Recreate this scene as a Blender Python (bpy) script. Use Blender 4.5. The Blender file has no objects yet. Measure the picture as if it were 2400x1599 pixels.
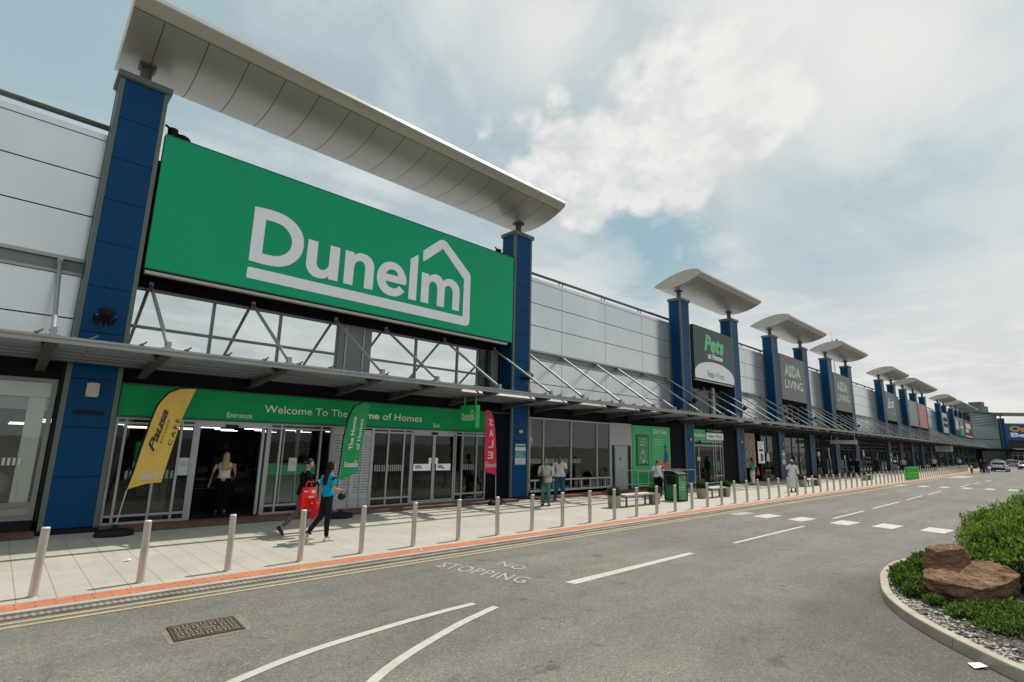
import bpy, bmesh, math, random
from mathutils import Vector, Matrix, noise
from mathutils.geometry import tessellate_polygon
R = math.radians
random.seed(7)
SC = bpy.context.scene
C = SC.collection

# ------------------------------------------------------------------ camera
F_PX, PIT, ROL, YAW, CAM_H = 1239.7, 0.1949, 0.0223, 0.7615, 2.161
fw = Vector((math.sin(YAW)*math.cos(PIT), math.cos(YAW)*math.cos(PIT), math.sin(PIT)))
rt = Vector((math.cos(YAW), -math.sin(YAW), 0)); up = rt.cross(fw)
r2 = rt*math.cos(ROL)+up*math.sin(ROL); u2 = -rt*math.sin(ROL)+up*math.cos(ROL)
cam = bpy.data.objects.new('camera', bpy.data.cameras.new('camera'))
cam.data.sensor_width = 36; cam.data.sensor_fit = 'HORIZONTAL'
cam.data.lens = F_PX/2400*36
cam.data.clip_start = .05; cam.data.clip_end = 3000
cm = Matrix((r2, u2, -fw)).transposed().to_4x4(); cm.translation = (0, 0, CAM_H)
cam.matrix_world = cm
C.objects.link(cam); SC.camera = cam

# ------------------------------------------------------------------ light
SUN_EL = R(57); SUN_DIR = Vector((math.cos(SUN_EL), 0.035, math.sin(SUN_EL))).normalized()   # towards the sun: along the facade
sun = bpy.data.objects.new('sun', bpy.data.lights.new('sun', 'SUN'))
sun.data.energy = 3.7; sun.data.angle = R(.6); sun.data.color = (1, .95, .87)
sun.rotation_euler = SUN_DIR.to_track_quat('Z', 'Y').to_euler(); C.objects.link(sun)
SC.view_settings.view_transform = 'Standard'; SC.view_settings.look = 'None'
SC.view_settings.exposure = 0.06; SC.view_settings.gamma = 1
try: SC.view_settings.use_curve_mapping = False
except Exception: pass
SC.cycles.use_denoising = True
SC.cycles.max_bounces = 8; SC.cycles.transparent_max_bounces = 12
SC.cycles.caustics_reflective = False; SC.cycles.caustics_refractive = False

world = bpy.data.worlds.new('World'); SC.world = world; world.use_nodes = True
nt = world.node_tree; N = nt.nodes; L = nt.links; N.clear()
def nd(t, **kw):
    n = N.new(t)
    for k, v in kw.items():
        if k.startswith('i_'):
            key = k[2:]; n.inputs[int(key) if key.isdigit() else key].default_value = v
        else: setattr(n, k, v)
    return n
def mth(op, a, b=None, c=None, clamp=False):
    n = N.new('ShaderNodeMath'); n.operation = op; n.use_clamp = clamp
    for i, v in enumerate((a, b, c)):
        if v is None: continue
        if isinstance(v, (int, float)): n.inputs[i].default_value = v
        else: L.new(v, n.inputs[i])
    return n.outputs[0]
def mr(v, a, b, c=0, d=1, smooth=True):
    n = N.new('ShaderNodeMapRange'); n.interpolation_type = 'SMOOTHSTEP' if smooth else 'LINEAR'
    L.new(v, n.inputs[0]); n.inputs[1].default_value = a; n.inputs[2].default_value = b
    n.inputs[3].default_value = c; n.inputs[4].default_value = d
    return n.outputs[0]
def cmix(f, a, b):
    n = N.new('ShaderNodeMix'); n.data_type = 'RGBA'
    L.new(f, n.inputs[0])
    for i, v in ((6, a), (7, b)):
        if isinstance(v, tuple): n.inputs[i].default_value = (*v, 1)
        else: L.new(v, n.inputs[i])
    return n.outputs[2]
def pixdir(x, y):
    return (fw + r2*((x-1200)/F_PX) - u2*((y-799.5)/F_PX)).normalized()
tc = N.new('ShaderNodeTexCoord'); D = tc.outputs['Generated']
sep = N.new('ShaderNodeSeparateXYZ'); L.new(D, sep.inputs[0])
zz = mth('MAXIMUM', sep.outputs[2], 0.0)
den = mth('ADD', zz, .16)
pc = N.new('ShaderNodeCombineXYZ'); L.new(mth('DIVIDE', sep.outputs[0], den), pc.inputs[0]); L.new(mth('DIVIDE', sep.outputs[1], den), pc.inputs[1]); pc.inputs[2].default_value = .3
def wn(vec, scale, det, rough=.55, dist=0., lac=2.):
    n = nd('ShaderNodeTexNoise', i_Scale=scale, i_Detail=det, i_Roughness=rough, i_Distortion=dist); L.new(vec, n.inputs['Vector']); return n.outputs[0]
def vscale(vec, s, off=(0, 0, 0)):
    n = N.new('ShaderNodeMapping'); n.inputs['Scale'].default_value = s; n.inputs['Location'].default_value = off; L.new(vec, n.inputs[0]); return n.outputs[0]
sky = N.new('ShaderNodeTexSky'); sky.sky_type = 'NISHITA'; sky.sun_disc = False
sky.sun_elevation = SUN_EL; sky.sun_rotation = math.atan2(SUN_DIR.x, SUN_DIR.y); sky.air_density = 1.3; sky.dust_density = 2.5; sky.ozone_density = 1.2
skn = N.new('ShaderNodeVectorMath'); skn.operation = 'SCALE'; L.new(sky.outputs[0], skn.inputs[0]); skn.inputs['Scale'].default_value = 1.0
# colours below are radiance at background strength 0.1
blue = cmix(mr(sep.outputs[2], 0, .5), (5.6, 6.0, 6.15), (3.9, 4.95, 5.4))
blue = cmix(nd('ShaderNodeValue').outputs[0], blue, skn.outputs[0]); 
for n in N:
    if n.bl_idname == 'ShaderNodeValue': n.outputs[0].default_value = .08
# high thin veil
v1 = wn(vscale(pc.outputs[0], (.9, 1.9, 1)), 1.1, 9, .58, .6)
v2 = wn(vscale(pc.outputs[0], (2.2, .9, 1), (3, 1, 0)), .9, 7, .55, .3)
veil = mr(mth('ADD', mth('MULTIPLY', v1, .6), mth('MULTIPLY', v2, .4)), .39, .59)
def blob(px, py, r, p=1.0):
    c = pixdir(px, py)
    n = N.new('ShaderNodeVectorMath'); n.operation = 'DISTANCE'; L.new(D, n.inputs[0]); n.inputs[1].default_value = c
    return mr(n.outputs['Value'], r, 0, 0, p)
def mx(vals):
    o = vals[0]
    for v in vals[1:]: o = mth('MAXIMUM', o, v)
    return o
haze_r = mx([blob(2100, 250, .62, .95), blob(2350, 700, .42, .9), blob(1500, 820, .3, .5), blob(1300, 60, .33, .55)])
veil = mth('MAXIMUM', veil, mth('MULTIPLY', haze_r, mr(v1, .25, .55, .55, 1)))
holes = mx([blob(1520, 570, .19, 1.0), blob(2120, 390, .25, .75), blob(1960, 560, .22, .5), blob(100, 30, .3, .25), blob(1180, 430, .12, .3), blob(2400, 60, .16, .4)])
veil = mth('SUBTRACT', veil, mth('MULTIPLY', holes, mr(v2, .3, .7, 1, .5)), clamp=True)
blue = cmix(mth('MULTIPLY', holes, .8), blue, (2.7, 4.5, 5.25))
col = cmix(mth('MULTIPLY', veil, .85), blue, (7.1, 7.4, 7.35))
# cumulus
ed = wn(vscale(D, (1, 1, 1.5)), 8.0, 11, .58, .25)
ed2 = wn(D, 22.0, 8, .6)
cu = mx([blob(1560, 330, .17, 1.2), blob(1440, 380, .17, 1.25), blob(1690, 270, .17, 1.15), blob(1810, 235, .11, 1.), blob(1310, 370, .13, 1.05), blob(1400, 460, .10, 1.0), blob(1330, 500, .05, .8), blob(1240, 395, .08, .85), blob(1620, 420, .11, .95), blob(1500, 470, .07, .85), blob(1700, 370, .09, .8),
         blob(1140, 280, .075, .62), blob(1205, 290, .07, .55), blob(1310, 225, .05, .6), blob(1450, 190, .10, .8), blob(1560, 160, .12, .85), blob(1680, 130, .10, .7)])
cum = mr(mth('ADD', mth('ADD', cu, mth('MULTIPLY', ed, 1.65)), mth('MULTIPLY', ed2, .75)), 1.50, 1.96)
cshade = mr(wn(vscale(D, (1, 1, 1.6), (.0, .0, .03)), 11, 9, .6), .36, .62)
ccol = cmix(cshade, (6.5, 6.65, 6.65), (8.5, 8.4, 8.15))
col = cmix(mth('MULTIPLY', cum, .9), col, ccol)
# soft banks near the horizon on the right and the bright veil up to the zenith
hb = wn(vscale(D, (1.3, 1.3, 6.0)), 3.4, 10, .58, .4)
hb2 = wn(vscale(D, (1.3, 1.3, 6.0), (.05, 0, .1)), 6.0, 8, .6, .3)
lowm = mth('MULTIPLY', mr(sep.outputs[2], .34, .06), mr(sep.outputs[0], .2, .8))
col = cmix(mth('MULTIPLY', mth('MULTIPLY', lowm, mr(hb, .36, .56)), .95), col, cmix(mr(hb2, .4, .62), (6.5, 6.65, 6.6), (7.9, 7.85, 7.6)))
zen = mth('MULTIPLY', mx([blob(1750, 30, .36, 1.), blob(2050, 130, .32, .9), blob(1300, 30, .22, .8)]), mr(wn(vscale(D, (1, 1, 1.3)), 4.2, 9, .6, .5), .36, .64, .15, 1))
col = cmix(mth('MULTIPLY', zen, .9), col, (8.3, 8.15, 7.85))
bg = N.new('ShaderNodeBackground'); bg.inputs[1].default_value = .1; L.new(col, bg.inputs[0])
wo = N.new('ShaderNodeOutputWorld'); L.new(bg.outputs[0], wo.inputs[0])

# ------------------------------------------------------------------ materials
MATS = {}
def mat(name, col, rough=.6, metal=0., var=.0, vscl=3., bump=0., bscl=40., spec=.5, coat=0., fine=0., fscl=80., stretch=(1, 1, 1), emit=0., sheen=0.):
    if name in MATS: return MATS[name]
    m = bpy.data.materials.new(name); m.use_nodes = True; t = m.node_tree; n = t.nodes; l = t.links
    b = n['Principled BSDF']; b.inputs['Roughness'].default_value = rough; b.inputs['Metallic'].default_value = metal
    b.inputs['Specular IOR Level'].default_value = spec; b.inputs['Coat Weight'].default_value = coat; b.inputs['Coat Roughness'].default_value = .08
    b.inputs['Base Color'].default_value = (*col, 1)
    tcn = n.new('ShaderNodeTexCoord'); mp = n.new('ShaderNodeMapping'); mp.inputs['Scale'].default_value = stretch; l.new(tcn.outputs['Object'], mp.inputs[0])
    if emit:
        b.inputs['Emission Color'].default_value = (*col, 1); b.inputs['Emission Strength'].default_value = emit
    fac = None
    if var or fine:
        a = n.new('ShaderNodeTexNoise'); a.inputs['Scale'].default_value = vscl; a.inputs['Detail'].default_value = 6; l.new(mp.outputs[0], a.inputs['Vector'])
        f = n.new('ShaderNodeTexNoise'); f.inputs['Scale'].default_value = fscl; f.inputs['Detail'].default_value = 3; l.new(mp.outputs[0], f.inputs['Vector'])
        m1 = n.new('ShaderNodeMapRange'); l.new(a.outputs[0], m1.inputs[0]); m1.inputs[1].default_value = .3; m1.inputs[2].default_value = .7; m1.inputs[3].default_value = 1-var; m1.inputs[4].default_value = 1+var
        m2 = n.new('ShaderNodeMapRange'); l.new(f.outputs[0], m2.inputs[0]); m2.inputs[1].default_value = .3; m2.inputs[2].default_value = .7; m2.inputs[3].default_value = 1-fine; m2.inputs[4].default_value = 1+fine
        mu = n.new('ShaderNodeMath'); mu.operation = 'MULTIPLY'; l.new(m1.outputs[0], mu.inputs[0]); l.new(m2.outputs[0], mu.inputs[1])
        sc = n.new('ShaderNodeVectorMath'); sc.operation = 'SCALE'; sc.inputs[0].default_value = col; l.new(mu.outputs[0], sc.inputs['Scale'])
        l.new(sc.outputs[0], b.inputs['Base Color'])
        m3 = n.new('ShaderNodeMapRange'); l.new(a.outputs[0], m3.inputs[0]); m3.inputs[1].default_value = .3; m3.inputs[2].default_value = .7; m3.inputs[3].default_value = rough*(1-.5*var); m3.inputs[4].default_value = min(1, rough*(1+.5*var)); l.new(m3.outputs[0], b.inputs['Roughness'])
    if bump:
        bn = n.new('ShaderNodeTexNoise'); bn.inputs['Scale'].default_value = bscl; bn.inputs['Detail'].default_value = 4; l.new(mp.outputs[0], bn.inputs['Vector'])
        bb = n.new('ShaderNodeBump'); bb.inputs['Strength'].default_value = bump; bb.inputs['Distance'].default_value = .02; l.new(bn.outputs[0], bb.inputs['Height']); l.new(bb.outputs[0], b.inputs['Normal'])
    MATS[name] = m
    return m

def nodemat(name):
    m = bpy.data.materials.new(name); m.use_nodes = True; MATS[name] = m
    return m, m.node_tree.nodes, m.node_tree.links, m.node_tree.nodes['Principled BSDF']
class NB:                                             # tiny node builder
    def __init__(s, n, l): s.n, s.l = n, l
    def m(s, op, a, b=None, c=None, clamp=False):
        x = s.n.new('ShaderNodeMath'); x.operation = op; x.use_clamp = clamp
        for i, v in enumerate((a, b, c)):
            if v is None: continue
            if isinstance(v, (int, float)): x.inputs[i].default_value = v
            else: s.l.new(v, x.inputs[i])
        return x.outputs[0]
    def r(s, v, a, b, c=0., d=1., smooth=False):
        x = s.n.new('ShaderNodeMapRange'); x.interpolation_type = 'SMOOTHSTEP' if smooth else 'LINEAR'
        s.l.new(v, x.inputs[0])
        for i, q in zip((1, 2, 3, 4), (a, b, c, d)): x.inputs[i].default_value = q
        return x.outputs[0]
    def noise(s, vec, sc, det=5, rough=.5, dist=0.):
        x = s.n.new('ShaderNodeTexNoise'); x.inputs['Scale'].default_value = sc; x.inputs['Detail'].default_value = det; x.inputs['Roughness'].default_value = rough; x.inputs['Distortion'].default_value = dist
        s.l.new(vec, x.inputs['Vector']); return x.outputs[0]
    def vor(s, vec, sc, out=0, feat='F1'):
        x = s.n.new('ShaderNodeTexVoronoi'); x.feature = feat; x.inputs['Scale'].default_value = sc; s.l.new(vec, x.inputs['Vector']); return x.outputs[out]
    def mapv(s, vec, sc=(1, 1, 1), loc=(0, 0, 0), rot=(0, 0, 0)):
        x = s.n.new('ShaderNodeMapping'); x.inputs['Scale'].default_value = sc; x.inputs['Location'].default_value = loc; x.inputs['Rotation'].default_value = rot; s.l.new(vec, x.inputs[0]); return x.outputs[0]
    def mix(s, f, a, b):
        x = s.n.new('ShaderNodeMix'); x.data_type = 'RGBA'
        if isinstance(f, float): x.inputs[0].default_value = f
        else: s.l.new(f, x.inputs[0])
        for i, v in ((6, a), (7, b)):
            if isinstance(v, tuple): x.inputs[i].default_value = (*v, 1)
            else: s.l.new(v, x.inputs[i])
        return x.outputs[2]
    def scale(s, v, f):
        x = s.n.new('ShaderNodeVectorMath'); x.operation = 'SCALE'
        if isinstance(v, tuple): x.inputs[0].default_value = v
        else: s.l.new(v, x.inputs[0])
        s.l.new(f, x.inputs['Scale']); return x.outputs[0]
    def bump(s, h, st, dist, b):
        x = s.n.new('ShaderNodeBump'); x.inputs['Strength'].default_value = st; x.inputs['Distance'].default_value = dist; s.l.new(h, x.inputs['Height']); s.l.new(x.outputs[0], b.inputs['Normal'])

def asphalt_mat(name, base, chips=1.):
    m, n, l, b = nodemat(name); k = NB(n, l); t = n.new('ShaderNodeTexCoord').outputs['Object']
    big = k.noise(t, .22, 6, .6); mid = k.noise(k.mapv(t, (.45, 1.5, 1)), .8, 6, .6); pat = k.noise(t, 2.1, 5, .6)
    agg = k.vor(t, 62, 1); aggd = k.vor(t, 62, 0)
    x = n.new('ShaderNodeSeparateColor'); l.new(agg, x.inputs[0]); sp = x.outputs[0]
    fine = k.noise(t, 190, 3, .7); med = k.noise(t, 24, 4, .7)
    f = k.m('MULTIPLY', k.r(big, .3, .7, .84, 1.15), k.r(mid, .3, .7, .90, 1.10))
    f = k.m('MULTIPLY', f, k.r(pat, .3, .7, .92, 1.08))
    f = k.m('MULTIPLY', f, k.r(sp, 0, 1, 1-.24*chips, 1+.24*chips))
    f = k.m('MULTIPLY', f, k.r(fine, .3, .7, 1-.22*chips, 1+.22*chips)); f = k.m('MULTIPLY', f, k.r(med, .3, .7, .87, 1.12))
    hole = k.r(k.noise(t, 95, 2, .5), .30, .40, .40, 1.)
    f = k.m('MULTIPLY', f, hole)
    s3 = n.new('ShaderNodeSeparateXYZ'); l.new(t, s3.inputs[0]); wob = k.m('MULTIPLY', k.noise(t, .35, 3), 1.2)
    dx = k.m('MULTIPLY', k.m('SUBTRACT', s3.outputs[0], 10.2), .62); dy = k.m('SUBTRACT', s3.outputs[1], .8)
    dist = k.m('ADD', k.m('SQRT', k.m('ADD', k.m('MULTIPLY', dx, dx), k.m('MULTIPLY', dy, dy))), wob)
    f = k.m('MULTIPLY', f, k.r(dist, 2.2, 3.9, .66, 1, True))                     # coarser, darker surfacing round the island
    yw = k.m('ADD', s3.outputs[1], k.m('MULTIPLY', k.noise(k.mapv(t, (.12, .12, 1)), 1., 2), .8))
    for c_, w_ in ((8.15, .42), (6.9, .38), (5.0, .42), (3.6, .4)):
        f = k.m('MULTIPLY', f, k.r(k.m('ABSOLUTE', k.m('SUBTRACT', yw, c_)), .05, w_, 1.075, 1, True))   # wheel tracks polished paler
    ck = k.m('ABSOLUTE', k.m('SUBTRACT', k.noise(k.mapv(t, (.5, .9, 1), (3, 1, 0)), .9, 7, .62, .6), .5))
    f = k.m('MULTIPLY', f, k.m('MAXIMUM', k.r(ck, .0008, .0035, .62, 1), k.r(k.noise(t, .5, 2), .44, .5, 1, 0)))
    oil = k.m('MULTIPLY', k.r(k.noise(t, 2.6, 2, .4), .68, .74, 1, .72), 1.0); f = k.m('MULTIPLY', f, oil)
    white = k.r(sp, .975, .99, 0, .28)
    l.new(k.mix(white, k.scale(base, f), (.5, .48, .44)), b.inputs['Base Color'])
    b.inputs['Roughness'].default_value = .88; b.inputs['Specular IOR Level'].default_value = .3
    k.bump(k.m('ADD', k.m('MULTIPLY', aggd, -1.2), fine), .55, .012, b)
    return m
asphalt = asphalt_mat('asphalt', (.195, .180, .158))

def paving_mat():
    m, n, l, b = nodemat('paving'); k = NB(n, l); t = n.new('ShaderNodeTexCoord').outputs['Object']
    s = n.new('ShaderNodeSeparateXYZ'); l.new(t, s.inputs[0])
    X = k.m('ADD', s.outputs[0], k.m('MULTIPLY', k.noise(t, 2, 2), .012))
    def joint(v, per, off, w):
        q = k.m('ABSOLUTE', k.m('SUBTRACT', k.m('FRACT', k.m('DIVIDE', k.m('ADD', v, off), per)), .5))
        return k.r(q, .5-w/per, .5-.25*w/per, 0, 1)
    jx = joint(X, .415, -.525+.415*10, .009)
    col = k.m('FLOOR', k.m('DIVIDE', k.m('ADD', X, -.525+4.15-.2075), .415))
    w = n.new('ShaderNodeTexWhiteNoise'); w.noise_dimensions = '1D'; l.new(col, w.inputs['W'])
    jy = joint(k.m('ADD', s.outputs[1], k.m('MULTIPLY', w.outputs[0], .9)), .9, 0, .006)
    # cell tone
    cv = n.new('ShaderNodeCombineXYZ'); l.new(col, cv.inputs[0]); l.new(k.m('FLOOR', k.m('DIVIDE', k.m('ADD', s.outputs[1], k.m('MULTIPLY', w.outputs[0], .9)), .9)), cv.inputs[1])
    w2 = n.new('ShaderNodeTexWhiteNoise'); l.new(cv.outputs[0], w2.inputs[0])
    tone = k.m('MULTIPLY', k.r(w2.outputs[0], 0, 1, .95, 1.04), k.r(k.noise(t, .9, 6, .65), .3, .7, .88, 1.08))
    tone = k.m('MULTIPLY', tone, k.r(k.noise(t, 55, 4, .7), .3, .7, .93, 1.07))
    spots = k.r(k.vor(t, 2.3, 0), .03, .06, .62, 1)                      # chewing gum and drip marks
    spots = k.m('MAXIMUM', spots, k.r(k.noise(t, 1.3, 2), .45, .5, 0, 1)); tone = k.m('MULTIPLY', tone, spots)
    c = k.scale((.455, .418, .355), tone)
    fade = k.r(s.outputs[0], 4., 12., 1, .25)
    c = k.mix(k.m('MULTIPLY', k.m('MULTIPLY', jx, .72), fade), c, (.14, .125, .105))
    c = k.mix(k.m('MULTIPLY', k.m('MULTIPLY', jy, .25), fade), c, (.17, .15, .12))
    l.new(c, b.inputs['Base Color']); b.inputs['Roughness'].default_value = .8
    k.bump(k.noise(t, 70, 4), .25, .004, b)
    return m
paving = paving_mat()
def tactile_mat():
    m, n, l, b = nodemat('red_tactile'); k = NB(n, l); t = n.new('ShaderNodeTexCoord').outputs['Object']
    s = n.new('ShaderNodeSeparateXYZ'); l.new(t, s.inputs[0])
    q = k.m('ABSOLUTE', k.m('SUBTRACT', k.m('FRACT', k.m('DIVIDE', s.outputs[0], .2)), .5)); j = k.r(q, .47, .49, 0, 1)
    q2 = k.m('ABSOLUTE', k.m('SUBTRACT', k.m('FRACT', k.m('DIVIDE', s.outputs[1], .2)), .5)); j = k.m('MAXIMUM', j, k.r(q2, .47, .49, 0, 1))
    # short dark corduroy notches
    n1 = k.m('MULTIPLY', k.r(k.m('ABSOLUTE', k.m('SUBTRACT', k.m('FRACT', k.m('DIVIDE', s.outputs[0], .2)), .5)), .06, .04, 0, 1), k.r(k.m('ABSOLUTE', k.m('SUBTRACT', k.m('FRACT', k.m('DIVIDE', s.outputs[1], .2)), .5)), .2, .18, 0, 1))
    tone = k.m('MULTIPLY', k.r(k.noise(t, 2.2, 5, .65), .3, .7, .8, 1.14), k.r(k.noise(t, 60, 3), .3, .7, .9, 1.1))
    c = k.scale((.50, .185, .095), tone)
    c = k.mix(k.m('MULTIPLY', j, .35), c, (.25, .10, .06)); c = k.mix(k.m('MULTIPLY', n1, .75), c, (.12, .05, .035))
    l.new(c, b.inputs['Base Color']); b.inputs['Roughness'].default_value = .85
    return m
tactile = tactile_mat()
def drain_mat():
    m, n, l, b = nodemat('drain_kerb'); k = NB(n, l); t = n.new('ShaderNodeTexCoord').outputs['Object']
    s = n.new('ShaderNodeSeparateXYZ'); l.new(t, s.inputs[0])
    fx = k.m('ABSOLUTE', k.m('SUBTRACT', k.m('FRACT', k.m('DIVIDE', s.outputs[0], .075)), .5))
    fy = k.m('ABSOLUTE', k.m('SUBTRACT', s.outputs[1], 9.235)); fy2 = k.m('ABSOLUTE', k.m('SUBTRACT', fy, .045))
    hole = k.m('MULTIPLY', k.r(fx, .28, .22, 0, 1), k.r(fy2, .026, .018, 0, 1))
    tone = k.m('MULTIPLY', k.r(k.noise(t, 1.6, 6, .7), .3, .7, .6, 1.25), k.r(k.noise(t, 45, 4, .7), .3, .7, .8, 1.2))
    c = k.mix(k.m('MULTIPLY', hole, .72), k.scale((.31, .275, .225), tone), (.02, .02, .018))
    l.new(c, b.inputs['Base Color']); b.inputs['Roughness'].default_value = .85
    return m
drain_m = drain_mat()
def paint_mat(name, col, wear=.45):
    m, n, l, b = nodemat(name); k = NB(n, l); t = n.new('ShaderNodeTexCoord').outputs['Object']
    w = k.r(k.noise(t, 85, 5, .75), .5, .66, 0, wear+.4); w2 = k.r(k.noise(t, 3.0, 5, .7), .42, .7, 0, wear)
    c = k.mix(k.m('MAXIMUM', w, w2, clamp=True), k.scale(col, k.r(k.noise(t, 12, 4), .3, .7, .9, 1.08)), (.20, .185, .16))
    l.new(c, b.inputs['Base Color']); b.inputs['Roughness'].default_value = .7
    return m
whitepaint = paint_mat('white_road_paint', (.56, .535, .485), .35)
oldpaint = paint_mat('worn_white_paint', (.40, .385, .35), .6)
yellowpaint = paint_mat('yellow_road_paint', (.50, .41, .24), .45)
kerb_m = mat('kerb_concrete', (.40, .37, .315), .85, var=.2, vscl=2.5, fine=.12, fscl=70, bump=.2)
brick_m = None
def brickmat():
    m, n, l, b = nodemat('red_brick'); k = NB(n, l); t = n.new('ShaderNodeTexCoord').outputs['Object']
    br = n.new('ShaderNodeTexBrick'); br.inputs['Scale'].default_value = 4.4; br.inputs['Color1'].default_value = (.17, .05, .035, 1); br.inputs['Color2'].default_value = (.23, .075, .045, 1); br.inputs['Mortar'].default_value = (.10, .07, .055, 1); br.inputs['Mortar Size'].default_value = .02
    l.new(t, br.inputs['Vector']); l.new(k.scale(br.outputs[0], k.r(k.noise(t, 6, 5), .3, .7, .8, 1.2)), b.inputs['Base Color']); b.inputs['Roughness'].default_value = .85
    return m
brick_m = brickmat()
def panel_mat(name, col, rough, metal, streak=.06):
    m, n, l, b = nodemat(name); k = NB(n, l); t = n.new('ShaderNodeTexCoord').outputs['Object']
    st = k.noise(k.mapv(t, (1.6, 1.6, .12)), 2.2, 6, .65); big = k.noise(t, .35, 4)
    c = k.scale(col, k.m('MULTIPLY', k.r(st, .3, .7, 1-streak, 1+streak*.6), k.r(big, .3, .7, .93, 1.06)))
    l.new(c, b.inputs['Base Color']); l.new(k.r(big, .3, .7, rough*.85, rough*1.15), b.inputs['Roughness']); b.inputs['Metallic'].default_value = metal
    k.bump(k.noise(t, .5, 2), .05, .05, b)
    return m
panel_m = panel_mat('grey_cladding', (.68, .71, .715), .20, .6, .025)
trim_m = panel_mat('grey_green_trim', (.105, .135, .125), .4, .2)
blue_m = panel_mat('blue_cladding', (.0, .054, .160), .36, .0, .12); blue_m.node_tree.nodes['Principled BSDF'].inputs['Specular IOR Level'].default_value = .13
band_m = panel_mat('recess_band_grey', (.20, .22, .215), .5, .2)
wing_m = panel_mat('wing_aluminium', (.42, .405, .36), .38, .38, .03)
steel_m = mat('galvanised_steel', (.36, .38, .385), .5, .5, var=.12, vscl=5)
dsteel_m = mat('dark_grey_steel', (.10, .105, .10), .5, .3, var=.2, vscl=3)
slat_m = mat('canopy_slat_grey', (.12, .125, .12), .5, .25, var=.2, vscl=1.5, stretch=(.3, 2, 2))
slatf_m = mat('canopy_edge_grey', (.34, .36, .345), .45, .35, var=.15, vscl=1.5)
black_m = mat('near_black', (.008, .008, .009), .6, spec=.25)
matt_m = mat('matt_black', (.01, .01, .01), .9, spec=.1)
frame_m = mat('window_frame_grey', (.36, .38, .38), .4, .4, var=.08, vscl=2)
dframe_m = mat('dark_window_frame', (.06, .065, .065), .4, .3)
green_m = mat('sign_green', (.001, .385, .175), .42, var=.06, vscl=.25, spec=.22)
dgreen_m = mat('fascia_green', (.001, .28, .085), .5, spec=.2, var=.04, vscl=.8)
sgreen_m = mat('screen_green', (.01, .42, .12), .35, var=.05, vscl=1)
white_m = mat('sign_white', (.90, .92, .96), .45, var=.03)
letter_m = mat('letter_cream', (.78, .76, .70), .45)
brushed_m = None
def brushed():
    m, n, l, b = nodemat('brushed_stainless'); k = NB(n, l); t = n.new('ShaderNodeTexCoord').outputs['Object']
    v = k.noise(k.mapv(t, (1, 1, .05)), 60, 4, .7); w = k.noise(t, 3, 5, .65)
    l.new(k.scale((.60, .55, .49), k.m('MULTIPLY', k.r(v, .3, .7, .85, 1.1), k.r(w, .3, .7, .82, 1.1))), b.inputs['Base Color'])
    b.inputs['Metallic'].default_value = .6; l.new(k.r(w, .3, .7, .28, .42), b.inputs['Roughness']); return m
brushed_m = brushed()
bcap_m = mat('bollard_cap', (.80, .78, .74), .35, .4)
rubber_m = mat('black_rubber', (.02, .02, .02), .8)

def glass_mat(name, tint, refl, rough=.02, body=(.02, .025, .022), ior=1.6, opaque=0.):
    m = bpy.data.materials.new(name); m.use_nodes = True; n = m.node_tree.nodes; l = m.node_tree.links; n.clear(); k = NB(n, l)
    o = n.new('ShaderNodeOutputMaterial'); tr = n.new('ShaderNodeBsdfTransparent'); tr.inputs[0].default_value = (*tint, 1)
    gl = n.new('ShaderNodeBsdfGlossy'); gl.inputs['Roughness'].default_value = rough; gl.inputs[0].default_value = (.92, .95, .93, 1)
    t = n.new('ShaderNodeTexCoord').outputs['Object']
    bp = n.new('ShaderNodeBump'); bp.inputs['Strength'].default_value = .05; bp.inputs['Distance'].default_value = .05; l.new(k.noise(t, .8, 2), bp.inputs['Height']); l.new(bp.outputs[0], gl.inputs['Normal'])
    fr = n.new('ShaderNodeFresnel'); fr.inputs[0].default_value = ior
    f = k.m('ADD', k.m('MULTIPLY', fr.outputs[0], 1.), refl, clamp=True)
    mixn = n.new('ShaderNodeMixShader'); l.new(f, mixn.inputs[0])
    df = n.new('ShaderNodeBsdfDiffuse'); df.inputs[0].default_value = (*body, 1)
    m2 = n.new('ShaderNodeMixShader'); m2.inputs[0].default_value = opaque; l.new(tr.outputs[0], m2.inputs[1]); l.new(df.outputs[0], m2.inputs[2])
    l.new(m2.outputs[0], mixn.inputs[1]); l.new(gl.outputs[0], mixn.inputs[2]); l.new(mixn.outputs[0], o.inputs[0])
    MATS[name] = m
    return m
glass = glass_mat('shop_glass', (.80, .85, .82), .0, ior=1.35)
wglass = glass_mat('window_glass', (.92, .95, .93), .045, ior=1.4)
mirror = glass_mat('reflective_glass', (.1, .12, .11), .82, .015, body=(.10, .12, .11), opaque=1.)
frost = glass_mat('frosted_film_glass', (.5, .56, .52), .04, .12, body=(.30, .35, .32), opaque=.8)
dkglass = glass_mat('dark_glass', (.1, .11, .11), .0, .02, body=(.006, .007, .007), opaque=.75, ior=1.3)

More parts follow.
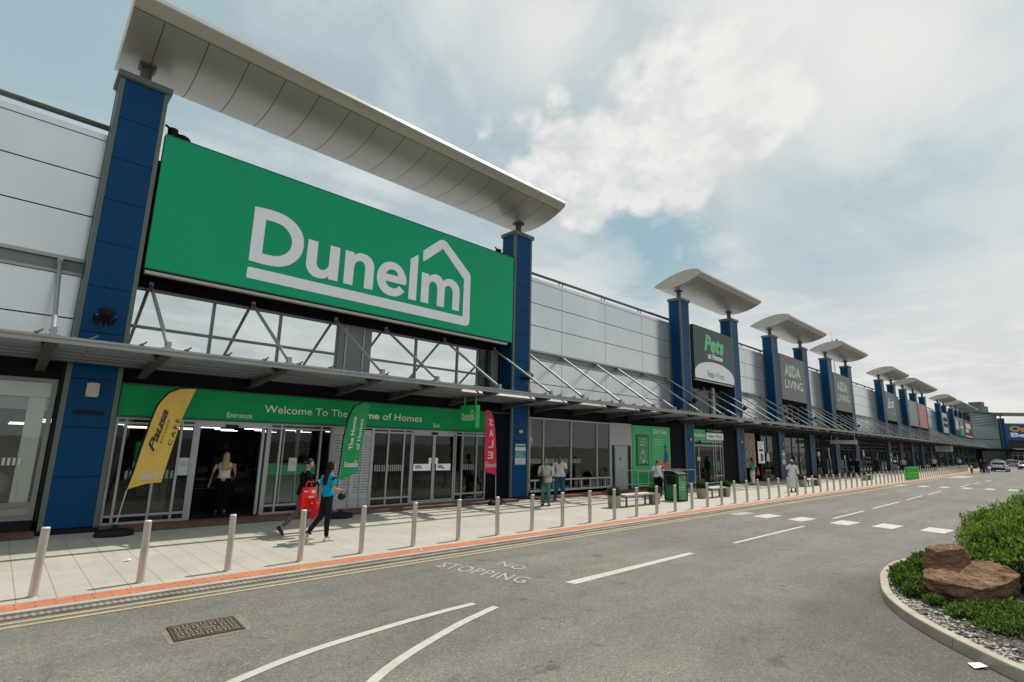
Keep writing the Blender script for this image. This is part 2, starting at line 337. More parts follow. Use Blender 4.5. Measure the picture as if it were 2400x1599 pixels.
# ------------------------------------------------------------------ mesh helpers
WM = {}                                                   # world matrix of things made here
def empty(name, loc, rz=0.):
    o = bpy.data.objects.new(name, None); o.empty_display_size = .3; o.location = loc; o.rotation_euler = (0, 0, rz); C.objects.link(o)
    WM[o.name] = Matrix.Translation(loc) @ Matrix.Rotation(rz, 4, 'Z'); return o
def tag(o, label=None, cat=None, group=None, kind=None):
    if label: o['label'] = label
    if cat: o['category'] = cat
    if group: o['group'] = group
    if kind: o['kind'] = kind
    return o
class MB:
    def __init__(s, xf=None): s.v = []; s.f = []; s.m = []; s.sm = []; s.xf = xf
    def add(s, vs, fs, m=0, sm=False):
        b = len(s.v); s.v += [Vector(p) for p in vs]
        for f in fs: s.f.append([b+i for i in f]); s.m.append(m); s.sm.append(sm)
        return s
    def box(s, x0, x1, y0, y1, z0, z1, m=0):
        v = [(x, y, z) for z in (z0, z1) for y in (y0, y1) for x in (x0, x1)]
        return s.add(v, [(0, 2, 3, 1), (4, 5, 7, 6), (0, 1, 5, 4), (2, 6, 7, 3), (0, 4, 6, 2), (1, 3, 7, 5)], m)
    def obox(s, c, ax, ay, az, m=0):
        c, ax, ay, az = map(Vector, (c, ax, ay, az)); v = [c+ax*i+ay*j+az*k for k in (-1, 1) for j in (-1, 1) for i in (-1, 1)]
        return s.add(v, [(0, 2, 3, 1), (4, 5, 7, 6), (0, 1, 5, 4), (2, 6, 7, 3), (0, 4, 6, 2), (1, 3, 7, 5)], m)
    def tube(s, p0, p1, r0, r1=None, n=10, m=0, cap=True):
        p0, p1 = Vector(p0), Vector(p1); r1 = r0 if r1 is None else r1
        d = (p1-p0).normalized(); a = d.orthogonal().normalized(); b = d.cross(a)
        vs = [p+(a*math.cos(t)+b*math.sin(t))*r for p, r in ((p0, r0), (p1, r1)) for t in [2*math.pi*i/n for i in range(n)]]
        s.add(vs, [(i, (i+1) % n, n+(i+1) % n, n+i) for i in range(n)], m, True)
        if cap: s.add(vs[:n], [tuple(range(n))[::-1]], m); s.add(vs[n:], [tuple(range(n))], m)
        return s
    def path(s, pts, r, n=8, m=0):
        for a, b in zip(pts, pts[1:]): s.tube(a, b, r, n=n, m=m)
        return s
    def lathe(s, c, prof, n=20, m=0, sm=True, sx=1., sy=1.):
        c = Vector(c); vs = []; k = len(prof)
        for r, z in prof:
            for i in range(n):
                t = 2*math.pi*i/n; vs.append(c+Vector((r*math.cos(t)*sx, r*math.sin(t)*sy, z)))
        fs = [(j*n+i, j*n+(i+1) % n, (j+1)*n+(i+1) % n, (j+1)*n+i) for j in range(k-1) for i in range(n)]
        s.add(vs, fs, m, sm); s.add(vs[:n], [tuple(range(n))[::-1]], m); s.add(vs[-n:], [tuple(range(n))], m)
        return s
    def sphere(s, c, r, n=12, k=8, m=0, sc=(1, 1, 1)):
        prof = [(max(1e-4, math.sin(math.pi*j/k)), -math.cos(math.pi*j/k)) for j in range(k+1)]
        c = Vector(c); vs = [c+Vector((q*math.cos(2*math.pi*i/n)*sc[0]*r, q*math.sin(2*math.pi*i/n)*sc[1]*r, z*sc[2]*r)) for q, z in prof for i in range(n)]
        return s.add(vs, [(j*n+i, j*n+(i+1) % n, (j+1)*n+(i+1) % n, (j+1)*n+i) for j in range(k) for i in range(n)], m, True)
    def poly(s, pts, n, th, m=0, holes=()):               # extrude polygon (3D coplanar points) back along -n by th
        loops = [[Vector(p) for p in pts]]+[[Vector(p) for p in h] for h in holes]; n = Vector(n).normalized()
        flat = [p for lo in loops for p in lo]; tris = tessellate_polygon(loops)
        q = []
        for t in tris:
            a, b, c = (flat[i] for i in t); q.append(t if (b-a).cross(c-a).dot(n) > 0 else t[::-1])
        s.add(flat, q, m)
        if th:
            s.add([p-n*th for p in flat], [t[::-1] for t in q], m); o = 0
            for lo in loops:
                k = len(lo); s.add(lo+[p-n*th for p in lo], [(i, (i+1) % k, k+(i+1) % k, k+i) for i in range(k)], m)
        return s
    def build(s, name, mats, parent=None, origin=(0, 0, 0), label=None, fixn=True):
        me = bpy.data.meshes.new(name)
        vs = [s.xf @ v for v in s.v] if s.xf else s.v
        if parent is not None: inv = (WM[parent.name]).inverted(); off = Matrix.Identity(4)
        else: inv = Matrix.Translation(-Vector(origin)); off = None
        me.from_pydata([inv @ v for v in vs], [], s.f)
        for mm in (mats if isinstance(mats, (list, tuple)) else [mats]): me.materials.append(mm)
        me.polygons.foreach_set('material_index', s.m); me.polygons.foreach_set('use_smooth', s.sm)
        me.update()
        if fixn:
            bm = bmesh.new(); bm.from_mesh(me); bmesh.ops.recalc_face_normals(bm, faces=bm.faces); bm.to_mesh(me); bm.free()
        o = bpy.data.objects.new(name, me); C.objects.link(o)
        if parent is not None: o.parent = parent; WM[o.name] = WM[parent.name].copy()
        else: o.location = origin; WM[o.name] = Matrix.Translation(origin)
        if label: o['label'] = label
        return o
def copy_tree(o, parent=None, mat4=None):
    c = o.copy(); C.objects.link(c)
    if parent is not None: c.parent = parent
    for ch in list(o.children): copy_tree(ch, c)
    return c

# text: mesh triangles normalised to the unit square
_TX = {}
def text2d(body, bold=0., shear=0., space=1.):
    key = (body, bold, shear, space)
    if key in _TX: return _TX[key]
    cu = bpy.data.curves.new('t', 'FONT'); cu.body = body; cu.size = 1; cu.offset = bold; cu.shear = shear; cu.space_character = space; cu.resolution_u = 3
    ob = bpy.data.objects.new('t', cu); C.objects.link(ob); dg = bpy.context.evaluated_depsgraph_get(); dg.update()
    me = bpy.data.meshes.new_from_object(ob.evaluated_get(dg)); vs = [v.co.copy() for v in me.vertices]; fs = [tuple(p.vertices) for p in me.polygons]
    bpy.data.objects.remove(ob); bpy.data.curves.remove(cu); bpy.data.meshes.remove(me)
    x0 = min(v.x for v in vs); x1 = max(v.x for v in vs); y0 = min(v.y for v in vs); y1 = max(v.y for v in vs)
    r = ([((v.x-x0)/(x1-x0), (v.y-y0)/(y1-y0)) for v in vs], fs, (x1-x0)/(y1-y0)); _TX[key] = r
    return r
def text(mb, body, o, U, V=None, h=None, m=0, bold=0., shear=0., space=1., bow=None):
    """o = lower-left corner, U = full width vector; V = full height vector (or h metres along +Z)"""
    pts, fs, asp = text2d(body, bold, shear, space); o, U = Vector(o), Vector(U)
    V = Vector((0, 0, h)) if V is None else Vector(V)
    mb.add([o+U*a+V*b for a, b in pts], fs, m); return mb

# ------------------------------------------------------------------ ground
def koff(x): return 0. if x < 45 else min(1., ((x-45)/56.)**1.6*.9)
kx = [-25, 0, 20, 45, 55, 65, 75, 85, 95, 101, 120, 168]
def strip(name, ya, yb, z, m, xs=kx, thick=0., kind='structure', ox=0):
    mb = MB()
    for a, b in zip(xs, xs[1:]):
        pts = [(a, ya+koff(a), z), (b, ya+koff(b), z), (b, (yb+koff(b)) if yb < 12 else yb, z), (a, (yb+koff(a)) if yb < 12 else yb, z)]
        if thick: mb.poly(pts, (0, 0, 1), thick)
        else: mb.add(pts, [(0, 1, 2, 3)])
    o = mb.build(name, m); o['kind'] = kind; return o
g = MB(); g.add([(-900, -900, -.16), (1200, -900, -.16), (1200, 900, -.16), (-900, 900, -.16)], [(0, 1, 2, 3)])
o = g.build('ground', asphalt_mat('far_asphalt', (.17, .158, .14), .2)); o['kind'] = 'structure'
g = MB(); g.add([(-60, -90, -.05), (240, -90, -.05), (240, 11, -.05), (-60, 11, -.05)], [(0, 1, 2, 3)])
o = g.build('road', asphalt); o['kind'] = 'structure'
strip('pavement', 9.80, 40, 0, paving, thick=.045)
strip('tactile_strip', 9.43, 9.795, .001, tactile, thick=.045)
strip('kerb', 9.305, 9.427, .0, kerb_m, thick=.06)
strip('drain_channel', 9.16, 9.30, -.028, drain_m, thick=.03)
for i, (a, b) in enumerate(((8.985, 9.06), (8.80, 8.875))): strip('yellow_line', a, b, -.044, yellowpaint)
def quad(name, pts, m=whitepaint, z=-.045):
    o = MB().add([(x, y, z) for x, y in pts], [tuple(range(len(pts)))]).build(name, m); o['kind'] = 'structure'; return o
for q in ([(7.17, 6.13), (7.22, 5.93), (11.3, 5.96), (11.28, 6.10)], [(13.3, 6.05), (13.3, 5.95), (18.1, 5.91), (18.1, 6.01)], [(21.0, 6.03), (21.0, 5.93), (24.9, 5.93), (24.9, 6.03)],
          [(26.3, 6.04), (26.3, 5.94), (31.2, 5.95), (31.2, 6.05)], [(32.8, 6.07), (32.8, 5.97), (37.1, 6.0), (37.1, 6.1)], [(38.7, 6.08), (38.7, 5.98), (43.0, 5.98), (43.0, 6.08)], [(50, 6.0), (50, 5.9), (55, 5.9), (55, 6.0)], [(57, 5.9), (57, 5.8), (61, 5.8), (61, 5.9)], [(64, 5.8), (64, 5.7), (69, 5.7), (69, 5.8)]):
    quad('centre_line_dash', q)
for y0, y1, m, dx in ((8.75, 8.30, oldpaint, -.1), (7.95, 7.42, whitepaint, 0), (6.88, 6.38, whitepaint, .15), (5.71, 5.16, whitepaint, .4), (4.62, 4.06, whitepaint, .7), (3.46, 2.86, whitepaint, .95), (2.3, 1.7, whitepaint, 1.2)):
    quad('crossing_mark', [(19.2+dx, y0), (19.05+dx, y1), (20.25+dx, y1-.08), (20.4+dx, y0-.06)], m)
for i, y in enumerate((9.0, 7.72, 6.62, 5.47, 4.32, 3.2)): quad('crossing_mark', [(46.7+i*.45, y+.22), (46.7+i*.45, y-.25), (48.3+i*.45, y-.3), (48.3+i*.45, y+.17)])
quad('road_marking', [(68, 9.2), (70, 8.0), (76, 7.6), (78, 9.0)], oldpaint)
def ribbon(name, pts, w, m):
    mb = MB(); P = [Vector((x, y, -.044)) for x, y in pts]; L2 = []
    for i, p in enumerate(P):
        d = (P[min(i+1, len(P)-1)]-P[max(i-1, 0)]).normalized(); nn = Vector((-d.y, d.x, 0)); ww = w*(1+.0*i); L2 += [p-nn*ww/2, p+nn*ww/2]
    mb.add(L2, [(2*i, 2*i+2, 2*i+3, 2*i+1) for i in range(len(P)-1)]); o = mb.build(name, m); o['kind'] = 'structure'
def smoothpath(pts, k=6):
    out = []; n = len(pts)
    for i in range(n-1):
        p0, p1, p2, p3 = (Vector(pts[max(0, min(n-1, j))]) for j in (i-1, i, i+1, i+2))
        for t in range(k):
            u = t/k; out.append(tuple(.5*((2*p1)+(-p0+p2)*u+(2*p0-5*p1+4*p2-p3)*u*u+(-p0+3*p1-3*p2+p3)*u**3)))
    out.append(tuple(pts[-1])); return out
ribbon('lane_line', smoothpath([(.6, 4.9), (1.3, 5.38), (1.95, 5.68), (2.75, 5.93), (3.77, 6.075), (4.6, 6.14), (5.24, 6.155)]), .115, whitepaint)
ribbon('lane_line', smoothpath([(1.9, 3.9), (2.35, 4.4), (2.9, 4.84), (3.5, 5.18), (4.44, 5.565), (5.0, 5.74), (5.38, 5.85)]), .115, whitepaint)
mb = MB(); text(mb, 'STOPPING', (6.15, 8.36, -.044), (.40, -1.86, 0), (.40, .18, 0), bold=.012, space=1.12); o = mb.build('road_lettering', oldpaint); o['kind'] = 'structure'
mb = MB(); text(mb, 'NO', (7.13, 7.80, -.044), (.06, -.60, 0), (.33, .10, 0), bold=.012, space=1.12); o = mb.build('road_lettering', oldpaint); o['kind'] = 'structure'

# manhole cover
def manhole():
    m, n, l, b = nodemat('cast_iron'); k = NB(n, l); t = n.new('ShaderNodeTexCoord').outputs['Object']
    l.new(k.scale((.26, .205, .155), k.r(k.noise(t, 18, 5, .7), .3, .7, .7, 1.25)), b.inputs['Base Color']); b.inputs['Roughness'].default_value = .6; b.inputs['Metallic'].default_value = .3
    r = empty('manhole_cover', (2.14, 7.39, -.05)); tag(r, 'rusty brown rectangular manhole cover with raised pattern in the asphalt', 'manhole cover')
    ang = -.06; U = Vector((math.cos(ang), math.sin(ang), 0)); V = Vector((-math.sin(ang), math.cos(ang), 0)); c = Vector((2.14, 7.39, -.043)); hx, hy = .335, .26
    pl = MB().obox(c, U*hx, V*hy, Vector((0, 0, .004)), 1); rim = MB()
    for s in (-1, 1):
        rim.obox(c+V*s*(hy+.014)+Vector((0, 0, .002)), U*(hx+.028), V*.011, Vector((0, 0, .006))); rim.obox(c+U*s*(hx+.014)+Vector((0, 0, .0025)), U*.011, V*(hy+.002), Vector((0, 0, .006)))
    rd = random.Random(3); px = .0
    for i in range(-3, 4):
        for j in range(-2, 3):
            if abs(i) <= 1 and j == 0: continue
            a, bq = (U, V) if (i+j) % 2 else (V, U)
            for o_ in (-.022, .022): pl.obox(c+U*i*.093+V*j*.098+bq*o_+Vector((0, 0, .006)), a*.042, bq*.011, Vector((0, 0, .006)))
    pl.obox(c+Vector((0, 0, .0065)), U*.1, V*.018, Vector((0, 0, .004))); pl.obox(c+V*.04+Vector((0, 0, .0065)), U*.08, V*.006, Vector((0, 0, .003)))
    rim_o = rim.build('frame', mat('manhole_rim', (.09, .07, .055), .7, .3), r); pl.build('cover_plate', [m, mat('iron_recess', (.05, .038, .03), .8)], r)
    md = MB(); md.poly([tuple(c+U*x+V*y+Vector((0, 0, -.0045))) for x, y in ((-.42, -.33), (-.1, -.36), (.4, -.34), (.47, -.1), (.45, .33), (.1, .31), (-.3, .34), (-.43, .1))], (0, 0, 1), 0)
    o = md.build('road_patch', asphalt_mat('patch_asphalt', (.25, .225, .19), .7)); o['kind'] = 'structure'
manhole()

# ------------------------------------------------------------------ buildings
PF, PB, WY, SY = 15.85, 16.66, 16.70, 16.0                # pillar front/back, wall plane, shopfront plane
PX = [0.95, 15.17, 29.5, 36.7, 44.3, 51.45, 58.65, 65.6, 80.1, 86.8, 94.0, 101.2, 108.5, 123.0, 129.3, 138.0, 144.0, 150.8, 163.5]
PW = 1.07
def pillar_meshes():
    zt = 11.32; seams = [.12+i*1.12 for i in range(10)]+[zt]
    b = MB(); b.box(.03, PW-.03, .03, PB-PF-.01, 0, zt, 1)
    for a, c in zip(seams, seams[1:]):
        b.box(.105, PW-.105, .012, .06, a+.008, c-.008, 0); b.box(.012, .06, .105, PB-PF-.09, a+.008, c-.008, 0); b.box(PW-.06, PW-.012, .105, PB-PF-.09, a+.008, c-.008, 0)
    t = MB()
    for x0, x1 in ((0, .1), (PW-.1, PW)):
        for y0, y1 in ((0, .1), (PB-PF-.085, PB-PF-.0)):
            t.box(x0, x1, y0, y1, .1, zt, 0)
    p = MB().box(-.03, PW+.03, -.03, PB-PF-.02, 0, .1, 0)
    cp = MB().box(-.07, PW+.07, -.07, PB-PF+.04, zt, zt+.15, 0); cp.box(-.04, PW+.04, -.04, PB-PF+.02, zt-.03, zt, 0)
    ps = MB(); ps.tube((PW/2, .36, zt+.14), (PW/2, .36, 12.16), .135, n=16); ps.box(PW/2-.17, PW/2+.17, .19, .53, zt+.15, zt+.18); ps.box(PW/2-.19, PW/2+.19, .17, .55, 11.99, 12.04)
    return b, t, p, cp, ps
PM = {}
_pm = pillar_meshes()
def pillar(unit, x, yoff=0., xf=None):
    """a pillar as a part of its building, trims / cap / post as sub-parts; meshes are shared"""
    names = ('pillar', 'corner_trim', 'plinth', 'cap', 'post'); ms = ([blue_m, matt_m], [trim_m], [black_m], [trim_m], [dsteel_m])
    W = WM[unit.name]; base = Matrix.Translation((x, PF+yoff, 0)) if xf is None else xf
    root = None
    for nme, mb, mm in zip(names, _pm, ms):
        if nme not in PM:
            o = mb.build(nme, mm); PM[nme] = o.data; C.objects.unlink(o); bpy.data.objects.remove(o)
        o = bpy.data.objects.new(nme, PM[nme]); C.objects.link(o)
        if root is None: o.parent = unit; o.matrix_local = W.inverted() @ base; root = o; WM[o.name] = base
        else: o.parent = root
    return root
# wing section (y, z), front = towards the road
WPROF = [(14.20, 12.66), (14.27, 12.54), (14.50, 12.42), (14.9, 12.27), (15.35, 12.14), (15.85, 12.06), (16.35, 12.04), (16.8, 12.08), (17.15, 12.17), (17.36, 12.27), (17.30, 12.36), (16.9, 12.55), (16.4, 12.74), (15.8, 12.90), (15.2, 12.98), (14.7, 12.96), (14.38, 12.89), (14.23, 12.79)]
def wing(unit, x0, x1, seg=1.005, xf=None, top=None, dz=0.):
    core = MB(xf); skin = MB(xf); n = len(WPROF)
    cy, cz = 15.8, 12.45
    inner = [(cy+(y-cy)*.985, cz+(z-cz)*.94) for y, z in WPROF]
    def loop(mb, prof, a, b, m, sm=True, caps=True):
        k = len(prof)
        mb.add([(a, y, z+dz) for y, z in prof]+[(b, y, z+dz) for y, z in prof], [(i, (i+1) % k, k+(i+1) % k, k+i) for i in range(k)], m, sm)
        if caps:
            mb.add([(a, y, z+dz) for y, z in prof], [tuple(range(k))], m); mb.add([(b, y, z+dz) for y, z in prof], [tuple(range(k))[::-1]], m)
    loop(core, inner, x0+.02, x1-.02, 1, False)
    xs = [x0]; x = x0+(.66 if seg > 1 else seg)
    while x < x1-.3: xs.append(x); x += seg
    xs.append(x1)
    g2 = .009
    for a, b in zip(xs, xs[1:]):
        aa = a+(g2 if a > x0 else 0); bb = b-(g2 if b < x1 else 0)
        for i0, i1 in ((2, 8),):
            pr = WPROF[i0:i1+1]; k = len(pr)
            core.add([(aa, y+.0, z+dz) for y, z in pr]+[(bb, y, z+dz) for y, z in pr], [(i, i+1, k+i+1, k+i) for i in range(k-1)], 0, True)
    for i0, i1 in ((0, 2), (8, 9), (9, n)):
        idx = [i % n for i in range(i0, i1+1)]; pr = [WPROF[i] for i in idx]; k = len(pr)
        if i0 == 0: pr[-1] = (pr[-1][0]-.014, pr[-1][1]+.008)
        if i0 == 8: pr[0] = (pr[0][0]+.014, pr[0][1]+.006)
        core.add([(x0, y, z+dz) for y, z in pr]+[(x1, y, z+dz) for y, z in pr], [(i, i+1, k+i+1, k+i) for i in range(k-1)], 0, True)
    for xx, s in ((x0, 1), (x1, -1)):
        core.add([(xx, y, z+dz) for y, z in WPROF], [tuple(range(n))[::s]], 0)
    return core.build('wing_roof', [wing_m, black_m], unit, fixn=False)

def cladding(unit, x0, x1, seams_x, xf=None, name='wall_cladding'):
    """panels above the canopy: two rows of three above the band, two below, with real gaps"""
    mb = MB(xf); mb.box(x0, x1, WY+.05, WY+.30, 3.4, 9.85, 1)
    xs = [x0]+[s for s in seams_x if x0+.05 < s < x1-.05]+[x1]
    for a, b in zip(xs, xs[1:]):
        ga = .012 if a > x0 else 0; gb = .012 if b < x1 else 0
        for z0, z1 in ((3.95, 4.98), (5.0, 6.06), (6.52, 7.66), (7.68, 8.74), (8.76, 9.80)):
            mb.box(a+ga, b-gb, WY, WY+.05, z0+.006, z1-.006, 0)
    o = mb.build(name, [panel_m, black_m], unit)
    b = MB(xf); b.box(x0, x1, WY+.025, WY+.05, 6.14, 6.42, 0); b.build('recess_band', band_m, unit)
    t = MB(xf); t.box(x0, x1, WY-.05, WY+.05, 6.065, 6.135, 0); t.box(x0, x1, WY-.045, WY+.05, 6.425, 6.515, 0); t.build('band_trim', frame_m, unit)
    c = MB(xf); c.box(x0, x1, WY-.03, WY+.42, 9.805, 9.97, 0); c.build('parapet', panel_m, unit)
    return o
GRID = [1.45+7.13*k for k in range(-3, 30)]
SEAMS = sorted([g_+3.58 for g_ in GRID]+GRID)
def rail(unit, x0, x1, xf=None, y=16.95):
    mb = MB(xf); mb.tube((x0, y, 10.30), (x1, y, 10.30), .075, n=10)
    for s in SEAMS if xf is None else [x0+3.57*i for i in range(1, int((x1-x0)/3.57)+1)]:
        if x0 < s+.2 < x1:
            for d in (.05, .32): mb.tube((s+d, y, 9.95), (s+d, y, 10.25), .028, n=6)
    return mb.build('roof_rail', dsteel_m, unit)
def roofbox(unit, x0, x1, xf=None):
    mb = MB(xf); mb.box(x0, x1, WY+.31, 60, 9.5, 9.75, 0); mb.box(x0, x1, 59.8, 60, -.1, 9.5, 0); return mb.build('roof', panel_m, unit)
def shopwin(unit, x0, x1, z0, z1, mull=(), rails=(), gm=None, fm=None, fwid=.05, y=SY, name='shop_window', xf=None, depth=.10):
    f = MB(xf); w = fwid/2
    f.box(x0, x1, y, y+depth, z1-fwid, z1); f.box(x0, x1, y, y+depth, z0, z0+fwid)
    for x in [x0+w, x1-w]+list(mull): f.box(x-w, x+w, y-.003, y+depth, z0+fwid, z1-fwid)
    xs = sorted([x0+w, x1-w]+list(mull))
    for r in rails:
        rz, ra, rb = (r, x0, x1) if isinstance(r, (int, float)) else r
        seg = [x for x in xs if ra+w < x < rb-w]; e = [ra+fwid]+[q for x in seg for q in (x-w, x+w)]+[rb-fwid]
        for a, b in zip(e[::2], e[1::2]):
            if b > a: f.box(a, b, y+.004, y+depth-.004, rz-w, rz+w)
    fo = f.build(name, fm or frame_m, unit)
    p = MB(xf); p.box(x0+.01, x1-.01, y+.045, y+.055, z0+.01, z1-.01); po = p.build('pane', gm or glass, unit); po.parent = fo; po.matrix_parent_inverse = Matrix.Identity(4)
    WM[fo.name] = WM[unit.name]
    return fo
def soffit_wall(unit, x0, x1, zlo=3.42, xf=None):
    mb = MB(xf); mb.box(x0, x1, SY+.02, SY+.5, zlo, 4.05, 0); mb.box(x0, x1, SY+.03, WY+.04, 3.98, 4.05, 0); return mb.build('head_fascia', matt_m, unit)
def interior(unit, x0, x1, depth, ceil=3.05, lights=(), shelves=True):
    mb = MB(); mb.box(x0, x1, SY+.5, depth, ceil, ceil+.1, 0); mb.box(x0, x1, depth, depth+.2, 0, ceil, 1); mb.box(x0-.1, x0, SY+.3, depth, 0, ceil, 1); mb.box(x1, x1+.1, SY+.3, depth, 0, ceil, 1); mb.box(x0, x1, SY, depth, .07, .1, 2)
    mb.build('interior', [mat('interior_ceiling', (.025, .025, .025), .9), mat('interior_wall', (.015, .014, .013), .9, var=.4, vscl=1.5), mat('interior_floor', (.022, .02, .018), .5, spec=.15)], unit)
    if lights:
        for (x, y) in lights:
            q = MB().box(x-.75, x+.75, y-.05, y+.05, ceil-.06, ceil-.01); q.build('strip_light', mat('strip_light_glow', (1, .97, .9), emit=3.2), unit)
    if shelves:
        rd = random.Random(int(x0*10)); sh = MB()
        cols = 5
        y = 21.
        while y < min(depth-2, 40):
            x = x0+1+rd.random()
            while x < x1-2:
                w = rd.uniform(1.2, 2.4); 
                if rd.random() < .75:
                    for zz_ in (.3, .8, 1.3, 1.8):
                        sh.box(x, x+w, y, y+.5, zz_-.03, zz_, 0)
                        xx = x+.05
                        while xx < x+w-.3:
                            bw = rd.uniform(.12, .35); sh.box(xx, xx+bw, y+.03, y+.4, zz_+.001, zz_+rd.uniform(.15, .38), rd.randint(1, 4)); xx += bw+rd.uniform(.02, .15)
                    sh.box(x, x+.04, y+.1, y+.45, .1, 2.0, 0)
                x += w+rd.uniform(.3, 1.5)
            y += rd.uniform(4, 7)
        sh.build('shelving', [mat('shelf_grey', (.03, .03, .03), .8), mat('goods_cream', (.09, .08, .065), .8), mat('goods_teal', (.015, .04, .035), .8), mat('goods_brown', (.04, .025, .015), .8), mat('goods_white', (.12, .115, .11), .8)], unit)
def base_step(unit, x0, x1, z=.095, y0=15.28):
    MB().box(x0, x1, y0, SY+.2, -.01, z).build('brick_step', brick_m, unit)
def navy_wall(unit, x0, x1, z0=0., z1=3.95, m=None):
    MB().box(x0, x1, SY-.02, SY+.3, z0, z1).build('dark_wall_panel', m or mat('dark_navy_cladding', (.003, .005, .010), .7, var=.2, vscl=1, spec=.1), unit)
def clerestory(unit, x0, x1, mull, solid=(), transom=5.02):
    shopwin(unit, x0, x1, 3.95, 6.08, mull, (transom,), mirror, mat('glazing_bar_grey', (.15, .165, .16), .4, .4), .075, WY-.06, 'upper_window', depth=.12)
    mb = MB(); mb.box(x0, x1, WY-.1, WY+.3, 6.085, 6.36, 0); mb.box(x0, x1, 16.12, WY+.3, 6.365, 6.42, 0); mb.box(x0, x1, WY+.09, WY+.3, 6.42, 9.8, 0); mb.build('sign_soffit', matt_m, unit)
    for a, b in solid:
        q = MB(); q.box(a, b, WY-.085, WY-.064, 4.0, 6.0, 0); q.box(a+.24, a+.29, WY-.12, WY-.085, 4, 6.0, 1); q.box(b-.29, b-.24, WY-.12, WY-.085, 4, 6.0, 1); q.build('infill_panel', [mat('infill_grey', (.15, .18, .18), .35, .2), frame_m], unit)
def unit(x0, x1, label, cat='shop building', group='shop units joined in one long terrace'):
    r = empty('shop_building', ((x0+x1)/2, PF, 0)); tag(r, label, cat, group); return r
def std_unit(u, x0, x1, portals, wings=(), depth=40):
    segs = []; cur = x0
    for a, b in portals:
        segs.append((cur, a)); cur = b
    segs.append((cur, x1))
    for a, b in segs:
        if b-a > .3: cladding(u, a, b, SEAMS); rail(u, a, b)
    roofbox(u, x0, x1)
    for a, b in wings: wing(u, a, b)

# --- homeware shop
u0 = unit(-16, 22.2, 'large grey clad shop with green entrance fascia between the two nearest blue pillars')
std_unit(u0, -16, 22.2, [(1.9, 15.25)], [(.86, 16.62)])
for x in PX[:2]: pillar(u0, x)
clerestory(u0, 2.02, 15.17, (4.0, 5.89, 7.79, 9.0, 10.91, 12.88, 13.95), ((7.80, 8.98),))
MB().box(13.99, 15.15, WY-.1, WY-.065, 4.0, 6.06).build('infill_panel', mat('dark_teal_infill', (.008, .02, .022), .3), u0)
MB().box(14.45, 14.85, WY-.3, WY-.1, 4.0, 6.06).build('infill_post', mat('infill_post_grey', (.09, .10, .10), .5), u0)
soffit_wall(u0, -16, 22.2)
MB().box(-16, .86, SY+.0, SY+.3, 0, .33).build('window_base', black_m, u0)
MB().box(-16, .9, 15.45, SY-.01, 0, .1).build('brick_step', brick_m, u0)
MB().box(.52+.36, .97, SY-.05, SY+.3, .3, 3.9).build('dark_reveal', black_m, u0)
shopwin(u0, -6, .86, .33, 3.42, (-4, -2,), (.66,), wglass, mat('left_frame', (.20, .215, .20), .4, .3), .09)
# display wall behind the left window: pale banded blind wall with a darker opening
q = MB(); q.box(-6, .84, 16.12, 16.16, 3.0, 3.4, 0); q.box(-6, .84, 16.14, 16.18, 2.72, 2.98, 1); q.box(.42, .72, 16.12, 16.2, .7, 2.99, 0); q.box(-1.5, -.5, 16.12, 16.2, .7, 2.7, 0); q.box(-6, .84, 16.13, 16.2, .36, .64, 2)
q.build('display_frame', [mat('display_cream', (.85, .87, .82), .6), mat('display_shadow', (.42, .44, .42), .6), mat('display_grey', (.22, .24, .22), .6)], u0)
q = MB(); rd = random.Random(2)
for i in range(12): q.box(-.5+i*.085, -.5+i*.085+.05, SY+.04, SY+.044, 1.5, 1.66)
q.build('window_stripe_transfer', mat('transfer_white', (.55, .55, .52), .6), u0)
q = MB(); q.sphere((-.2, 17.3, 1.1), .33, sc=(1, 1, .9)); q.sphere((.15, 17.5, 1.0), .3); q.sphere((-.55, 17.5, 1.0), .3); q.build('cushion_display', mat('cushion_cream', (.75, .70, .60), .9), u0)
q = MB(); q.sphere((-.2, 17.02, 1.12), .1, sc=(1, .3, 1)); q.build('cushion_display', mat('cushion_green', (.02, .16, .06), .8), u0)
# entrance
base_step(u0, 2.03, 15.14); base_step(u0, 16.28, 22.2, .10, 15.35)
q = MB(); q.box(2.05, 13.95, 15.93, SY+.01, 2.685, 3.425, 0); q.build('fascia_board', dgreen_m, u0)
q = MB(); q.box(2.04, 15.1, 15.925, SY+.2, 3.43, 3.47, 0); q.box(2.04, 13.96, 15.922, SY, 2.64, 2.68, 0); q.build('fascia_edge', mat('fascia_edge_green', (.004, .09, .035), .5), u0)
def words(parent, m, items, name='lettering'):
    for it, kw in items: q_ = MB(); text(q_, *it, **kw); q_.build(name, m, parent)
yy = 15.926
words(u0, letter_m, [(('Entrance', (4.48, yy, 2.745), (.65, 0, 0)), dict(h=.135)), (('Exit', (11.36, yy, 2.745), (.27, 0, 0)), dict(h=.135)), (('Welcome To The', (5.45, yy, 2.925), (2.55, 0, 0)), dict(h=.22)), (('Home', (8.16, yy, 2.915), (.98, 0, 0)), dict(h=.225, bold=.028)), (('of Homes', (9.28, yy, 2.905), (1.57, 0, 0)), dict(h=.235))])
fr = frame_m
shopwin(u0, 2.05, 3.80, .10, 2.64, (2.27, 2.98, 3.47), (2.50, .30), glass, fr, .055)
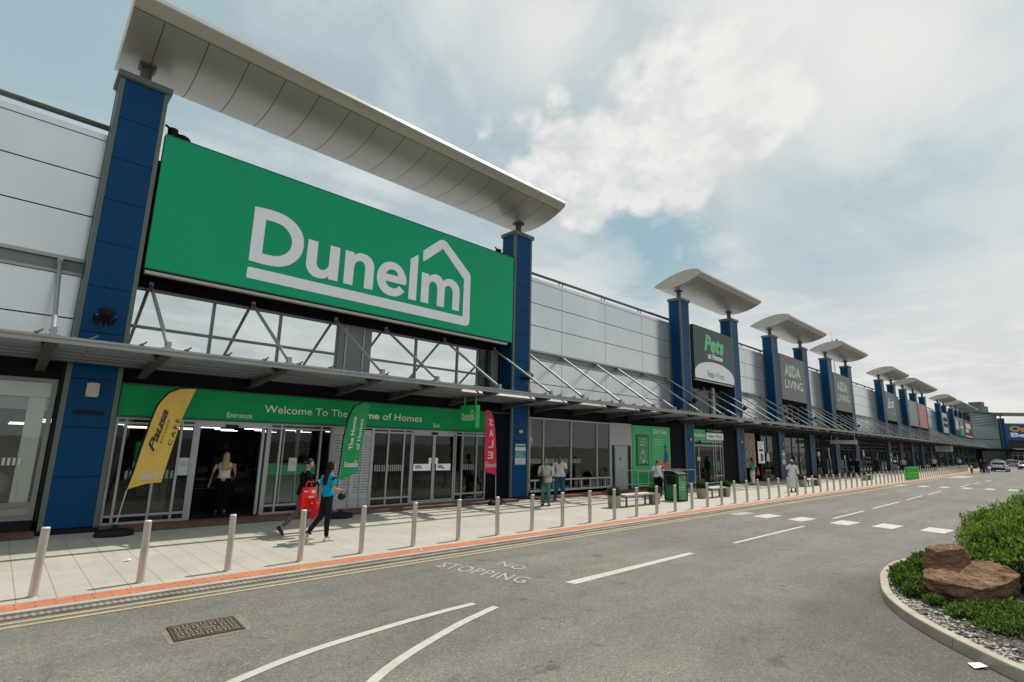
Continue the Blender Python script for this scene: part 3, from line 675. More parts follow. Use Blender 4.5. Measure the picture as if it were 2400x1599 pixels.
# wide entrance with open sliding leaves
q = MB(); q.box(3.80, 5.68, SY-.01, SY+.14, 2.48, 2.66, 0); q.box(3.80, 3.90, SY-.012, SY+.12, .1, 2.48, 0); q.box(5.62, 5.68, SY-.012, SY+.12, .1, 2.48, 0); q.box(5.50, 5.57, SY+.04, SY+.12, .12, 2.48, 0); q.build('sliding_entrance', fr, u0)
q = MB(); q.box(4.50, 4.82, SY-.05, SY-.012, 2.46, 2.55); q.build('door_sensor', black_m, u0)
shopwin(u0, 5.68, 7.60, .10, 2.64, (6.02, 7.23), (2.50, .34), glass, fr, .055)
q = MB(); q.box(5.72, 6.9, SY+.06, SY+.065, .4, 1.5); q.build('frosted_film', frost, u0)
q = MB(); q.box(6.1, 6.14, SY+.02, SY+.12, .36, 2.48); q.box(6.55, 6.57, SY+.02, SY+.12, .36, 1.5); q.box(6.62, 6.72, SY+.35, SY+.45, .3, 2.5); q.build('inner_mullion', mat('inner_mullion_grey', (.25, .28, .27), .5), u0)
q = MB(); rd = random.Random(5)
for x in (5.78, 5.86, 5.97, 6.06, 6.5, 6.58, 6.66, 6.74, 6.82): q.box(x, x+.045, SY+.035, SY+.043, 1.2, 1.45, 0)
q.box(5.72, 7.15, SY+.03, SY+.034, 1.17, 1.46, 1); q.build('window_stripe_transfer', [white_m, mat('transfer_green', (.01, .20, .075), .5)], u0)
# panel with long list poster
q = MB(); q.box(7.62, 8.28, SY+.02, SY+.06, .15, 2.6); q.box(8.30, 8.98, SY+.015, SY+.06, .15, 2.55); q.build('information_panel', mat('poster_pale', (.44, .46, .49), .5), u0)
q = MB()
for j in range(22):
    z = 2.35-j*.085
    for xx in (7.70, 8.02, 8.42, 8.72): q.box(xx, xx+.16+.05*((j*7+int(xx*10)) % 3), SY+.010, SY+.0125, z, z+.022)
q.build('poster_text', mat('poster_text_grey', (.14, .15, .16), .6), u0)
q = MB()
for x in (7.63, 8.29, 8.66, 8.98): q.box(x-.03, x+.03, SY-.01, SY+.08, .10, 2.64)
q.box(7.6, 9.0, SY-.005, SY+.08, 2.6, 2.64); q.box(7.6, 9.0, SY-.006, SY+.08, .10, .15); q.box(7.66, 8.95, SY-.004, SY+.01, .36, .40)
q.build('panel_frame', fr, u0)
shopwin(u0, 9.01, 10.55, .10, 2.64, (9.6, 10.22), (2.50, .36), glass, fr, .055)
def sliding_door(un, x0, x1, zt=2.50):
    xm = (x0+x1)/2
    q = MB(); q.box(x0, x1, SY-.01, SY+.14, zt, zt+.14, 0); q.build('door_header', fr, un)
    for a, b in ((x0, xm-.004), (xm+.004, x1)):
        f = MB(); f.box(a, a+.055, SY+.01, SY+.06, .1, zt); f.box(b-.055, b, SY+.01, SY+.06, .1, zt); f.box(a+.055, b-.055, SY+.01, SY+.06, .1, .22); f.box(a+.055, b-.055, SY+.01, SY+.06, zt-.06, zt)
        d = f.build('door', fr, un); p = MB().box(a+.05, b-.05, SY+.03, SY+.036, .2, zt-.05).build('pane', glass, un); p.parent = d
sliding_door(u0, 10.57, 12.43)
q = MB(); q.box(11.35, 11.6, SY-.05, SY-.012, 2.48, 2.56); q.build('door_sensor', black_m, u0)
for a, b in ((10.62, 11.40), (11.58, 12.28)):
    q = MB(); q.box(a+.03, b-.02, SY+.0, SY+.004, 1.22, 1.45, 0); q.box(a+.1, a+.32, SY-.004, SY-.001, 1.36, 1.40, 1); q.box(a+.1, a+.4, SY-.004, SY-.001, 1.30, 1.335, 1)
    q.box(11.28 if a < 11 else 11.56, 11.40 if a < 11 else 11.68, SY+.0, SY+.0045, 1.455, 1.66, 0); c = 11.34 if a < 11 else 11.62; q.lathe((c, SY-.002, 1.57), [(.04, 0), (.04, .002)], 10, 1)
    q.build('door_notice', [white_m, black_m], u0)
shopwin(u0, 12.45, 13.98, .10, 2.64, (12.80, 13.5), (2.50, .36), glass, fr, .055)
navy_wall(u0, 13.99, 15.15)
q = MB(); 
for x in (9.05, 9.16, 9.24, 9.32, 9.42, 9.5, 9.66, 9.74, 9.82, 9.90, 9.98, 10.06, 10.14): q.box(x, x+.045, SY+.036, SY+.043, 1.22, 1.43)
for x in [12.9+i*.09 for i in range(6)]: q.box(x, x+.045, SY+.036, SY+.043, 1.22, 1.43)
q.build('window_stripe_transfer', mat('transfer_grey', (.30, .32, .31), .6), u0)
q = MB(); q.box(2.55, 2.95, SY+.15, SY+.17, 1.55, 2.05, 0); q.box(2.55, 2.95, SY+.15, SY+.172, 1.42, 1.55, 1); q.build('hanging_poster', [sgreen_m, white_m], u0)
q = MB(); text(q, 'home', (2.60, SY+.145, 1.96), (.26, 0, 0), h=.05); q.build('poster_text', letter_m, u0)
for x in (3.50, 6.32):
    q = MB(); q.box(x, x+.24, SY+.022, SY+.026, 1.22 if x < 5 else 1.28, 1.66); text(q, 'Click &', (x+.04, SY+.02, 1.52), (.15, 0, 0), h=.035, m=1); text(q, 'Collect', (x+.04, SY+.02, 1.47), (.16, 0, 0), h=.035, m=1); q.build('window_notice', [mat('notice_pale', (.50, .54, .54), .5), black_m], u0)
q = MB()
for x in (2.4, 2.5, 2.75, 2.86, 3.15, 3.25, 3.36): q.box(x, x+.06, SY+.036, SY+.043, 1.15, 1.35)
q.build('window_stripe_transfer', mat('transfer_pale', (.25, .27, .25), .6), u0)
q = MB(); q.box(3.05, 3.45, 16.6, 16.9, .1, 1.1, 0); q.box(3.0, 3.5, 16.55, 16.95, 1.1, 1.14, 1); q.box(2.5, 3.45, 16.5, 16.52, 1.14, 1.4, 2); q.build('till_counter', [mat('counter_wood', (.16, .13, .10), .6), mat('counter_top', (.3, .3, .28), .4), mat('counter_green', (.01, .16, .07), .5)], u0)
# interior rails inside the entrance
q = MB(); q.tube((3.7, 17.6, .75), (5.1, 17.6, .75), .014); q.tube((3.7, 17.6, 1.0), (5.1, 17.6, 1.0), .014); q.tube((5.1, 17.6, .1), (5.1, 17.6, 1.02), .014); q.build('entrance_guide_rail', mat('dim_rail_steel', (.12, .12, .12), .5, .3), u0)
rd = random.Random(11); LT = [(x+rd.uniform(-.3, .3), y) for y, n_, s_ in ((38, 7, 3.2), (44, 9, 3.1), (50, 10, 3.3), (57, 11, 3.7)) for x in [1+i*s_+(y % 5)*.3 for i in range(n_)]]
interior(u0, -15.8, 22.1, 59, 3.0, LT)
# right-hand windows, low rails, door
RW = mat('pale_window_frame', (.42, .43, .41), .5)
q = MB(); q.box(16.42, 21.1, SY+.12, SY+.14, 2.98, 3.34); q.box(18.9, 19.05, SY+.28, SY+.32, .8, 3.0); q.box(20.3, 20.85, SY+.28, SY+.31, .8, 3.0); q.box(20.9, 20.96, SY+.28, SY+.31, .8, 3.0); q.build('display_frame', mat('display_pale', (.82, .83, .78), .6), u0)
q = MB(); q.box(16.42, 21.1, SY+.06, SY+.065, .75, 1.38); q.build('frosted_film', frost, u0)
shopwin(u0, 16.40, 22.2, .27, 3.38, (17.30, 19.17, 21.12), (), wglass, RW, .06)
q = MB(); q.box(16.42, 22.2, SY-.07, SY-.01, .70, .76); q.box(16.42, 22.2, SY-.075, SY-.01, .25, .33)
for x in (16.74, 17.25, 17.95, 18.57, 19.85, 20.50, 21.68): q.box(x-.022, x+.022, SY-.06, SY-.02, .33, .70)
q.build('low_window_rail', RW, u0)
q = MB()
for i in range(34):
    if i % 9 != 7: q.box(16.5+i*.1, 16.55+i*.1, SY+.036, SY+.042, 1.42, 1.62)
q.build('window_stripe_transfer', mat('transfer_pale2', (.30, .31, .29), .6), u0)

# --- pet shop
u1 = unit(22.2, 40.6, 'grey clad shop with bright green window panels and arched white strip on its dark sign')
std_unit(u1, 22.2, 40.6, [(30.45, 36.75)], [(29.05, 38.15)])
for x in PX[2:4]: pillar(u1, x)
clerestory(u1, 30.57, 36.70, (32.2, 33.2, 34.9), ()); soffit_wall(u1, 22.2, 40.6)
MB().box(32.3, 36.68, WY-.1, WY-.065, 4.0, 6.06).build('infill_panel', mat('dark_teal_infill', (.008, .02, .022), .3), u1)
MB().box(34.55, 34.85, WY-.25, WY-.1, 4.0, 6.3).build('infill_post', mat('infill_post_pale', (.42, .43, .41), .5), u1)
base_step(u1, 22.2, 29.45, .10, 15.35)
q = MB(); q.box(22.21, 24.08, SY-.01, SY+.2, 2.30, 3.40, 0); q.box(22.21, 22.30, SY-.01, SY+.2, .12, 2.3, 0); q.box(23.98, 24.08, SY-.01, SY+.2, .12, 2.3, 0); q.build('white_wall_panel', mat('pale_grey_panel', (.40, .41, .42), .5), u1)
d = MB().box(22.62, 23.62, SY+.0, SY+.06, .1, 2.22).build('side_door', mat('door_grey', (.36, .38, .40), .5), u1)
q = MB().lathe((23.03, SY-.006, 1.60), [(.1, 0), (.1, .002)], 14); q.v = [Vector((v.x, SY-.006-(v.z-1.6), 1.60+(v.y-(SY-.006)))) for v in q.v]; k_ = q.build('door_sign', mat('mandatory_blue', (.02, .25, .33), .5), u1); k_.parent = d
q = MB(); q.box(22.55, 22.62, SY-.01, SY+.08, .1, 2.29); q.box(23.62, 23.69, SY-.01, SY+.08, .1, 2.29); q.box(22.62, 23.62, SY-.01, SY+.08, 2.225, 2.29); q.build('door_frame', mat('door_frame_grey', (.28, .29, .30), .5), u1)
for a, b in ((22.31, 22.54), (23.70, 23.97)): MB().box(a, b, SY+.02, SY+.03, .14, 2.28).build('side_pane', dkglass, u1)
q = MB(); q.box(24.12, 25.93, SY-.02, SY+.1, .78, 3.36); q.box(25.99, 27.93, SY-.02, SY+.1, .78, 3.37); q.box(24.12, 25.93, SY+.0, SY+.1, .22, .72); q.box(25.99, 27.93, SY+.0, SY+.1, .22, .72); q.build('green_window_panel', sgreen_m, u1)
q = MB(); q.box(25.94, 25.98, SY-.03, SY+.1, .2, 3.38); q.box(24.1, 27.95, SY-.025, SY+.1, .725, .775); q.box(24.1, 27.95, SY-.03, SY+.1, .14, .21); q.build('panel_mullion', mat('green_mullion', (.03, .28, .12), .4, .3), u1)
words(u1, letter_m, [(('Click+Collect', (26.12, SY-.024, 2.98), (1.5, 0, 0)), dict(h=.25, bold=.02))]+[((s_, (26.25, SY-.024, 2.62-i*.14), (.95-.1*i, 0, 0)), dict(h=.09)) for i, s_ in enumerate(('Order in store', 'for delivery to', 'your home'))])
q = MB(); S_ = SY-.05
q.box(24.46, 25.66, S_, SY-.021, 1.26, 2.88, 0); q.box(24.56, 25.56, S_-.006, S_-.001, 1.36, 2.78, 1)
for i, s_ in enumerate(('The happy', 'healthy pet', 'offers')): text(q, s_, (24.72, S_-.009, 2.60-i*.15), (.68-.12*(i == 2), 0, 0), h=.1, m=2)
rd = random.Random(4)
for i in range(70):
    z = rd.uniform(1.40, 2.15); w = .44*(1-(z-1.38)/1.0)+.03; x = 25.06+rd.uniform(-w, w); s_ = rd.uniform(.02, .05)
    q.add([(x-s_, S_-.0075-i*2e-5, z-s_), (x+s_, S_-.0075-i*2e-5, z-s_*.6), (x+s_*.8, S_-.0075-i*2e-5, z+s_), (x-s_*.5, S_-.0075-i*2e-5, z+s_*.8)], [(0, 1, 2, 3)], rd.choice((3, 3, 4, 2)))
q.add([(25.02, S_-.01, 2.1), (25.14, S_-.01, 2.1), (25.08, S_-.01, 2.36)], [(0, 1, 2)], 5)
q.build('framed_poster', [mat('poster_frame_green', (.004, .06, .03), .4), mat('poster_green', (.02, .24, .09), .4), letter_m, mat('poster_pale_green', (.30, .48, .33), .5), mat('poster_mid_green', (.10, .34, .17), .5), mat('poster_red', (.5, .06, .05), .5)], u1)
q = MB()
def shape(pts, m, dy=.0): q.add([(x, SY-.023-dy, z) for x, z in pts], [tuple(range(len(pts)))], m)
shape([(26.45, .95), (27.15, .95), (27.1, 1.35), (26.95, 1.65), (26.85, 1.35), (26.7, 1.6), (26.6, 1.3), (26.42, 1.45)], 0)
shape([(27.12, .98), (27.66, .98), (27.62, 1.9), (27.45, 2.1), (27.42, 2.3), (27.3, 2.3), (27.3, 2.05), (27.2, 1.8)], 1, .001)
shape([(27.1, .95), (27.85, .95), (27.8, 1.35), (27.62, 1.5), (27.4, 1.42), (27.15, 1.3)], 2, .002)
shape([(27.28, 2.2), (27.47, 2.2), (27.49, 2.33), (27.38, 2.42), (27.27, 2.33)], 3, .002)
q.build('panel_graphics', [mat('graphic_orange', (.62, .27, .02), .6), mat('graphic_blue', (.02, .05, .3), .6), mat('graphic_coral', (.62, .13, .06), .6), mat('graphic_brown', (.05, .03, .02), .6)], u1)
navy_wall(u1, 27.96, 29.5); navy_wall(u1, 34.7, 36.7); navy_wall(u1, 37.78, 38.1)
q = MB(); q.box(30.60, 34.62, SY-.03, SY+.1, 2.72, 3.40, 0); q.build('entrance_fascia', sgreen_m, u1)
q = MB(); q.box(32.28, 34.62, SY-.08, SY-.032, 3.25, 3.50, 0); q.box(32.30, 34.60, SY-.10, SY-.032, 2.80, 3.22, 1); text(q, 'Pets', (32.5, SY-.084, 3.30), (.65, 0, 0), h=.14, m=3, bold=.02); text(q, 'at home', (33.25, SY-.084, 3.30), (1.1, 0, 0), h=.14, m=1)
text(q, 'Vets', (32.45, SY-.104, 2.92), (.75, 0, 0), h=.18, m=2, bold=.02); text(q, 'for', (33.28, SY-.104, 2.97), (.22, 0, 0), h=.09, m=2); text(q, 'Pets', (33.60, SY-.104, 2.92), (.78, 0, 0), h=.18, m=3, bold=.02)
text(q, 'We all love', (30.7, SY-.034, 2.95), (1.45, 0, 0), h=.22, m=1, bold=.02)
q.build('entrance_lettering', [black_m, white_m, mat('text_dark', (.02, .06, .05), .5), mat('text_green', (.01, .35, .15), .5)], u1)
shopwin(u1, 30.6, 34.68, .1, 2.70, (31.35, 33.3, 33.62, 34.3), (2.42, (.55, 33.3, 34.68)), dkglass, fr, .07)
q = MB(); q.lathe((31.45, SY-.01, 2.6), [(.14, -.07), (.1, .09)], 10); q.build('door_sensor', black_m, u1)
q = MB(); q.sphere((33.98, SY+.03, 1.15), .22, sc=(1, .03, 1.7)); q.build('window_sticker', mat('sticker_green', (.01, .2, .09), .5), u1)
q = MB(); q.box(31.15, 31.55, SY+.02, SY+.025, 1.5, 1.72); q.build('window_notice', mat('notice_pale', (.5, .54, .54), .5), u1)
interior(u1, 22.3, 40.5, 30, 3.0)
q = MB(); q.box(38.12, 39.85, SY-.02, SY+.05, 1.0, 3.40, 0)
rd = random.Random(9)
for i in range(40):
    x = rd.uniform(38.2, 39.6); z = rd.uniform(1.05, 3.2); w = rd.uniform(.08, .22); h = rd.uniform(.12, .35)
    q.add([(x-w/2, SY-.022-i*4e-5, z-h/2), (x+w/2, SY-.022-i*4e-5, z-h/3), (x+w/3, SY-.022-i*4e-5, z+h/2), (x-w/3, SY-.022-i*4e-5, z+h/3)], [(0, 1, 2, 3)], rd.choice((1, 2, 3, 4)))
q.build('photo_poster', [mat('photo_tan', (.25, .17, .12), .5), mat('photo_brown', (.13, .07, .045), .5), mat('photo_grey', (.30, .29, .28), .5), mat('photo_dark', (.04, .03, .025), .5), mat('photo_skin', (.36, .21, .14), .5)], u1)

# --- further shops
def bay(un, a, b, seed):
    rd = random.Random(seed); z1 = 3.3
    k = max(2, int((b-a)/1.25)); mull = [a+(b-a)*i/k for i in range(1, k)]
    shopwin(un, a, b, .12, z1, mull, (2.5,), dkglass, mat('dim_frame', (.035, .038, .038), .5, .2), .055)
    if rd.random() < .4:
        q = MB(); q.box(a+.3, a+(b-a)*.55, SY-.08, SY-.03, .72, .78); q.box(a+.3, a+(b-a)*.55, SY-.08, SY-.03, .12, .2)
        for i in range(5): x = a+.35+i*((b-a)*.55-.4)/4; q.box(x-.02, x+.02, SY-.075, SY-.035, .2, .72)
        q.build('low_window_rail', mat('dim_rail', (.16, .17, .17), .5), un)
    q = MB(); n_ = 0
    for i in range(rd.randint(1, 3)):
        x = rd.uniform(a+.4, b-.8); w = rd.uniform(.25, .6); z = rd.uniform(1.2, 1.9); q.box(x, x+w, SY-.02-n_*.002, SY-.012, z, z+rd.uniform(.2, .7), rd.randint(0, 2)); n_ += 1
    q.build('window_notice', [mat('notice_pale', (.5, .54, .54), .5), mat('notice_grey', (.2, .2, .2), .5), mat('notice_teal', (.03, .2, .2), .5)], un)
def far_unit(x0, x1, ps, wings, label):
    un = unit(x0, x1, label)
    port = []
    for a, b in wings:
        pp = [PX[i] for i in ps if a-.5 < PX[i] < b+.5]; port.append((pp[0]+.95, pp[-1]+.1))
    std_unit(un, x0, x1, port, wings)
    for i in ps: pillar(un, PX[i])
    for (a, b) in port:
        pp = [PX[i] for i in ps if a-1.5 < PX[i] < b+.5]
        for l_, r_ in zip(pp, pp[1:]):
            shopwin(un, l_+PW, r_, 3.95, 6.08, (l_+PW+(r_-l_-PW)*.25, l_+PW+(r_-l_-PW)*.5, l_+PW+(r_-l_-PW)*.75), (5.02,), dkglass, frame_m, .09, WY-.06, 'upper_window', depth=.12)
        q = MB(); q.box(a, b, 16.1, WY+.3, 6.09, 6.3, 0); q.box(a, b, WY+.09, WY+.3, 6.3, 9.8, 0); q.build('sign_soffit', matt_m, un)
    soffit_wall(un, x0, x1, 3.3)
    cuts = sorted([x0]+[v for i in ps for v in (PX[i], PX[i]+PW)]+[x1])
    for n_, (a, b) in enumerate(zip(cuts[::2], cuts[1::2])):
        while b-a > 9: bay(un, a+.3, a+6.2, int(a*7)); navy_wall(un, a+6.2, a+7.4); a += 7.4
        if b-a > 2: bay(un, a+.35, b-.9, int(a*7)); navy_wall(un, b-.9, b)
        elif b-a > .2: navy_wall(un, a, b)
    MB().box(x0, x1, 15.5, SY+.1, -.01, .11).build('brick_step', brick_m, un)
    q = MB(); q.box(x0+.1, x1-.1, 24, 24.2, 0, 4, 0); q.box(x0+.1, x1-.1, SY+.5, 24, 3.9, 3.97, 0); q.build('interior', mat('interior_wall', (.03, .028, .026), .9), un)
    return un
shop2 = far_unit(40.6, 55.6, (4, 5), [(43.85, 52.95)], 'grey clad shop under the nearer grey living sign')
u3 = far_unit(55.6, 73.0, (6, 7), [(58.2, 67.1)], 'grey clad shop under the farther grey living sign with a bird on its wing roof')
u4 = far_unit(73.0, 91.0, (8, 9), [(79.65, 88.3)], 'grey clad shop with slate sign and white script lettering')
u5 = far_unit(91.0, 116.0, (10, 11, 12), [(93.5, 110.0)], 'grey clad shop pair under one wing roof with blank grey and pink signs')
u6 = far_unit(116.0, 134.0, (13, 14), [(122.5, 130.9)], 'grey clad shop with tall white sign carrying dark blocks')
u7 = far_unit(134.0, 166.0, (15, 16, 17, 18), [(137.5, 165.2)], 'end shop group with teal and crimson signs beside the corner tower')
q = MB(); q.box(40.25, 41.35, SY-.05, SY-.02, 1.28, 2.85, 0); text(q, 'NEW', (40.5, SY-.053, 2.6), (.55, 0, 0), h=.1, m=1); text(q, 'IN', (40.5, SY-.053, 2.4), (.3, 0, 0), h=.1, m=1); q.box(40.45, 41.15, SY-.054, SY-.051, 2.12, 2.3, 1); q.box(40.6, 40.9, SY-.054, SY-.051, 1.4, 2.0, 2); q.box(40.85, 41.1, SY-.056, SY-.052, 1.45, 1.95, 1)
k_ = q.build('window_poster', [white_m, mat('poster_ink', (.05, .05, .06), .5), mat('poster_red2', (.4, .05, .05), .5)], None, (40.8, SY-.04, 1.28)); tag(k_, 'tall white fashion poster on the dark window beyond the second blue pillar pair', 'poster')

# bird on the wing
def bird():
    q = MB(); q.sphere((0, 0, .12), .1, sc=(1.7, .8, 1)); q.sphere((.16, 0, .23), .055); q.tube((.2, 0, .23), (.26, 0, .22), .015, .003); q.tube((0, .03, .0), (0, .03, .08), .008); q.tube((0, -.03, 0), (0, -.03, .08), .008); q.obox((-.2, 0, .1), (.09, 0, -.01), (0, .035, 0), (0, 0, .012))
    o = q.build('bird', mat('pigeon_grey', (.07, .075, .08), .8)); o.location = (58.6, 14.9, 12.97); tag(o, 'small dark bird perched on the wing roof corner', 'bird')
bird()

# ------------------------------------------------------------------ canopy over the pavement
cano = empty('canopy', (75, 13.3, 3.9)); tag(cano, 'long louvred steel canopy on brackets and tie rods along the whole terrace', 'canopy')
CX0, CX1 = -6., 166.
q = MB(); q.box(CX0, CX1, 13.22, 13.34, 3.90, 4.04, 0); q.box(CX0, CX1, 13.17, 13.22, 3.985, 4.005, 0); q.build('edge_beam', slatf_m, cano)
q = MB()
for i in range(5):
    y = 13.92+i*.60
    x = CX0
    while x < CX1:
        e = min(x+3.55, CX1); q.add([(a, y+dy, z) for a in (x+.006, e-.006) for dy, z in ((0, 3.84), (.035, 3.82), (.17, 3.90), (.165, 3.985), (.12, 3.99), (.0, 3.90))], [(0, 1, 2, 3, 4, 5), (6, 11, 10, 9, 8, 7)]+[(j, 6+j, 6+(j+1) % 6, (j+1) % 6) for j in range(6)], 0); x = e
q.build('louvre_blades', slat_m, cano)
CLIPS = [CX0+5.4+.83*i for i in range(100)]
def bracket_mesh():
    q = MB()
    def flange(w, ya, yb, za, zb, t):
        q.add([(x, y, z) for y, z in ((ya, za), (yb, zb)) for x in (-w, w)]+[(x, y, z-t) for y, z in ((ya, za), (yb, zb)) for x in (-w, w)], [(0, 1, 3, 2), (4, 6, 7, 5), (0, 4, 5, 1), (2, 3, 7, 6), (0, 2, 6, 4), (1, 5, 7, 3)])
    flange(.13, 13.36, 16.9, 3.995, 4.02, .018)
    flange(.09, 13.38, 16.9, 3.90, 3.50, .018)
    q.add([(x, y, z) for x in (-.007, .007) for y, z in ((13.37, 3.88), (16.9, 3.50), (16.9, 4.0), (13.37, 3.98))], [(0, 1, 2, 3), (4, 7, 6, 5), (0, 4, 5, 1), (1, 5, 6, 2), (2, 6, 7, 3), (3, 7, 4, 0)])
    return q
def copies_of(mb, name, m, parent, locs):
    first = None
    for p in locs:
        if first is None:
            t_ = mb.build(name, m); me = t_.data; bpy.data.objects.remove(t_); first = True
        o = bpy.data.objects.new(name, me); C.objects.link(o); o.parent = parent; o.location = Vector(p)-Vector(parent.location)
q = MB(); q.box(0, .07, 13.20, 13.36, 4.04, 4.075); q.tube((.03, 13.28, 4.06), (.12, 13.24, 4.13), .018, n=6)
copies_of(q, 'edge_clip', mat('clip_grey', (.16, .165, .16), .5, .4), cano, [(x, 0, 0) for x in CLIPS])
ROD = sorted([g_+d for g_ in [1.45+7.13*k for k in range(-1, 24)] for d in (-.95, .95, 3.55) if -5.9 < g_+d < 165])
copies_of(bracket_mesh(), 'bracket', mat('bracket_grey', (.07, .072, .07), .6, .2), cano, [(x, 0, 0) for x in ROD])
def rod_mesh(top):
    q = MB(); q.tube((0, 13.32, 4.12), (0, 16.56, top-.03), .045, n=10); q.box(-.05, .05, 13.24, 13.36, 4.04, 4.2); q.box(-.11, .11, 13.22, 13.38, 4.04, 4.06); q.box(-.05, .05, 16.52, 16.68, top-.12, top+.06); q.tube((-.07, 13.30, 4.14), (.07, 13.30, 4.14), .02, n=6)
    return q
def in_portal(x): return any(a < x < b for a, b in ((1.9, 15.2), (30.4, 36.8)))
copies_of(rod_mesh(6.36), 'tie_rod', steel_m, cano, [(x, 0, 0) for x in ROD if not in_portal(x)])
copies_of(rod_mesh(6.17), 'tie_rod', steel_m, cano, [(x, 0, 0) for x in ROD if in_portal(x)])

# ------------------------------------------------------------------ signs
def SP(x, y, dy=0.):                                        # px in the traced crop -> point on the big sign face (traced outline gets its real place)
    X, Y = 550+x/3.92, 450+y/3.92
    d = fw+r2*((X-1200)/F_PX)-u2*((Y-799.5)/F_PX); t = (15.85)/d.y
    return Vector((d.x*t, 15.85+dy, CAM_H+d.z*t))
def curve_pts(pts, k=3):                                    # closed curve through the points; a third value marks a sharp corner
    out = []; n = len(pts)
    for i in range(n):
        p0, p1, p2, p3 = pts[i-1], pts[i], pts[(i+1) % n], pts[(i+2) % n]
        s1, s2 = len(p1) > 2, len(p2) > 2
        v0, v1, v2, v3 = (Vector(p[:2]) for p in (p0, p1, p2, p3)); out.append(tuple(v1))
        if s1 and s2: continue
        L_ = (v2-v1).length
        def tan(a, b, c): return (c-a).normalized()*min((b-a).length, (c-b).length)
        m1 = (v2-v1) if s1 else tan(v0, v1, v2); m2 = (v2-v1) if s2 else tan(v1, v2, v3)
        for j in range(1, k):
            u = j/k; out.append(tuple((2*u**3-3*u*u+1)*v1+(u**3-2*u*u+u)*m1+(-2*u**3+3*u*u)*v2+(u**3-u*u)*m2))
    return out
LOGO = [
 ([(190,133,1),(330,165),(460,215),(550,280),(607,355),(635,440),(630,525),(600,595),(545,648),(480,678),(400,688),(300,674),(128,627,1)], [[(290,255,1),(380,282),(450,318),(502,375),(526,440),(520,505),(490,553),(440,582),(380,591),(320,583),(250,565,1)]]),
 ([(680,433,1),(770,460,1),(752,650),(765,692),(795,716),(832,714),(860,688),(868,648),(883,492,1),(972,518,1),(943,822,1),(857,802,1),(860,776,1),(830,793),(790,796),(735,781),(690,748),(662,700),(655,650)], []),
 ([(1022,533,1),(1102,557,1),(1100,582,1),(1128,566),(1172,565),(1228,590),(1265,632),(1282,692),(1265,902,1),(1184,885,1),(1200,702),(1190,660),(1165,638),(1135,637),(1110,655),(1097,692),(1080,858,1),(996,837,1)], []),
 ([(1572,860,1),(1577,800),(1555,738),(1520,685),(1472,652),(1420,642),(1368,656),(1328,700),(1307,770),(1315,840),(1347,902),(1402,945),(1470,960),(1520,950),(1558,917,1),(1510,865,1),(1492,881),(1460,887),(1420,872),(1397,845),(1383,813,1)], [[(1390,748,1),(1503,777,1),(1495,745),(1470,720),(1435,712),(1408,724)]]),
 ([(1618,615,1),(1683,578,1),(1690,590,1),(1664,1000,1),(1593,982,1)], []),
 ([(1722,735,1),(1787,757,1),(1786,777,1),(1812,762),(1852,760),(1892,783),(1918,822,1),(1942,803),(1985,802),(2030,830),(2060,880),(2066,940),(2058,1097,1),(1996,1080,1),(2003,930),(1995,890),(1970,866),(1945,868),(1930,890),(1928,930),(1920,1062,1),(1855,1047,1),(1862,890),(1850,845),(1822,824),(1797,835),(1785,872),(1776,1027,1),(1706,1008,1)], []),
 ([(1735,540,1),(1870,452),(1905,442),(1945,458),(2155,745),(2167,790),(2155,1200,1),(2142,1224),(2115,1230,1),(112,787,1),(106,765),(118,695,1),(137,687,1),(2093,1145,1),(2108,805,1),(1915,523,1),(1745,636,1),(1732,630)], [])]
def logo_pts():
    return [([SP(*p) for p in curve_pts(o)], [[SP(*p) for p in curve_pts(h)] for h in hs]) for o, hs in LOGO]
LG = logo_pts(); LX0 = min(p.x for o, h in LG for p in o); LX1 = max(p.x for o, h in LG for p in o); LZ0 = min(p.z for o, h in LG for p in o); LZ1 = max(p.z for o, h in LG for p in o)
def logo(mb, o, U, V, n, th=0., m=0):
    """house-and-underline logo with lettering, fitted to the box o + U (width) + V (height)"""
    o, U, V = Vector(o), Vector(U), Vector(V)
    f = lambda p: o+U*((p.x-LX0)/(LX1-LX0))+V*((p.z-LZ0)/(LZ1-LZ0))
    for ou, hs in LG: mb.poly([f(p) for p in ou], n, th, m, [[f(p) for p in h] for h in hs])
def sign_thing(x0, x1, z0, z1, m, label, y0=15.86, y1=16.12, name='shop_sign', bar=False):
    r = empty(name, ((x0+x1)/2, y0, z0)); tag(r, label, 'sign', 'big shop signs between pillars'); q = MB(); q.box(x0, x1, y0, y1, z0, z1, 0); q.box(x0+.03, x1-.03, y1, y1+.05, z0+.05, z1-.05, 1); q.build('board', [m, black_m], r)
    e = MB(); e.box(x0-.005, x1+.005, y0-.008, y1, z1, z1+.03); e.box(x0-.005, x1+.005, y0-.004, y1, z0-.035, z0); e.build('edge_trim', mat(m.name+'_edge', tuple(c*.35 for c in m.node_tree.nodes['Principled BSDF'].inputs['Base Color'].default_value[:3]), .5), r)
    if bar:
        b = MB(); b.box(x0+.02, x1-.25, y0+.02, y0+.14, z0-.16, z0-.075); b.tube((x0+.02, y0+.0, z0-.14), (x1-.3, y0+.0, z0-.14), .035); b.build('light_bar', mat('light_bar_cream', (.50, .47, .41), .5), r)
        for i in range(1, 5): pass
    return r
s0 = sign_thing(2.10, 15.12, 6.44, 10.16, green_m, 'huge green sign with white lettering inside a house outline', bar=True)
q = MB(); logo(q, (LX0, 15.845, LZ0), (LX1-LX0, 0, 0), (0, 0, LZ1-LZ0), (0, -1, 0), .012); q.build('logo', white_m, s0)
pgrey = mat('sign_slate_green', (.045, .080, .070), .4, var=.04, vscl=1, spec=.3)
s1 = sign_thing(31.0, 36.65, 6.62, 10.0, pgrey, 'dark slate sign with green script over a white arch', 15.84, 16.15, bar=True)
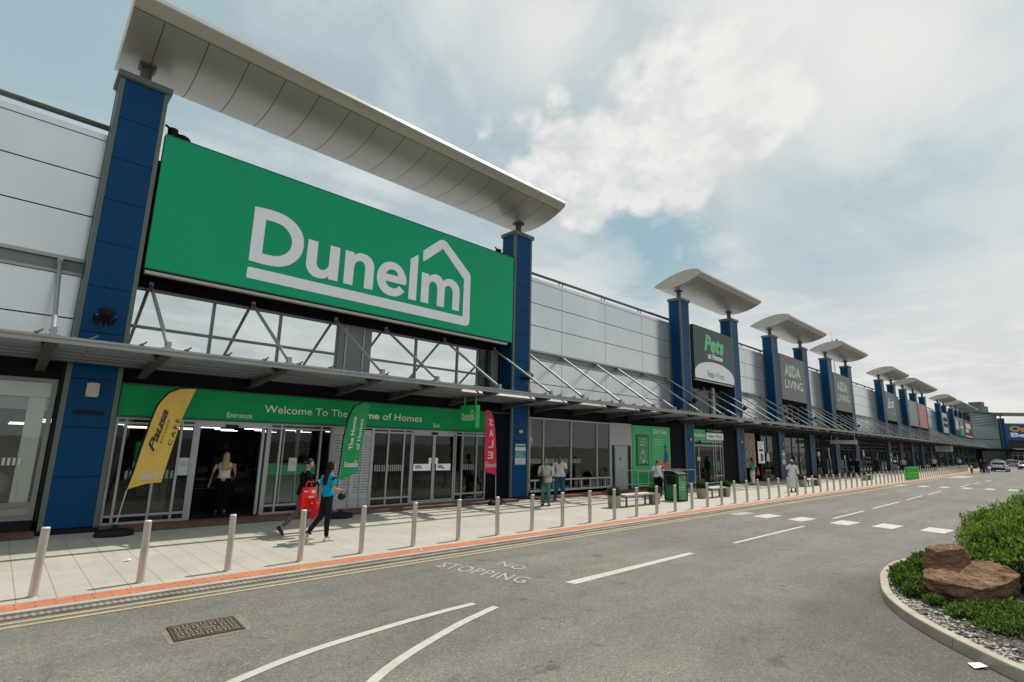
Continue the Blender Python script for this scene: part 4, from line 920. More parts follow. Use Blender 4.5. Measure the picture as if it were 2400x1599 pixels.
yy = 15.83; LG_, LD_, LM_ = mat('letter_bright_green', (.13, .60, .27), .4), mat('letter_dark_grey', (.08, .10, .10), .5), mat('letter_mint', (.20, .62, .40), .5)
words(s1, LG_, [(('Pets', (32.4, yy, 8.50), (2.75, 0, -.02), (.15, 0, 1.12)), dict(bold=.055, shear=.1, space=1.04))]); words(s1, white_m, [(('at Home', (32.85, yy, 8.03), (2.15, 0, 0)), dict(h=.40, bold=.045, space=.97))])
arc = [(31.02, 6.62), (36.63, 6.62), (36.63, 6.98)]+[(33.82+2.81*math.cos(a), 6.98+.86*math.sin(a)) for a in [math.pi*i/24 for i in range(1, 24)]]+[(31.02, 6.98)]
q = MB(); q.poly([(x, 15.836, z) for x, z in arc], (0, -1, 0), .0, 0); q.build('arch_panel', white_m, s1)
words(s1, LD_, [(('Vets', (32.60, 15.829, 6.80), (.98, 0, 0)), dict(h=.42, space=.9)), (('for', (33.68, 15.829, 6.90), (.25, 0, 0)), dict(h=.2))]); words(s1, LM_, [(('Pets', (34.05, 15.829, 6.80), (1.05, 0, 0)), dict(h=.42, space=.9, bold=.01))])
asg = mat('sign_warm_grey', (.15, .143, .132), .4, spec=.3); mint = mat('letter_pale_green', (.42, .62, .42), .4)
def living_sign(x0, x1, z0, z1, label):
    s = sign_thing(x0, x1, z0, z1, asg, label); w = x1-x0; zc = z0+(z1-z0)*.53
    words(s, mint, [(('ASDA', (x0+w*.15, 15.85, zc), (w*.66, 0, 0)), dict(h=1.05, bold=.05, space=1.04))]); words(s, white_m, [(('LIVING', (x0+w*.15, 15.85, zc-1.0), (w*.72, 0, 0)), dict(h=.72))])
living_sign(45.6, 51.4, 6.38, 10.1, 'warm grey sign with pale green word above LIVING, nearer of the two')
living_sign(60.0, 65.55, 6.38, 10.1, 'warm grey sign with pale green word above LIVING, farther of the two')
s4 = sign_thing(81.3, 86.7, 6.4, 10.05, mat('sign_slate', (.085, .11, .12), .4, spec=.3), 'slate grey sign with white handwritten style word')
words(s4, white_m, [(('Boots', (82.0, 15.85, 7.9), (3.6, 0, .25), (.5, 0, 1.3)), dict(shear=.5, bold=.01, space=.9)), (('pharmacy', (84.3, 15.85, 7.2), (1.6, 0, 0)), dict(h=.25))])
s5 = sign_thing(95.1, 101.1, 6.3, 10.0, mat('sign_blank_grey', (.28, .29, .285), .45), 'blank mid grey sign board left of the pink one')
s6 = sign_thing(102.3, 108.4, 6.3, 10.0, mat('sign_pink', (.66, .23, .20), .5), 'salmon pink sign with a faint ring emblem')
q = MB(); ring = [(105.3+.85*math.cos(a), 8.0+.85*math.sin(a)) for a in [2*math.pi*i/24 for i in range(24)]]; ri = [(105.3+.62*math.cos(a), 8.0+.62*math.sin(a)) for a in [2*math.pi*i/24 for i in range(24)]]
q.poly([(x, 15.85, z) for x, z in ring], (0, -1, 0), 0, 0, [[(x, 15.85, z) for x, z in ri]]); q.build('emblem', mat('emblem_pale', (.72, .42, .36), .5), s6)
s7 = sign_thing(124.1, 129.2, 6.2, 9.8, mat('sign_offwhite', (.60, .61, .60), .5), 'tall off-white sign with two rows of dark blocks')
q = MB()
for z, h in ((8.25, .75), (7.25, .65)):
    for i in range(3): q.box(124.7+i*1.45, 124.7+i*1.45+1.2, 15.84, 15.858, z, z+h)
q.build('lettering', black_m, s7)
s8 = sign_thing(139.1, 143.9, 6.2, 9.9, mat('sign_pale_grey', (.36, .38, .38), .5), 'pale grey sign with navy lower third near the terrace end')
q = MB(); q.box(139.1, 143.9, 15.84, 15.858, 6.2, 7.3, 0); q.box(139.6, 143.4, 15.84, 15.858, 7.5, 8.2, 1); q.poly([(140.2, 15.85, 8.3), (142.8, 15.85, 8.3), (142, 15.85, 9.2), (141, 15.85, 9.2)], (0, -1, 0), 0, 1); q.build('panel_graphics', [mat('sign_navy', (.02, .03, .08), .5), white_m], s8)
s9 = sign_thing(145.1, 150.7, 6.2, 9.9, mat('sign_sage', (.22, .36, .30), .5), 'sage green sign with bright teal lower band')
q = MB(); q.box(145.1, 150.7, 15.84, 15.858, 6.2, 7.5, 0); q.box(146, 149.5, 15.84, 15.858, 7.8, 8.3, 1); q.build('panel_graphics', [mat('sign_teal', (.02, .42, .28), .5), white_m], s9)
s10 = sign_thing(152.0, 163.4, 6.2, 9.9, mat('sign_crimson', (.28, .025, .05), .5), 'crimson sign with pale letters beside the corner tower')
q = MB(); q.box(154, 162, 15.84, 15.858, 8.1, 9.2, 0); q.box(153.5, 158, 15.84, 15.858, 7.2, 7.9, 0); q.box(152, 163.4, 15.82, 15.858, 6.2, 6.45, 0); q.build('lettering', white_m, s10)

# hanging box signs under the canopy
def hanging_sign(x0, y0, y1, z0, z1, t, m, label, zhang=3.88):
    r = empty('hanging_sign', (x0, (y0+y1)/2, z0)); tag(r, label, 'hanging sign'); q = MB(); q.box(x0, x0+t, y0, y1, z0, z1); q.build('box', m, r)
    h = MB()
    for y in (y0+.12, y1-.12): h.box(x0+t/2-.02, x0+t/2+.02, y-.02, y+.02, z1, zhang)
    h.build('hanger', m, r); return r
hs = hanging_sign(11.72, 14.0, 14.85, 2.73, 3.50, .17, mat('hanging_green', (.01, .42, .10), .4), 'green box sign with small house logo hanging under the canopy')
q = MB(); logo(q, (11.715, 14.75, 2.98), (0, -.66, 0), (0, 0, .36), (-1, 0, 0), .0); q.build('logo', letter_m, hs)
hanging_sign(56.0, 13.5, 15.6, 2.95, 3.3, .25, mat('hanging_white', (.5, .5, .48), .5), 'pale framed box sign hanging under the middle of the canopy')
k_ = hanging_sign(110., 13.3, 15.5, 2.72, 3.55, .2, mat('hanging_white2', (.45, .46, .45), .5), 'white box sign hanging near the far end of the canopy')
q = MB()
for j in range(3): q.box(109.985, 109.998, 13.5, 15.2-.3*(j % 2), 3.35-j*.2, 3.45-j*.2)
q.build('lettering', mat('text_teal', (.05, .2, .2), .5), k_)

# lights, notices and boxes on the pillars
def wall_lamp(x, z, label):
    r = empty('wall_lamp', (x, PF, z)); tag(r, label, 'wall lamp', 'oval bulkhead lamps on pillars'); q = MB(); q.sphere((x, PF-.04, z), .13, sc=(1, .55, .62)); q.build('lens', mat('lamp_lens', (.42, .43, .45), .35), r); q = MB(); q.box(x-.1, x+.1, PF-.03, PF+.012, z-.07, z+.07); q.build('bracket', dsteel_m, r)
nm = ['second', 'third', 'fourth', 'fifth', 'sixth', 'seventh', 'eighth', 'ninth']
for i, n_ in zip(range(1, 9), nm): wall_lamp(PX[i]+.52, 2.74, 'oval grey bulkhead lamp on the %s blue pillar from the left' % n_)
def floodlight(x, y, z, label, back=False):
    r = empty('floodlight', (x, y, z)); tag(r, label, 'floodlight', 'black floodlights on pillars')
    d = -1
    q = MB(); q.lathe((0, 0, 0), [(.09, -.14), (.10, -.04), (.17, .10), (.17, .13), (.15, .13), (.12, .09)], 14); Rm = Matrix.Translation((x, y+d*.28, z)) @ Matrix.Rotation(R(-35*d), 4, 'X'); q.v = [Rm @ v for v in q.v]; q.build('housing', black_m, r)
    q = MB(); q.box(x-.2, x+.2, y+d*.05, y+.0, z-.14, z-.02); q.path([(x-.2, y-.03, z-.08), (x-.22, y+d*.28, z), (x-.17, y+d*.3, z)], .014); q.path([(x+.2, y-.03, z-.08), (x+.22, y+d*.28, z), (x+.17, y+d*.3, z)], .014); q.build('bracket', black_m, r)
    q = MB(); q.sphere((x-.17, y+d*.3, z+.0), .018); q.sphere((x+.19, y+d*.3, z), .018); q.build('bolt', steel_m, r)
    q = MB(); q.path([(x-.06, y+d*.2, z-.14), (x-.07, y+d*.16, z-.27), (x, y+d*.12, z-.32), (x+.05, y+d*.1, z-.27), (x+.04, y+d*.06, z-.12)], .008, 6); q.build('cable', mat('cable_grey', (.10, .10, .10), .5), r)
floodlight(1.47, PF, 4.98, 'black floodlight on the front of the leftmost blue pillar')
for i, n_ in zip(range(1, 8), nm): floodlight(PX[i]+.72, PF, 5.05, 'black floodlight above the canopy on the %s blue pillar' % n_)
def spot_behind(x, z, label):
    r = empty('spotlight', (x, 16.3, z)); tag(r, label, 'spotlight'); q = MB(); q.sphere((x, 16.3, z), .17, sc=(1.3, 1, 1)); q.lathe((x-.25, 16.3, z+.12), [(.12, -.1), (.13, .12)], 10); q.build('housing', black_m, r); q = MB(); q.tube((x-.45, 16.3, z+.3), (x-.05, 16.3, z+.12), .03); q.build('arm', black_m, r)
spot_behind(2.55, 10.36, 'dark spotlight peeping over the left end of the green sign'); spot_behind(14.85, 10.28, 'dark spotlight behind the right end of the green sign')
r = empty('box_light', (1.485, PF-.06, 3.06)); tag(r, 'cream square emergency light on the leftmost blue pillar', 'wall light')
q = MB(); q.box(1.365, 1.605, PF-.09, PF+.01, 3.06, 3.39); q.build('cover', mat('cream_plastic', (.46, .44, .36), .5), r); q = MB(); 
for x in (1.38, 1.59):
    for z in (3.075, 3.375): q.box(x-.012, x+.012, PF-.096, PF-.09, z-.012, z+.012)
q.build('screw', dsteel_m, r)
q = MB(); q.box(1.2, 1.76, PF-.03, PF+.01, 2.66, 2.74); k_ = q.build('vent_slot', black_m, None, (1.48, PF, 2.66)); tag(k_, 'thin dark slot plate below the cream light on the leftmost pillar', 'vent')
def notice(x, z0, z1, label, w=.62):
    r = empty('notice', (x, PF-.01, z0)); tag(r, label, 'notice', 'teal and white notices on pillars'); q = MB(); h = z1-z0
    q.box(x-w/2, x+w/2, PF-.012, PF+.01, z0, z1, 0); q.build('board', mat('notice_teal_dark', (.015, .22, .22), .5), r)
    q = MB(); q.box(x-w/2+.01, x+w/2-.01, PF-.016, PF-.0125, z0+.03, z0+h*.33, 0); q.box(x-w/2+.01, x+w/2-.01, PF-.016, PF-.0125, z0+h*.66, z0+h*.84, 0)
    for j in range(4): q.box(x-w/2+.04, x+w/2-.05-.05*(j % 3), PF-.0175, PF-.0162, z0+.06+j*.05, z0+.075+j*.05, 1); q.box(x-w/2+.04, x+w/2-.1-.04*(j % 2), PF-.0145, PF-.0125, z0+h*.38+j*.055, z0+h*.38+.012+j*.055, 0)
    q.box(x-w/2+.03, x+w/2-.03, PF-.0145, PF-.0125, z0+h*.93, z0+h*.97, 0)
    q.build('text_panel', [mat('notice_white', (.56, .60, .62), .5), mat('text_grey', (.3, .33, .34), .5)], r)
notice(15.72, 1.38, 2.24, 'teal and white notice on the second blue pillar, next to the red flag')
notice(44.85, 1.15, 2.25, 'teal and white notice on the pillar behind the white robed man')
notice(80.6, 1.2, 2.3, 'small teal notice on a distant pillar near the green posts')

# ------------------------------------------------------------------ corner tower and cross building at the far end
def cross_building():
    A = Vector((180.0, 11.9, 0)); e = Vector((.62, -.785, 0)).normalized(); n_in = Vector((-e.y, e.x, 0))      # along the facade / into the building
    X = Matrix((( -e.x*-1, n_in.x, 0, A.x), (e.y, n_in.y, 0, A.y), (0, 0, 1, 0), (0, 0, 0, 1)))
    X = X @ Matrix.Translation((0, -PF, 0))                # local x along the facade, y inwards with the front at PF
    r = empty('shop_building', tuple(A)); tag(r, 'cross building with blue and yellow lettered sign closing the far end of the road', 'shop building')
    cladding(r, 1.0, 60, [1+3.57*i for i in range(1, 17)], X); rail(r, 1.0, 60, X)
    q = MB(X); q.box(-.5, 60, PF-3.4, WY, 3.5, 4.0, 0); q.box(-.5, 60, PF-3.45, PF-3.4, 3.85, 4.1, 1); q.build('canopy_roof', [matt_m, slatf_m], r)
    q = MB(X); q.box(0, 60, SY, SY+.3, 0, 3.5, 0); q.box(0, 60, SY+.3, 40, 0, 9.5, 0); q.build('ground_floor_wall', mat('far_dark_wall', (.01, .012, .014), .5), r)
    for i in range(9): shopwin(r, 1.6+i*6, 6.6+i*6, .2, 3.2, (2.9+i*6, 4.1+i*6, 5.3+i*6), (2.5,), dkglass, frame_m, .12, SY-.12, xf=X)
    shopwin(r, 1.3, 14, 4.2, 6.1, (3.5, 6, 8.5, 11), (), mirror, frame_m, .12, WY-.14, 'upper_window', X)
    for px_ in (0, 14.3): pillar(r, 0, xf=X @ Matrix.Translation((px_, PF, 0)))
    wing(r, -3., 18.5, 1.005, X)
    s = sign_thing(0, 1, 0, 1, mat('sign_royal_blue', (.008, .05, .22), .35), 'royal blue sign with yellow and white lettering on the cross building') if False else empty('shop_sign', tuple(X @ Vector((7.6, PF, 6.4))))
    tag(s, 'royal blue sign with yellow and white lettering on the cross building', 'sign', 'big shop signs between pillars')
    q = MB(X); q.box(1.12, 14.2, PF+.02, PF+.3, 6.1, 10.15, 0); q.box(1.10, 14.22, PF+.0, PF+.31, 10.16, 10.28, 1); q.build('board', [mat('sign_royal_blue', (.008, .05, .22), .35), white_m], s)
    q = MB(X); text(q, 'One', (1.9, PF+.0, 8.25), (5.6, 0, 0), h=1.4, m=0, bold=.05); text(q, 'Beyond', (2.0, PF+.0, 6.6), (10.2, 0, 0), h=1.4, m=1, bold=.05); q.build('lettering', [mat('letter_yellow', (.70, .42, .03), .4), white_m], s)
    # corner tower
    B = Vector((166.3, 16.6, 0)); f = (Vector((179.4, 12.3, 0))-B); Ln = f.length; f.normalize(); g_ = Vector((-f.y, f.x, 0))
    T = Matrix(((f.x, g_.x, 0, B.x), (f.y, g_.y, 0, B.y), (0, 0, 1, 0), (0, 0, 0, 1)))
    t = empty('corner_tower', tuple(B)); tag(t, 'grey corner block with louvred top and small rooftop plant housing', 'building')
    q = MB(T); q.box(0, Ln, .06, 12, 3.4, 12.6, 1)
    for a, b in ((0, Ln*.5-.02), (Ln*.5+.02, Ln)):
        for z0, z1 in ((3.6, 6.05), (6.2, 9.35)): q.box(a+.01, b-.01, 0, .06, z0, z1, 0)
    q.box(0, Ln, -.02, .06, 6.07, 6.18, 1); q.build('wall_cladding', [mat('tower_grey', (.22, .27, .275), .4, .2), black_m], t)
    q = MB(T)
    for i in range(8): z = 9.5+i*.38; q.add([(0, -.05, z), (Ln, -.05, z), (Ln, .1, z+.3), (0, .1, z+.3), (0, .0, z-.03), (Ln, .0, z-.03)], [(0, 1, 2, 3), (0, 4, 5, 1)])
    q.build('louvres', mat('louvre_grey', (.32, .38, .37), .4, .3), t)
    q = MB(T); q.box(-.4, Ln+.4, -.35, 12, 12.55, 12.75); q.build('roof', mat('tower_roof', (.15, .18, .18), .5), t)
    q = MB(T); q.box(7.9, 10.9, .3, 3.5, 12.75, 14.0, 0); q.box(8.2, 9.9, .5, 3, 14.0, 15.3, 1); q.box(10.9, 11.7, .6, 3, 12.9, 14.3, 1); q.build('plant_housing', [mat('plant_teal', (.10, .18, .19), .5), mat('plant_teal2', (.07, .13, .15), .5)], t)
    q = MB(T); q.box(-1.5, Ln+.5, -3.2, .1, 3.45, 3.95); q.build('canopy_roof', matt_m, t)
    q = MB(T); q.box(-.5, Ln, 4, 4.3, 0, 3.5); q.build('ground_floor_wall', mat('far_dark_wall', (.01, .012, .014), .5), t)
cross_building()
# slim lattice mast behind the terrace
r = empty('radio_mast', (92., 24, 9.7)); tag(r, 'slim leaning-looking lattice mast rising behind the terrace roofs', 'mast')
q = MB()
for dx, dy in ((-.12, 0), (.12, 0), (0, .2)): q.tube((92+dx, 24+dy, 9.7), (92+dx*.3, 24+dy*.3, 19.6), .028, .02, 6)
for i in range(14): z = 9.8+i*.68; k_ = 1-.7*i/14; q.tube((92-.12*k_, 24, z), (92+.12*k_, 24, z+.34), .015, n=5); q.tube((92+.12*k_, 24, z+.34), (92-.12*k_, 24, z+.68), .015, n=5)
q.build('lattice', steel_m, r); q = MB(); q.box(91.75, 92.3, 23.8, 24.2, 10.5, 11.3); q.tube((92, 24, 19.6), (92, 24, 20.6), .015); q.build('antenna', mat('antenna_grey', (.3, .3, .3), .5), r)
for i, (x, y) in enumerate(((87.5, 22), (91.0, 21))):
    q = MB(); q.box(x, x+1.9, y, y+1.6, 9.75, 11.3+.4*i, 0); q.box(x+.15, x+1.75, y-.03, y, 9.95, 11.1, 1); k_ = q.build('roof_plant', [mat('plant_cream', (.4, .4, .38), .6), dsteel_m], None, (x, y, 9.75)); tag(k_, ('taller' if i else 'shorter')+' boxy plant unit on the roof behind the slate sign', 'roof plant')

# ------------------------------------------------------------------ bollards
def bollard_parts():
    q = MB(); q.lathe((0, 0, 0), [(.0515, 0), (.0515, .885)], 20); c = MB(); c.lathe((0, 0, 0), [(.0515, .887), (.050, .898), (.044, .904), (.0, .906)], 20); f = MB(); f.lathe((0, 0, 0), [(.075, 0), (.073, .006), (.054, .007)], 20)
    return q, c, f
bq, bc_, bf = bollard_parts()
def small_root(name, loc, label, cat, group=None): r = empty(name, loc); tag(r, label, cat, group); return r
ordn = ['first', 'second', 'third', 'fourth', 'fifth', 'sixth', 'seventh', 'eighth', 'ninth', 'tenth', 'eleventh', 'twelfth', 'thirteenth', 'fourteenth', 'fifteenth', 'sixteenth', 'seventeenth', 'eighteenth', 'nineteenth', 'twentieth']
lab = {0: 'leftmost stainless bollard, in front of the nearest blue pillar', 1: 'stainless bollard just right of the yellow flag base', 2: 'stainless bollard in front of the open shop entrance', 3: 'stainless bollard with a scratched dent, in front of the woman in black', 4: 'stainless bollard just right of the woman in the blue top', 5: 'stainless bollard left of the closed exit doors', 6: 'stainless bollard in front of the exit doors', 7: 'stainless bollard below the red flag', 8: 'stainless bollard at the right foot of the second blue pillar'}
bm_first = None
for i in range(83):
    x = .689+1.2198*i
    if 45.4 <= i <= 49.6: continue
    loc = (x, 10.05+koff(x)*.85, 0)
    if i in lab: lb = lab[i]
    elif i < 24: lb = '%s stainless bollard counted from the left end of the kerb row' % (ordn[i] if i < 20 else 'twenty-'+ordn[i-20])
    elif i < 46: lb = 'small distant stainless bollard in the kerb row before the green posts'
    else: lb = 'tiny far stainless bollard in the kerb row beyond the green posts'
    if bm_first is None:
        b = bq.build('bollard', brushed_m); tag(b, lb, 'bollard', 'stainless bollards along the kerb'); b.location = loc; WM[b.name] = Matrix.Translation(loc)
        for mb_, nm_, mm in ((bc_, 'cap', bcap_m), (bf, 'base_ring', steel_m)):
            o = mb_.build(nm_, mm); o.parent = b
        bm_first = b
    else:
        b = copy_tree(bm_first); b.location = loc; b['label'] = lb
        if i > 30:
            for ch in list(b.children): bpy.data.objects.remove(ch)
    b.rotation_euler = (R(random.uniform(-.9, .9)), R(random.uniform(-.9, .9)), random.uniform(0, 6))
q = MB(); q.box(-.001, .02, -.054, -.050, .56, .60); dent = None
gb = mat('green_plastic', (.015, .42, .06), .35)
for i in range(5):
    x = 56.5+i*1.05; r = empty('barrier_post', (x, 10.05+koff(x)*.85, 0)); tag(r, 'bright green plastic post cover with yellow bands, %s of five from the left' % ordn[i], 'barrier post', 'green post covers among the bollards')
    q = MB(); q.lathe((x, r.location.y, 0), [(.20, 0), (.20, .06), (.16, .12), (.19, .5), (.16, .9), (.19, 1.0), (.12, 1.08)], 14); q.build('body', gb, r)
    q = MB(); q.lathe((x, r.location.y, 0), [(.196, .52), (.196, .6)], 14); q.lathe((x, r.location.y, 0), [(.19, .3), (.192, .36)], 14); q.build('band', mat('band_yellow', (.45, .5, .03), .4), r)

# ------------------------------------------------------------------ street furniture
BINM = mat('bin_green', (.012, .15, .05), .4, var=.15, vscl=2); BINL = mat('bin_light_green', (.05, .27, .10), .4, var=.2, vscl=2)
def bin_():
    r = empty('waste_bin', (21.3, 12.1, 0)); tag(r, 'tall green waste bin with black arched hood and red stickers', 'bin')
    # footprint: front-right corner nearest the camera
    P = [Vector((20.72, 12.16, 0)), Vector((21.20, 11.56, 0)), Vector((21.78, 11.92, 0)), Vector((21.34, 12.55, 0))]
    P = [Vector((21.04, 11.74, 0)), Vector((21.60, 11.64, 0)), Vector((21.67, 12.30, 0)), Vector((21.11, 12.40, 0))]
    q = MB(); v = [p+Vector((0, 0, z)) for z in (.05, 1.08) for p in P]; q.add(v, [(0, 1, 5, 4), (1, 2, 6, 5), (2, 3, 7, 6), (3, 0, 4, 7), (4, 5, 6, 7)]); q.build('body', BINM, r)
    c = sum(P, Vector())/4; q = MB(); v = [c+(p-c)*1.03+Vector((0, 0, z)) for z in (0, .05) for p in P]; q.add(v, [(0, 1, 5, 4), (1, 2, 6, 5), (2, 3, 7, 6), (3, 0, 4, 7), (4, 5, 6, 7)]); q.build('plinth', black_m, r)
    a, b, d = P[0], P[1], P[3]; ex = (b-a); ey = (d-a)
    q = MB()
    def lift(u, w, z): return a+ex*u+ey*w+Vector((0, 0, z))
    prof = [(-.04, 1.08), (-.04, 1.12), (.2, 1.20), (.5, 1.235), (.8, 1.24), (1.04, 1.21), (1.04, 1.08)]
    q.add([lift(u_, w_, z) for u_ in (-.04, 1.04) for w_, z in prof], [(0, 1, 2, 3, 4, 5, 6), (7, 13, 12, 11, 10, 9, 8)]+[(i, 7+i, 7+(i+1) % 7, (i+1) % 7) for i in range(7)]); q.build('hood', black_m, r)
    # left face hopper, corner posts
    q = MB(); q.add([lift(-.06, .15, 1.0), lift(-.06, .85, 1.0), lift(-.06, .85, .72), lift(-.06, .15, .72), lift(0, .15, 1.05), lift(0, .85, 1.05), lift(0, .85, .66), lift(0, .15, .66)], [(0, 1, 2, 3), (4, 0, 3, 7), (1, 5, 6, 2), (0, 4, 5, 1), (3, 2, 6, 7)]); q.build('hopper', black_m, r)
    for u_, w_ in ((0, 0), (1, 0), (0, 1)): q = MB(); cc = lift(u_, w_, .56); q.obox(cc, (.022, 0, 0), (0, .022, 0), (0, 0, .52)); q.build('corner_post', black_m, r)
    q = MB(); n_ = Vector((-ey.y, ey.x, 0)).normalized(); fx = ex.normalized(); fn = Vector((fx.y, -fx.x, 0)); o_ = lift(.5, 0, 0)+fn*.006
    def disc(cc, rad, ax, m): q.add([cc+ax*math.cos(t)*rad+Vector((0, 0, math.sin(t)*rad)) for t in [2*math.pi*i/14 for i in range(14)]], [tuple(range(14))], m)
    disc(lift(.82, 0, .98)+fn*.006, .06, fx, 0); pass
    yx = ey.normalized(); yn = Vector((-1, 0, 0)); disc(lift(0, .0, 0)*0+lift(0, .25, .98)+Vector((-.007, 0, 0)), .06, yx, 0)
    words(r, letter_m, [((t_, lift(u_, 0, z_)+fn*.008, fx*w_), dict(h=h_)) for t_, u_, z_, w_, h_ in (('1', .80, .95, .03, .06), ('Litter', .15, .55, .35, .08), ('Love where you live', .12, .45, .5, .05), ('BIN YOUR', .2, .75, .4, .05), ('RUBBISH', .2, .66, .4, .05))])
    q.build('stickers', [mat('sticker_red', (.5, .02, .02), .4), letter_m], r)
    q = MB(); q.add([lift(.04, 0, .08)+fn*.003, lift(.96, 0, .08)+fn*.003, lift(.96, 0, 1.05)+fn*.003, lift(.04, 0, 1.05)+fn*.003], [(0, 1, 2, 3)]); q.build('front_panel', BINL, r)
    rd = random.Random(8); q = MB()
    for i in range(30):
        z = rd.uniform(.1, .42); u_ = rd.uniform(.06, .9); q.add([lift(u_, 0, z)+fn*(.0045+i*2e-5), lift(u_+.07, 0, z+.02)+fn*(.0045+i*2e-5), lift(u_+.03, 0, z+.13)+fn*(.0045+i*2e-5)], [(0, 1, 2)], i % 2)
    q.build('leaf_pattern', [mat('bin_leaf', (.10, .38, .10), .5), mat('bin_leaf2', (.02, .18, .06), .5)], r)
bin_()
POT = mat('concrete_pot', (.30, .275, .235), .85, var=.15, vscl=5, fine=.1, fscl=80)
def leafmat(name, col):
    m = mat(name, col, .5, var=.25, vscl=7); n = m.node_tree.nodes; l = m.node_tree.links; b = n['Principled BSDF']; o = n['Material Output']
    t = n.new('ShaderNodeBsdfTranslucent'); t.inputs[0].default_value = (min(1, col[0]*1.9), min(1, col[1]*1.7), col[2]*.9, 1); mx_ = n.new('ShaderNodeMixShader'); mx_.inputs[0].default_value = .42
    l.new(b.outputs[0], mx_.inputs[1]); l.new(t.outputs[0], mx_.inputs[2]); l.new(mx_.outputs[0], o.inputs[0]); return m
LEAF = []
for i, c in enumerate(((.035, .07, .016), (.06, .11, .025), (.022, .045, .013), (.09, .15, .035))): LEAF.append(leafmat('leaf_green_%s' % 'abcd'[i], c))
def leafball(q, c, rad, n, s, rd, sc=(1, 1, 1), mats=(0, 1, 2)):
    c = Vector(c)
    for i in range(n):
        d = Vector((rd.gauss(0, 1), rd.gauss(0, 1), rd.gauss(0, 1))).normalized(); rr = rad*(rd.uniform(.72, 1.02)); p = c+Vector((d.x*sc[0], d.y*sc[1], d.z*sc[2]))*rr
        a = (d+Vector((rd.uniform(-.8, .8), rd.uniform(-.8, .8), rd.uniform(-.3, .9)))).normalized(); b = a.orthogonal().normalized(); b.rotate(Matrix.Rotation(rd.uniform(0, 6.28), 3, a)); ss = s*rd.uniform(.6, 1.3)
        q.add([p-b*ss*.45, p+a*ss*.9+b*ss*.1, p+b*ss*.45, p-a*ss*.4], [(0, 1, 2, 3)], rd.choice(mats))
def planter(x, y, label, near=True, s=1.):
    r = empty('planter', (x, y, 0)); tag(r, 'round concrete planter pot '+label, 'planter', 'round concrete planters by the benches')
    q = MB(); q.lathe((x, y, 0), [(.21*s, 0), (.235*s, .38), (.24*s, .44), (.20*s, .44), (.19*s, .38)], 20); q.build('pot', POT, r); q = MB(); q.lathe((x, y, 0), [(.19*s, .37), (.19*s, .385)], 16); q.build('soil', mat('soil', (.03, .02, .015), .9), r)
    p = empty('box_ball_plant', (x, y, .38)); tag(p, 'clipped round dark green shrub in the pot '+label, 'plant', 'clipped shrubs in planters'); rd = random.Random(int(x*10)); q = MB(); leafball(q, (x, y, .55), .27*s, 1700 if near else 500, .035 if near else .055, rd, (1, 1, .74)); q.build('foliage', LEAF, p)
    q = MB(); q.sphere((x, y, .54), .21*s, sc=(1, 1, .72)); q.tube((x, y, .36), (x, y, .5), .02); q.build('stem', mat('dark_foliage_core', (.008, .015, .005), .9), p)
planter(16.8, 11.98, 'left of the nearest bench'); planter(19.35, 11.85, 'at the right end of the nearest bench')
planter(23.6, 12.0, 'right of the green bin'); planter(25.7, 11.85, 'at the right end of the second bench')
planter(37.45, 12.2, 'behind the white robed man', False); planter(39.9, 12.1, 'farther along past the white robed man', False); planter(51.3, 12.1, 'left of the distant bench', False); planter(53.3, 12.1, 'right of the distant bench', False)
BT = mat('bench_cream', (.55, .53, .47), .6, var=.08, vscl=6)
def bench(x0, x1, y, label):
    r = empty('bench', ((x0+x1)/2, y, 0)); tag(r, label, 'bench', 'pale backless benches between planters'); q = MB(); q.box(x0, x1, y-.2, y+.22, .40, .455); q.build('seat', BT, r)
    for x in (x0+.12, x1-.12):
        q = MB(); q.box(x-.03, x+.03, y-.17, y-.12, 0, .395); q.box(x-.03, x+.03, y+.14, y+.19, 0, .395); q.box(x-.025, x+.025, y-.12, y+.14, .34, .395); q.build('leg', dsteel_m, r)
bench(17.12, 19.1, 11.88, 'pale backless bench left of the green bin'); bench(23.9, 25.5, 11.85, 'pale backless bench right of the green bin'); bench(37.75, 39.6, 12.15, 'pale backless bench past the white robed man'); bench(51.6, 53.0, 12.1, 'small distant pale bench')
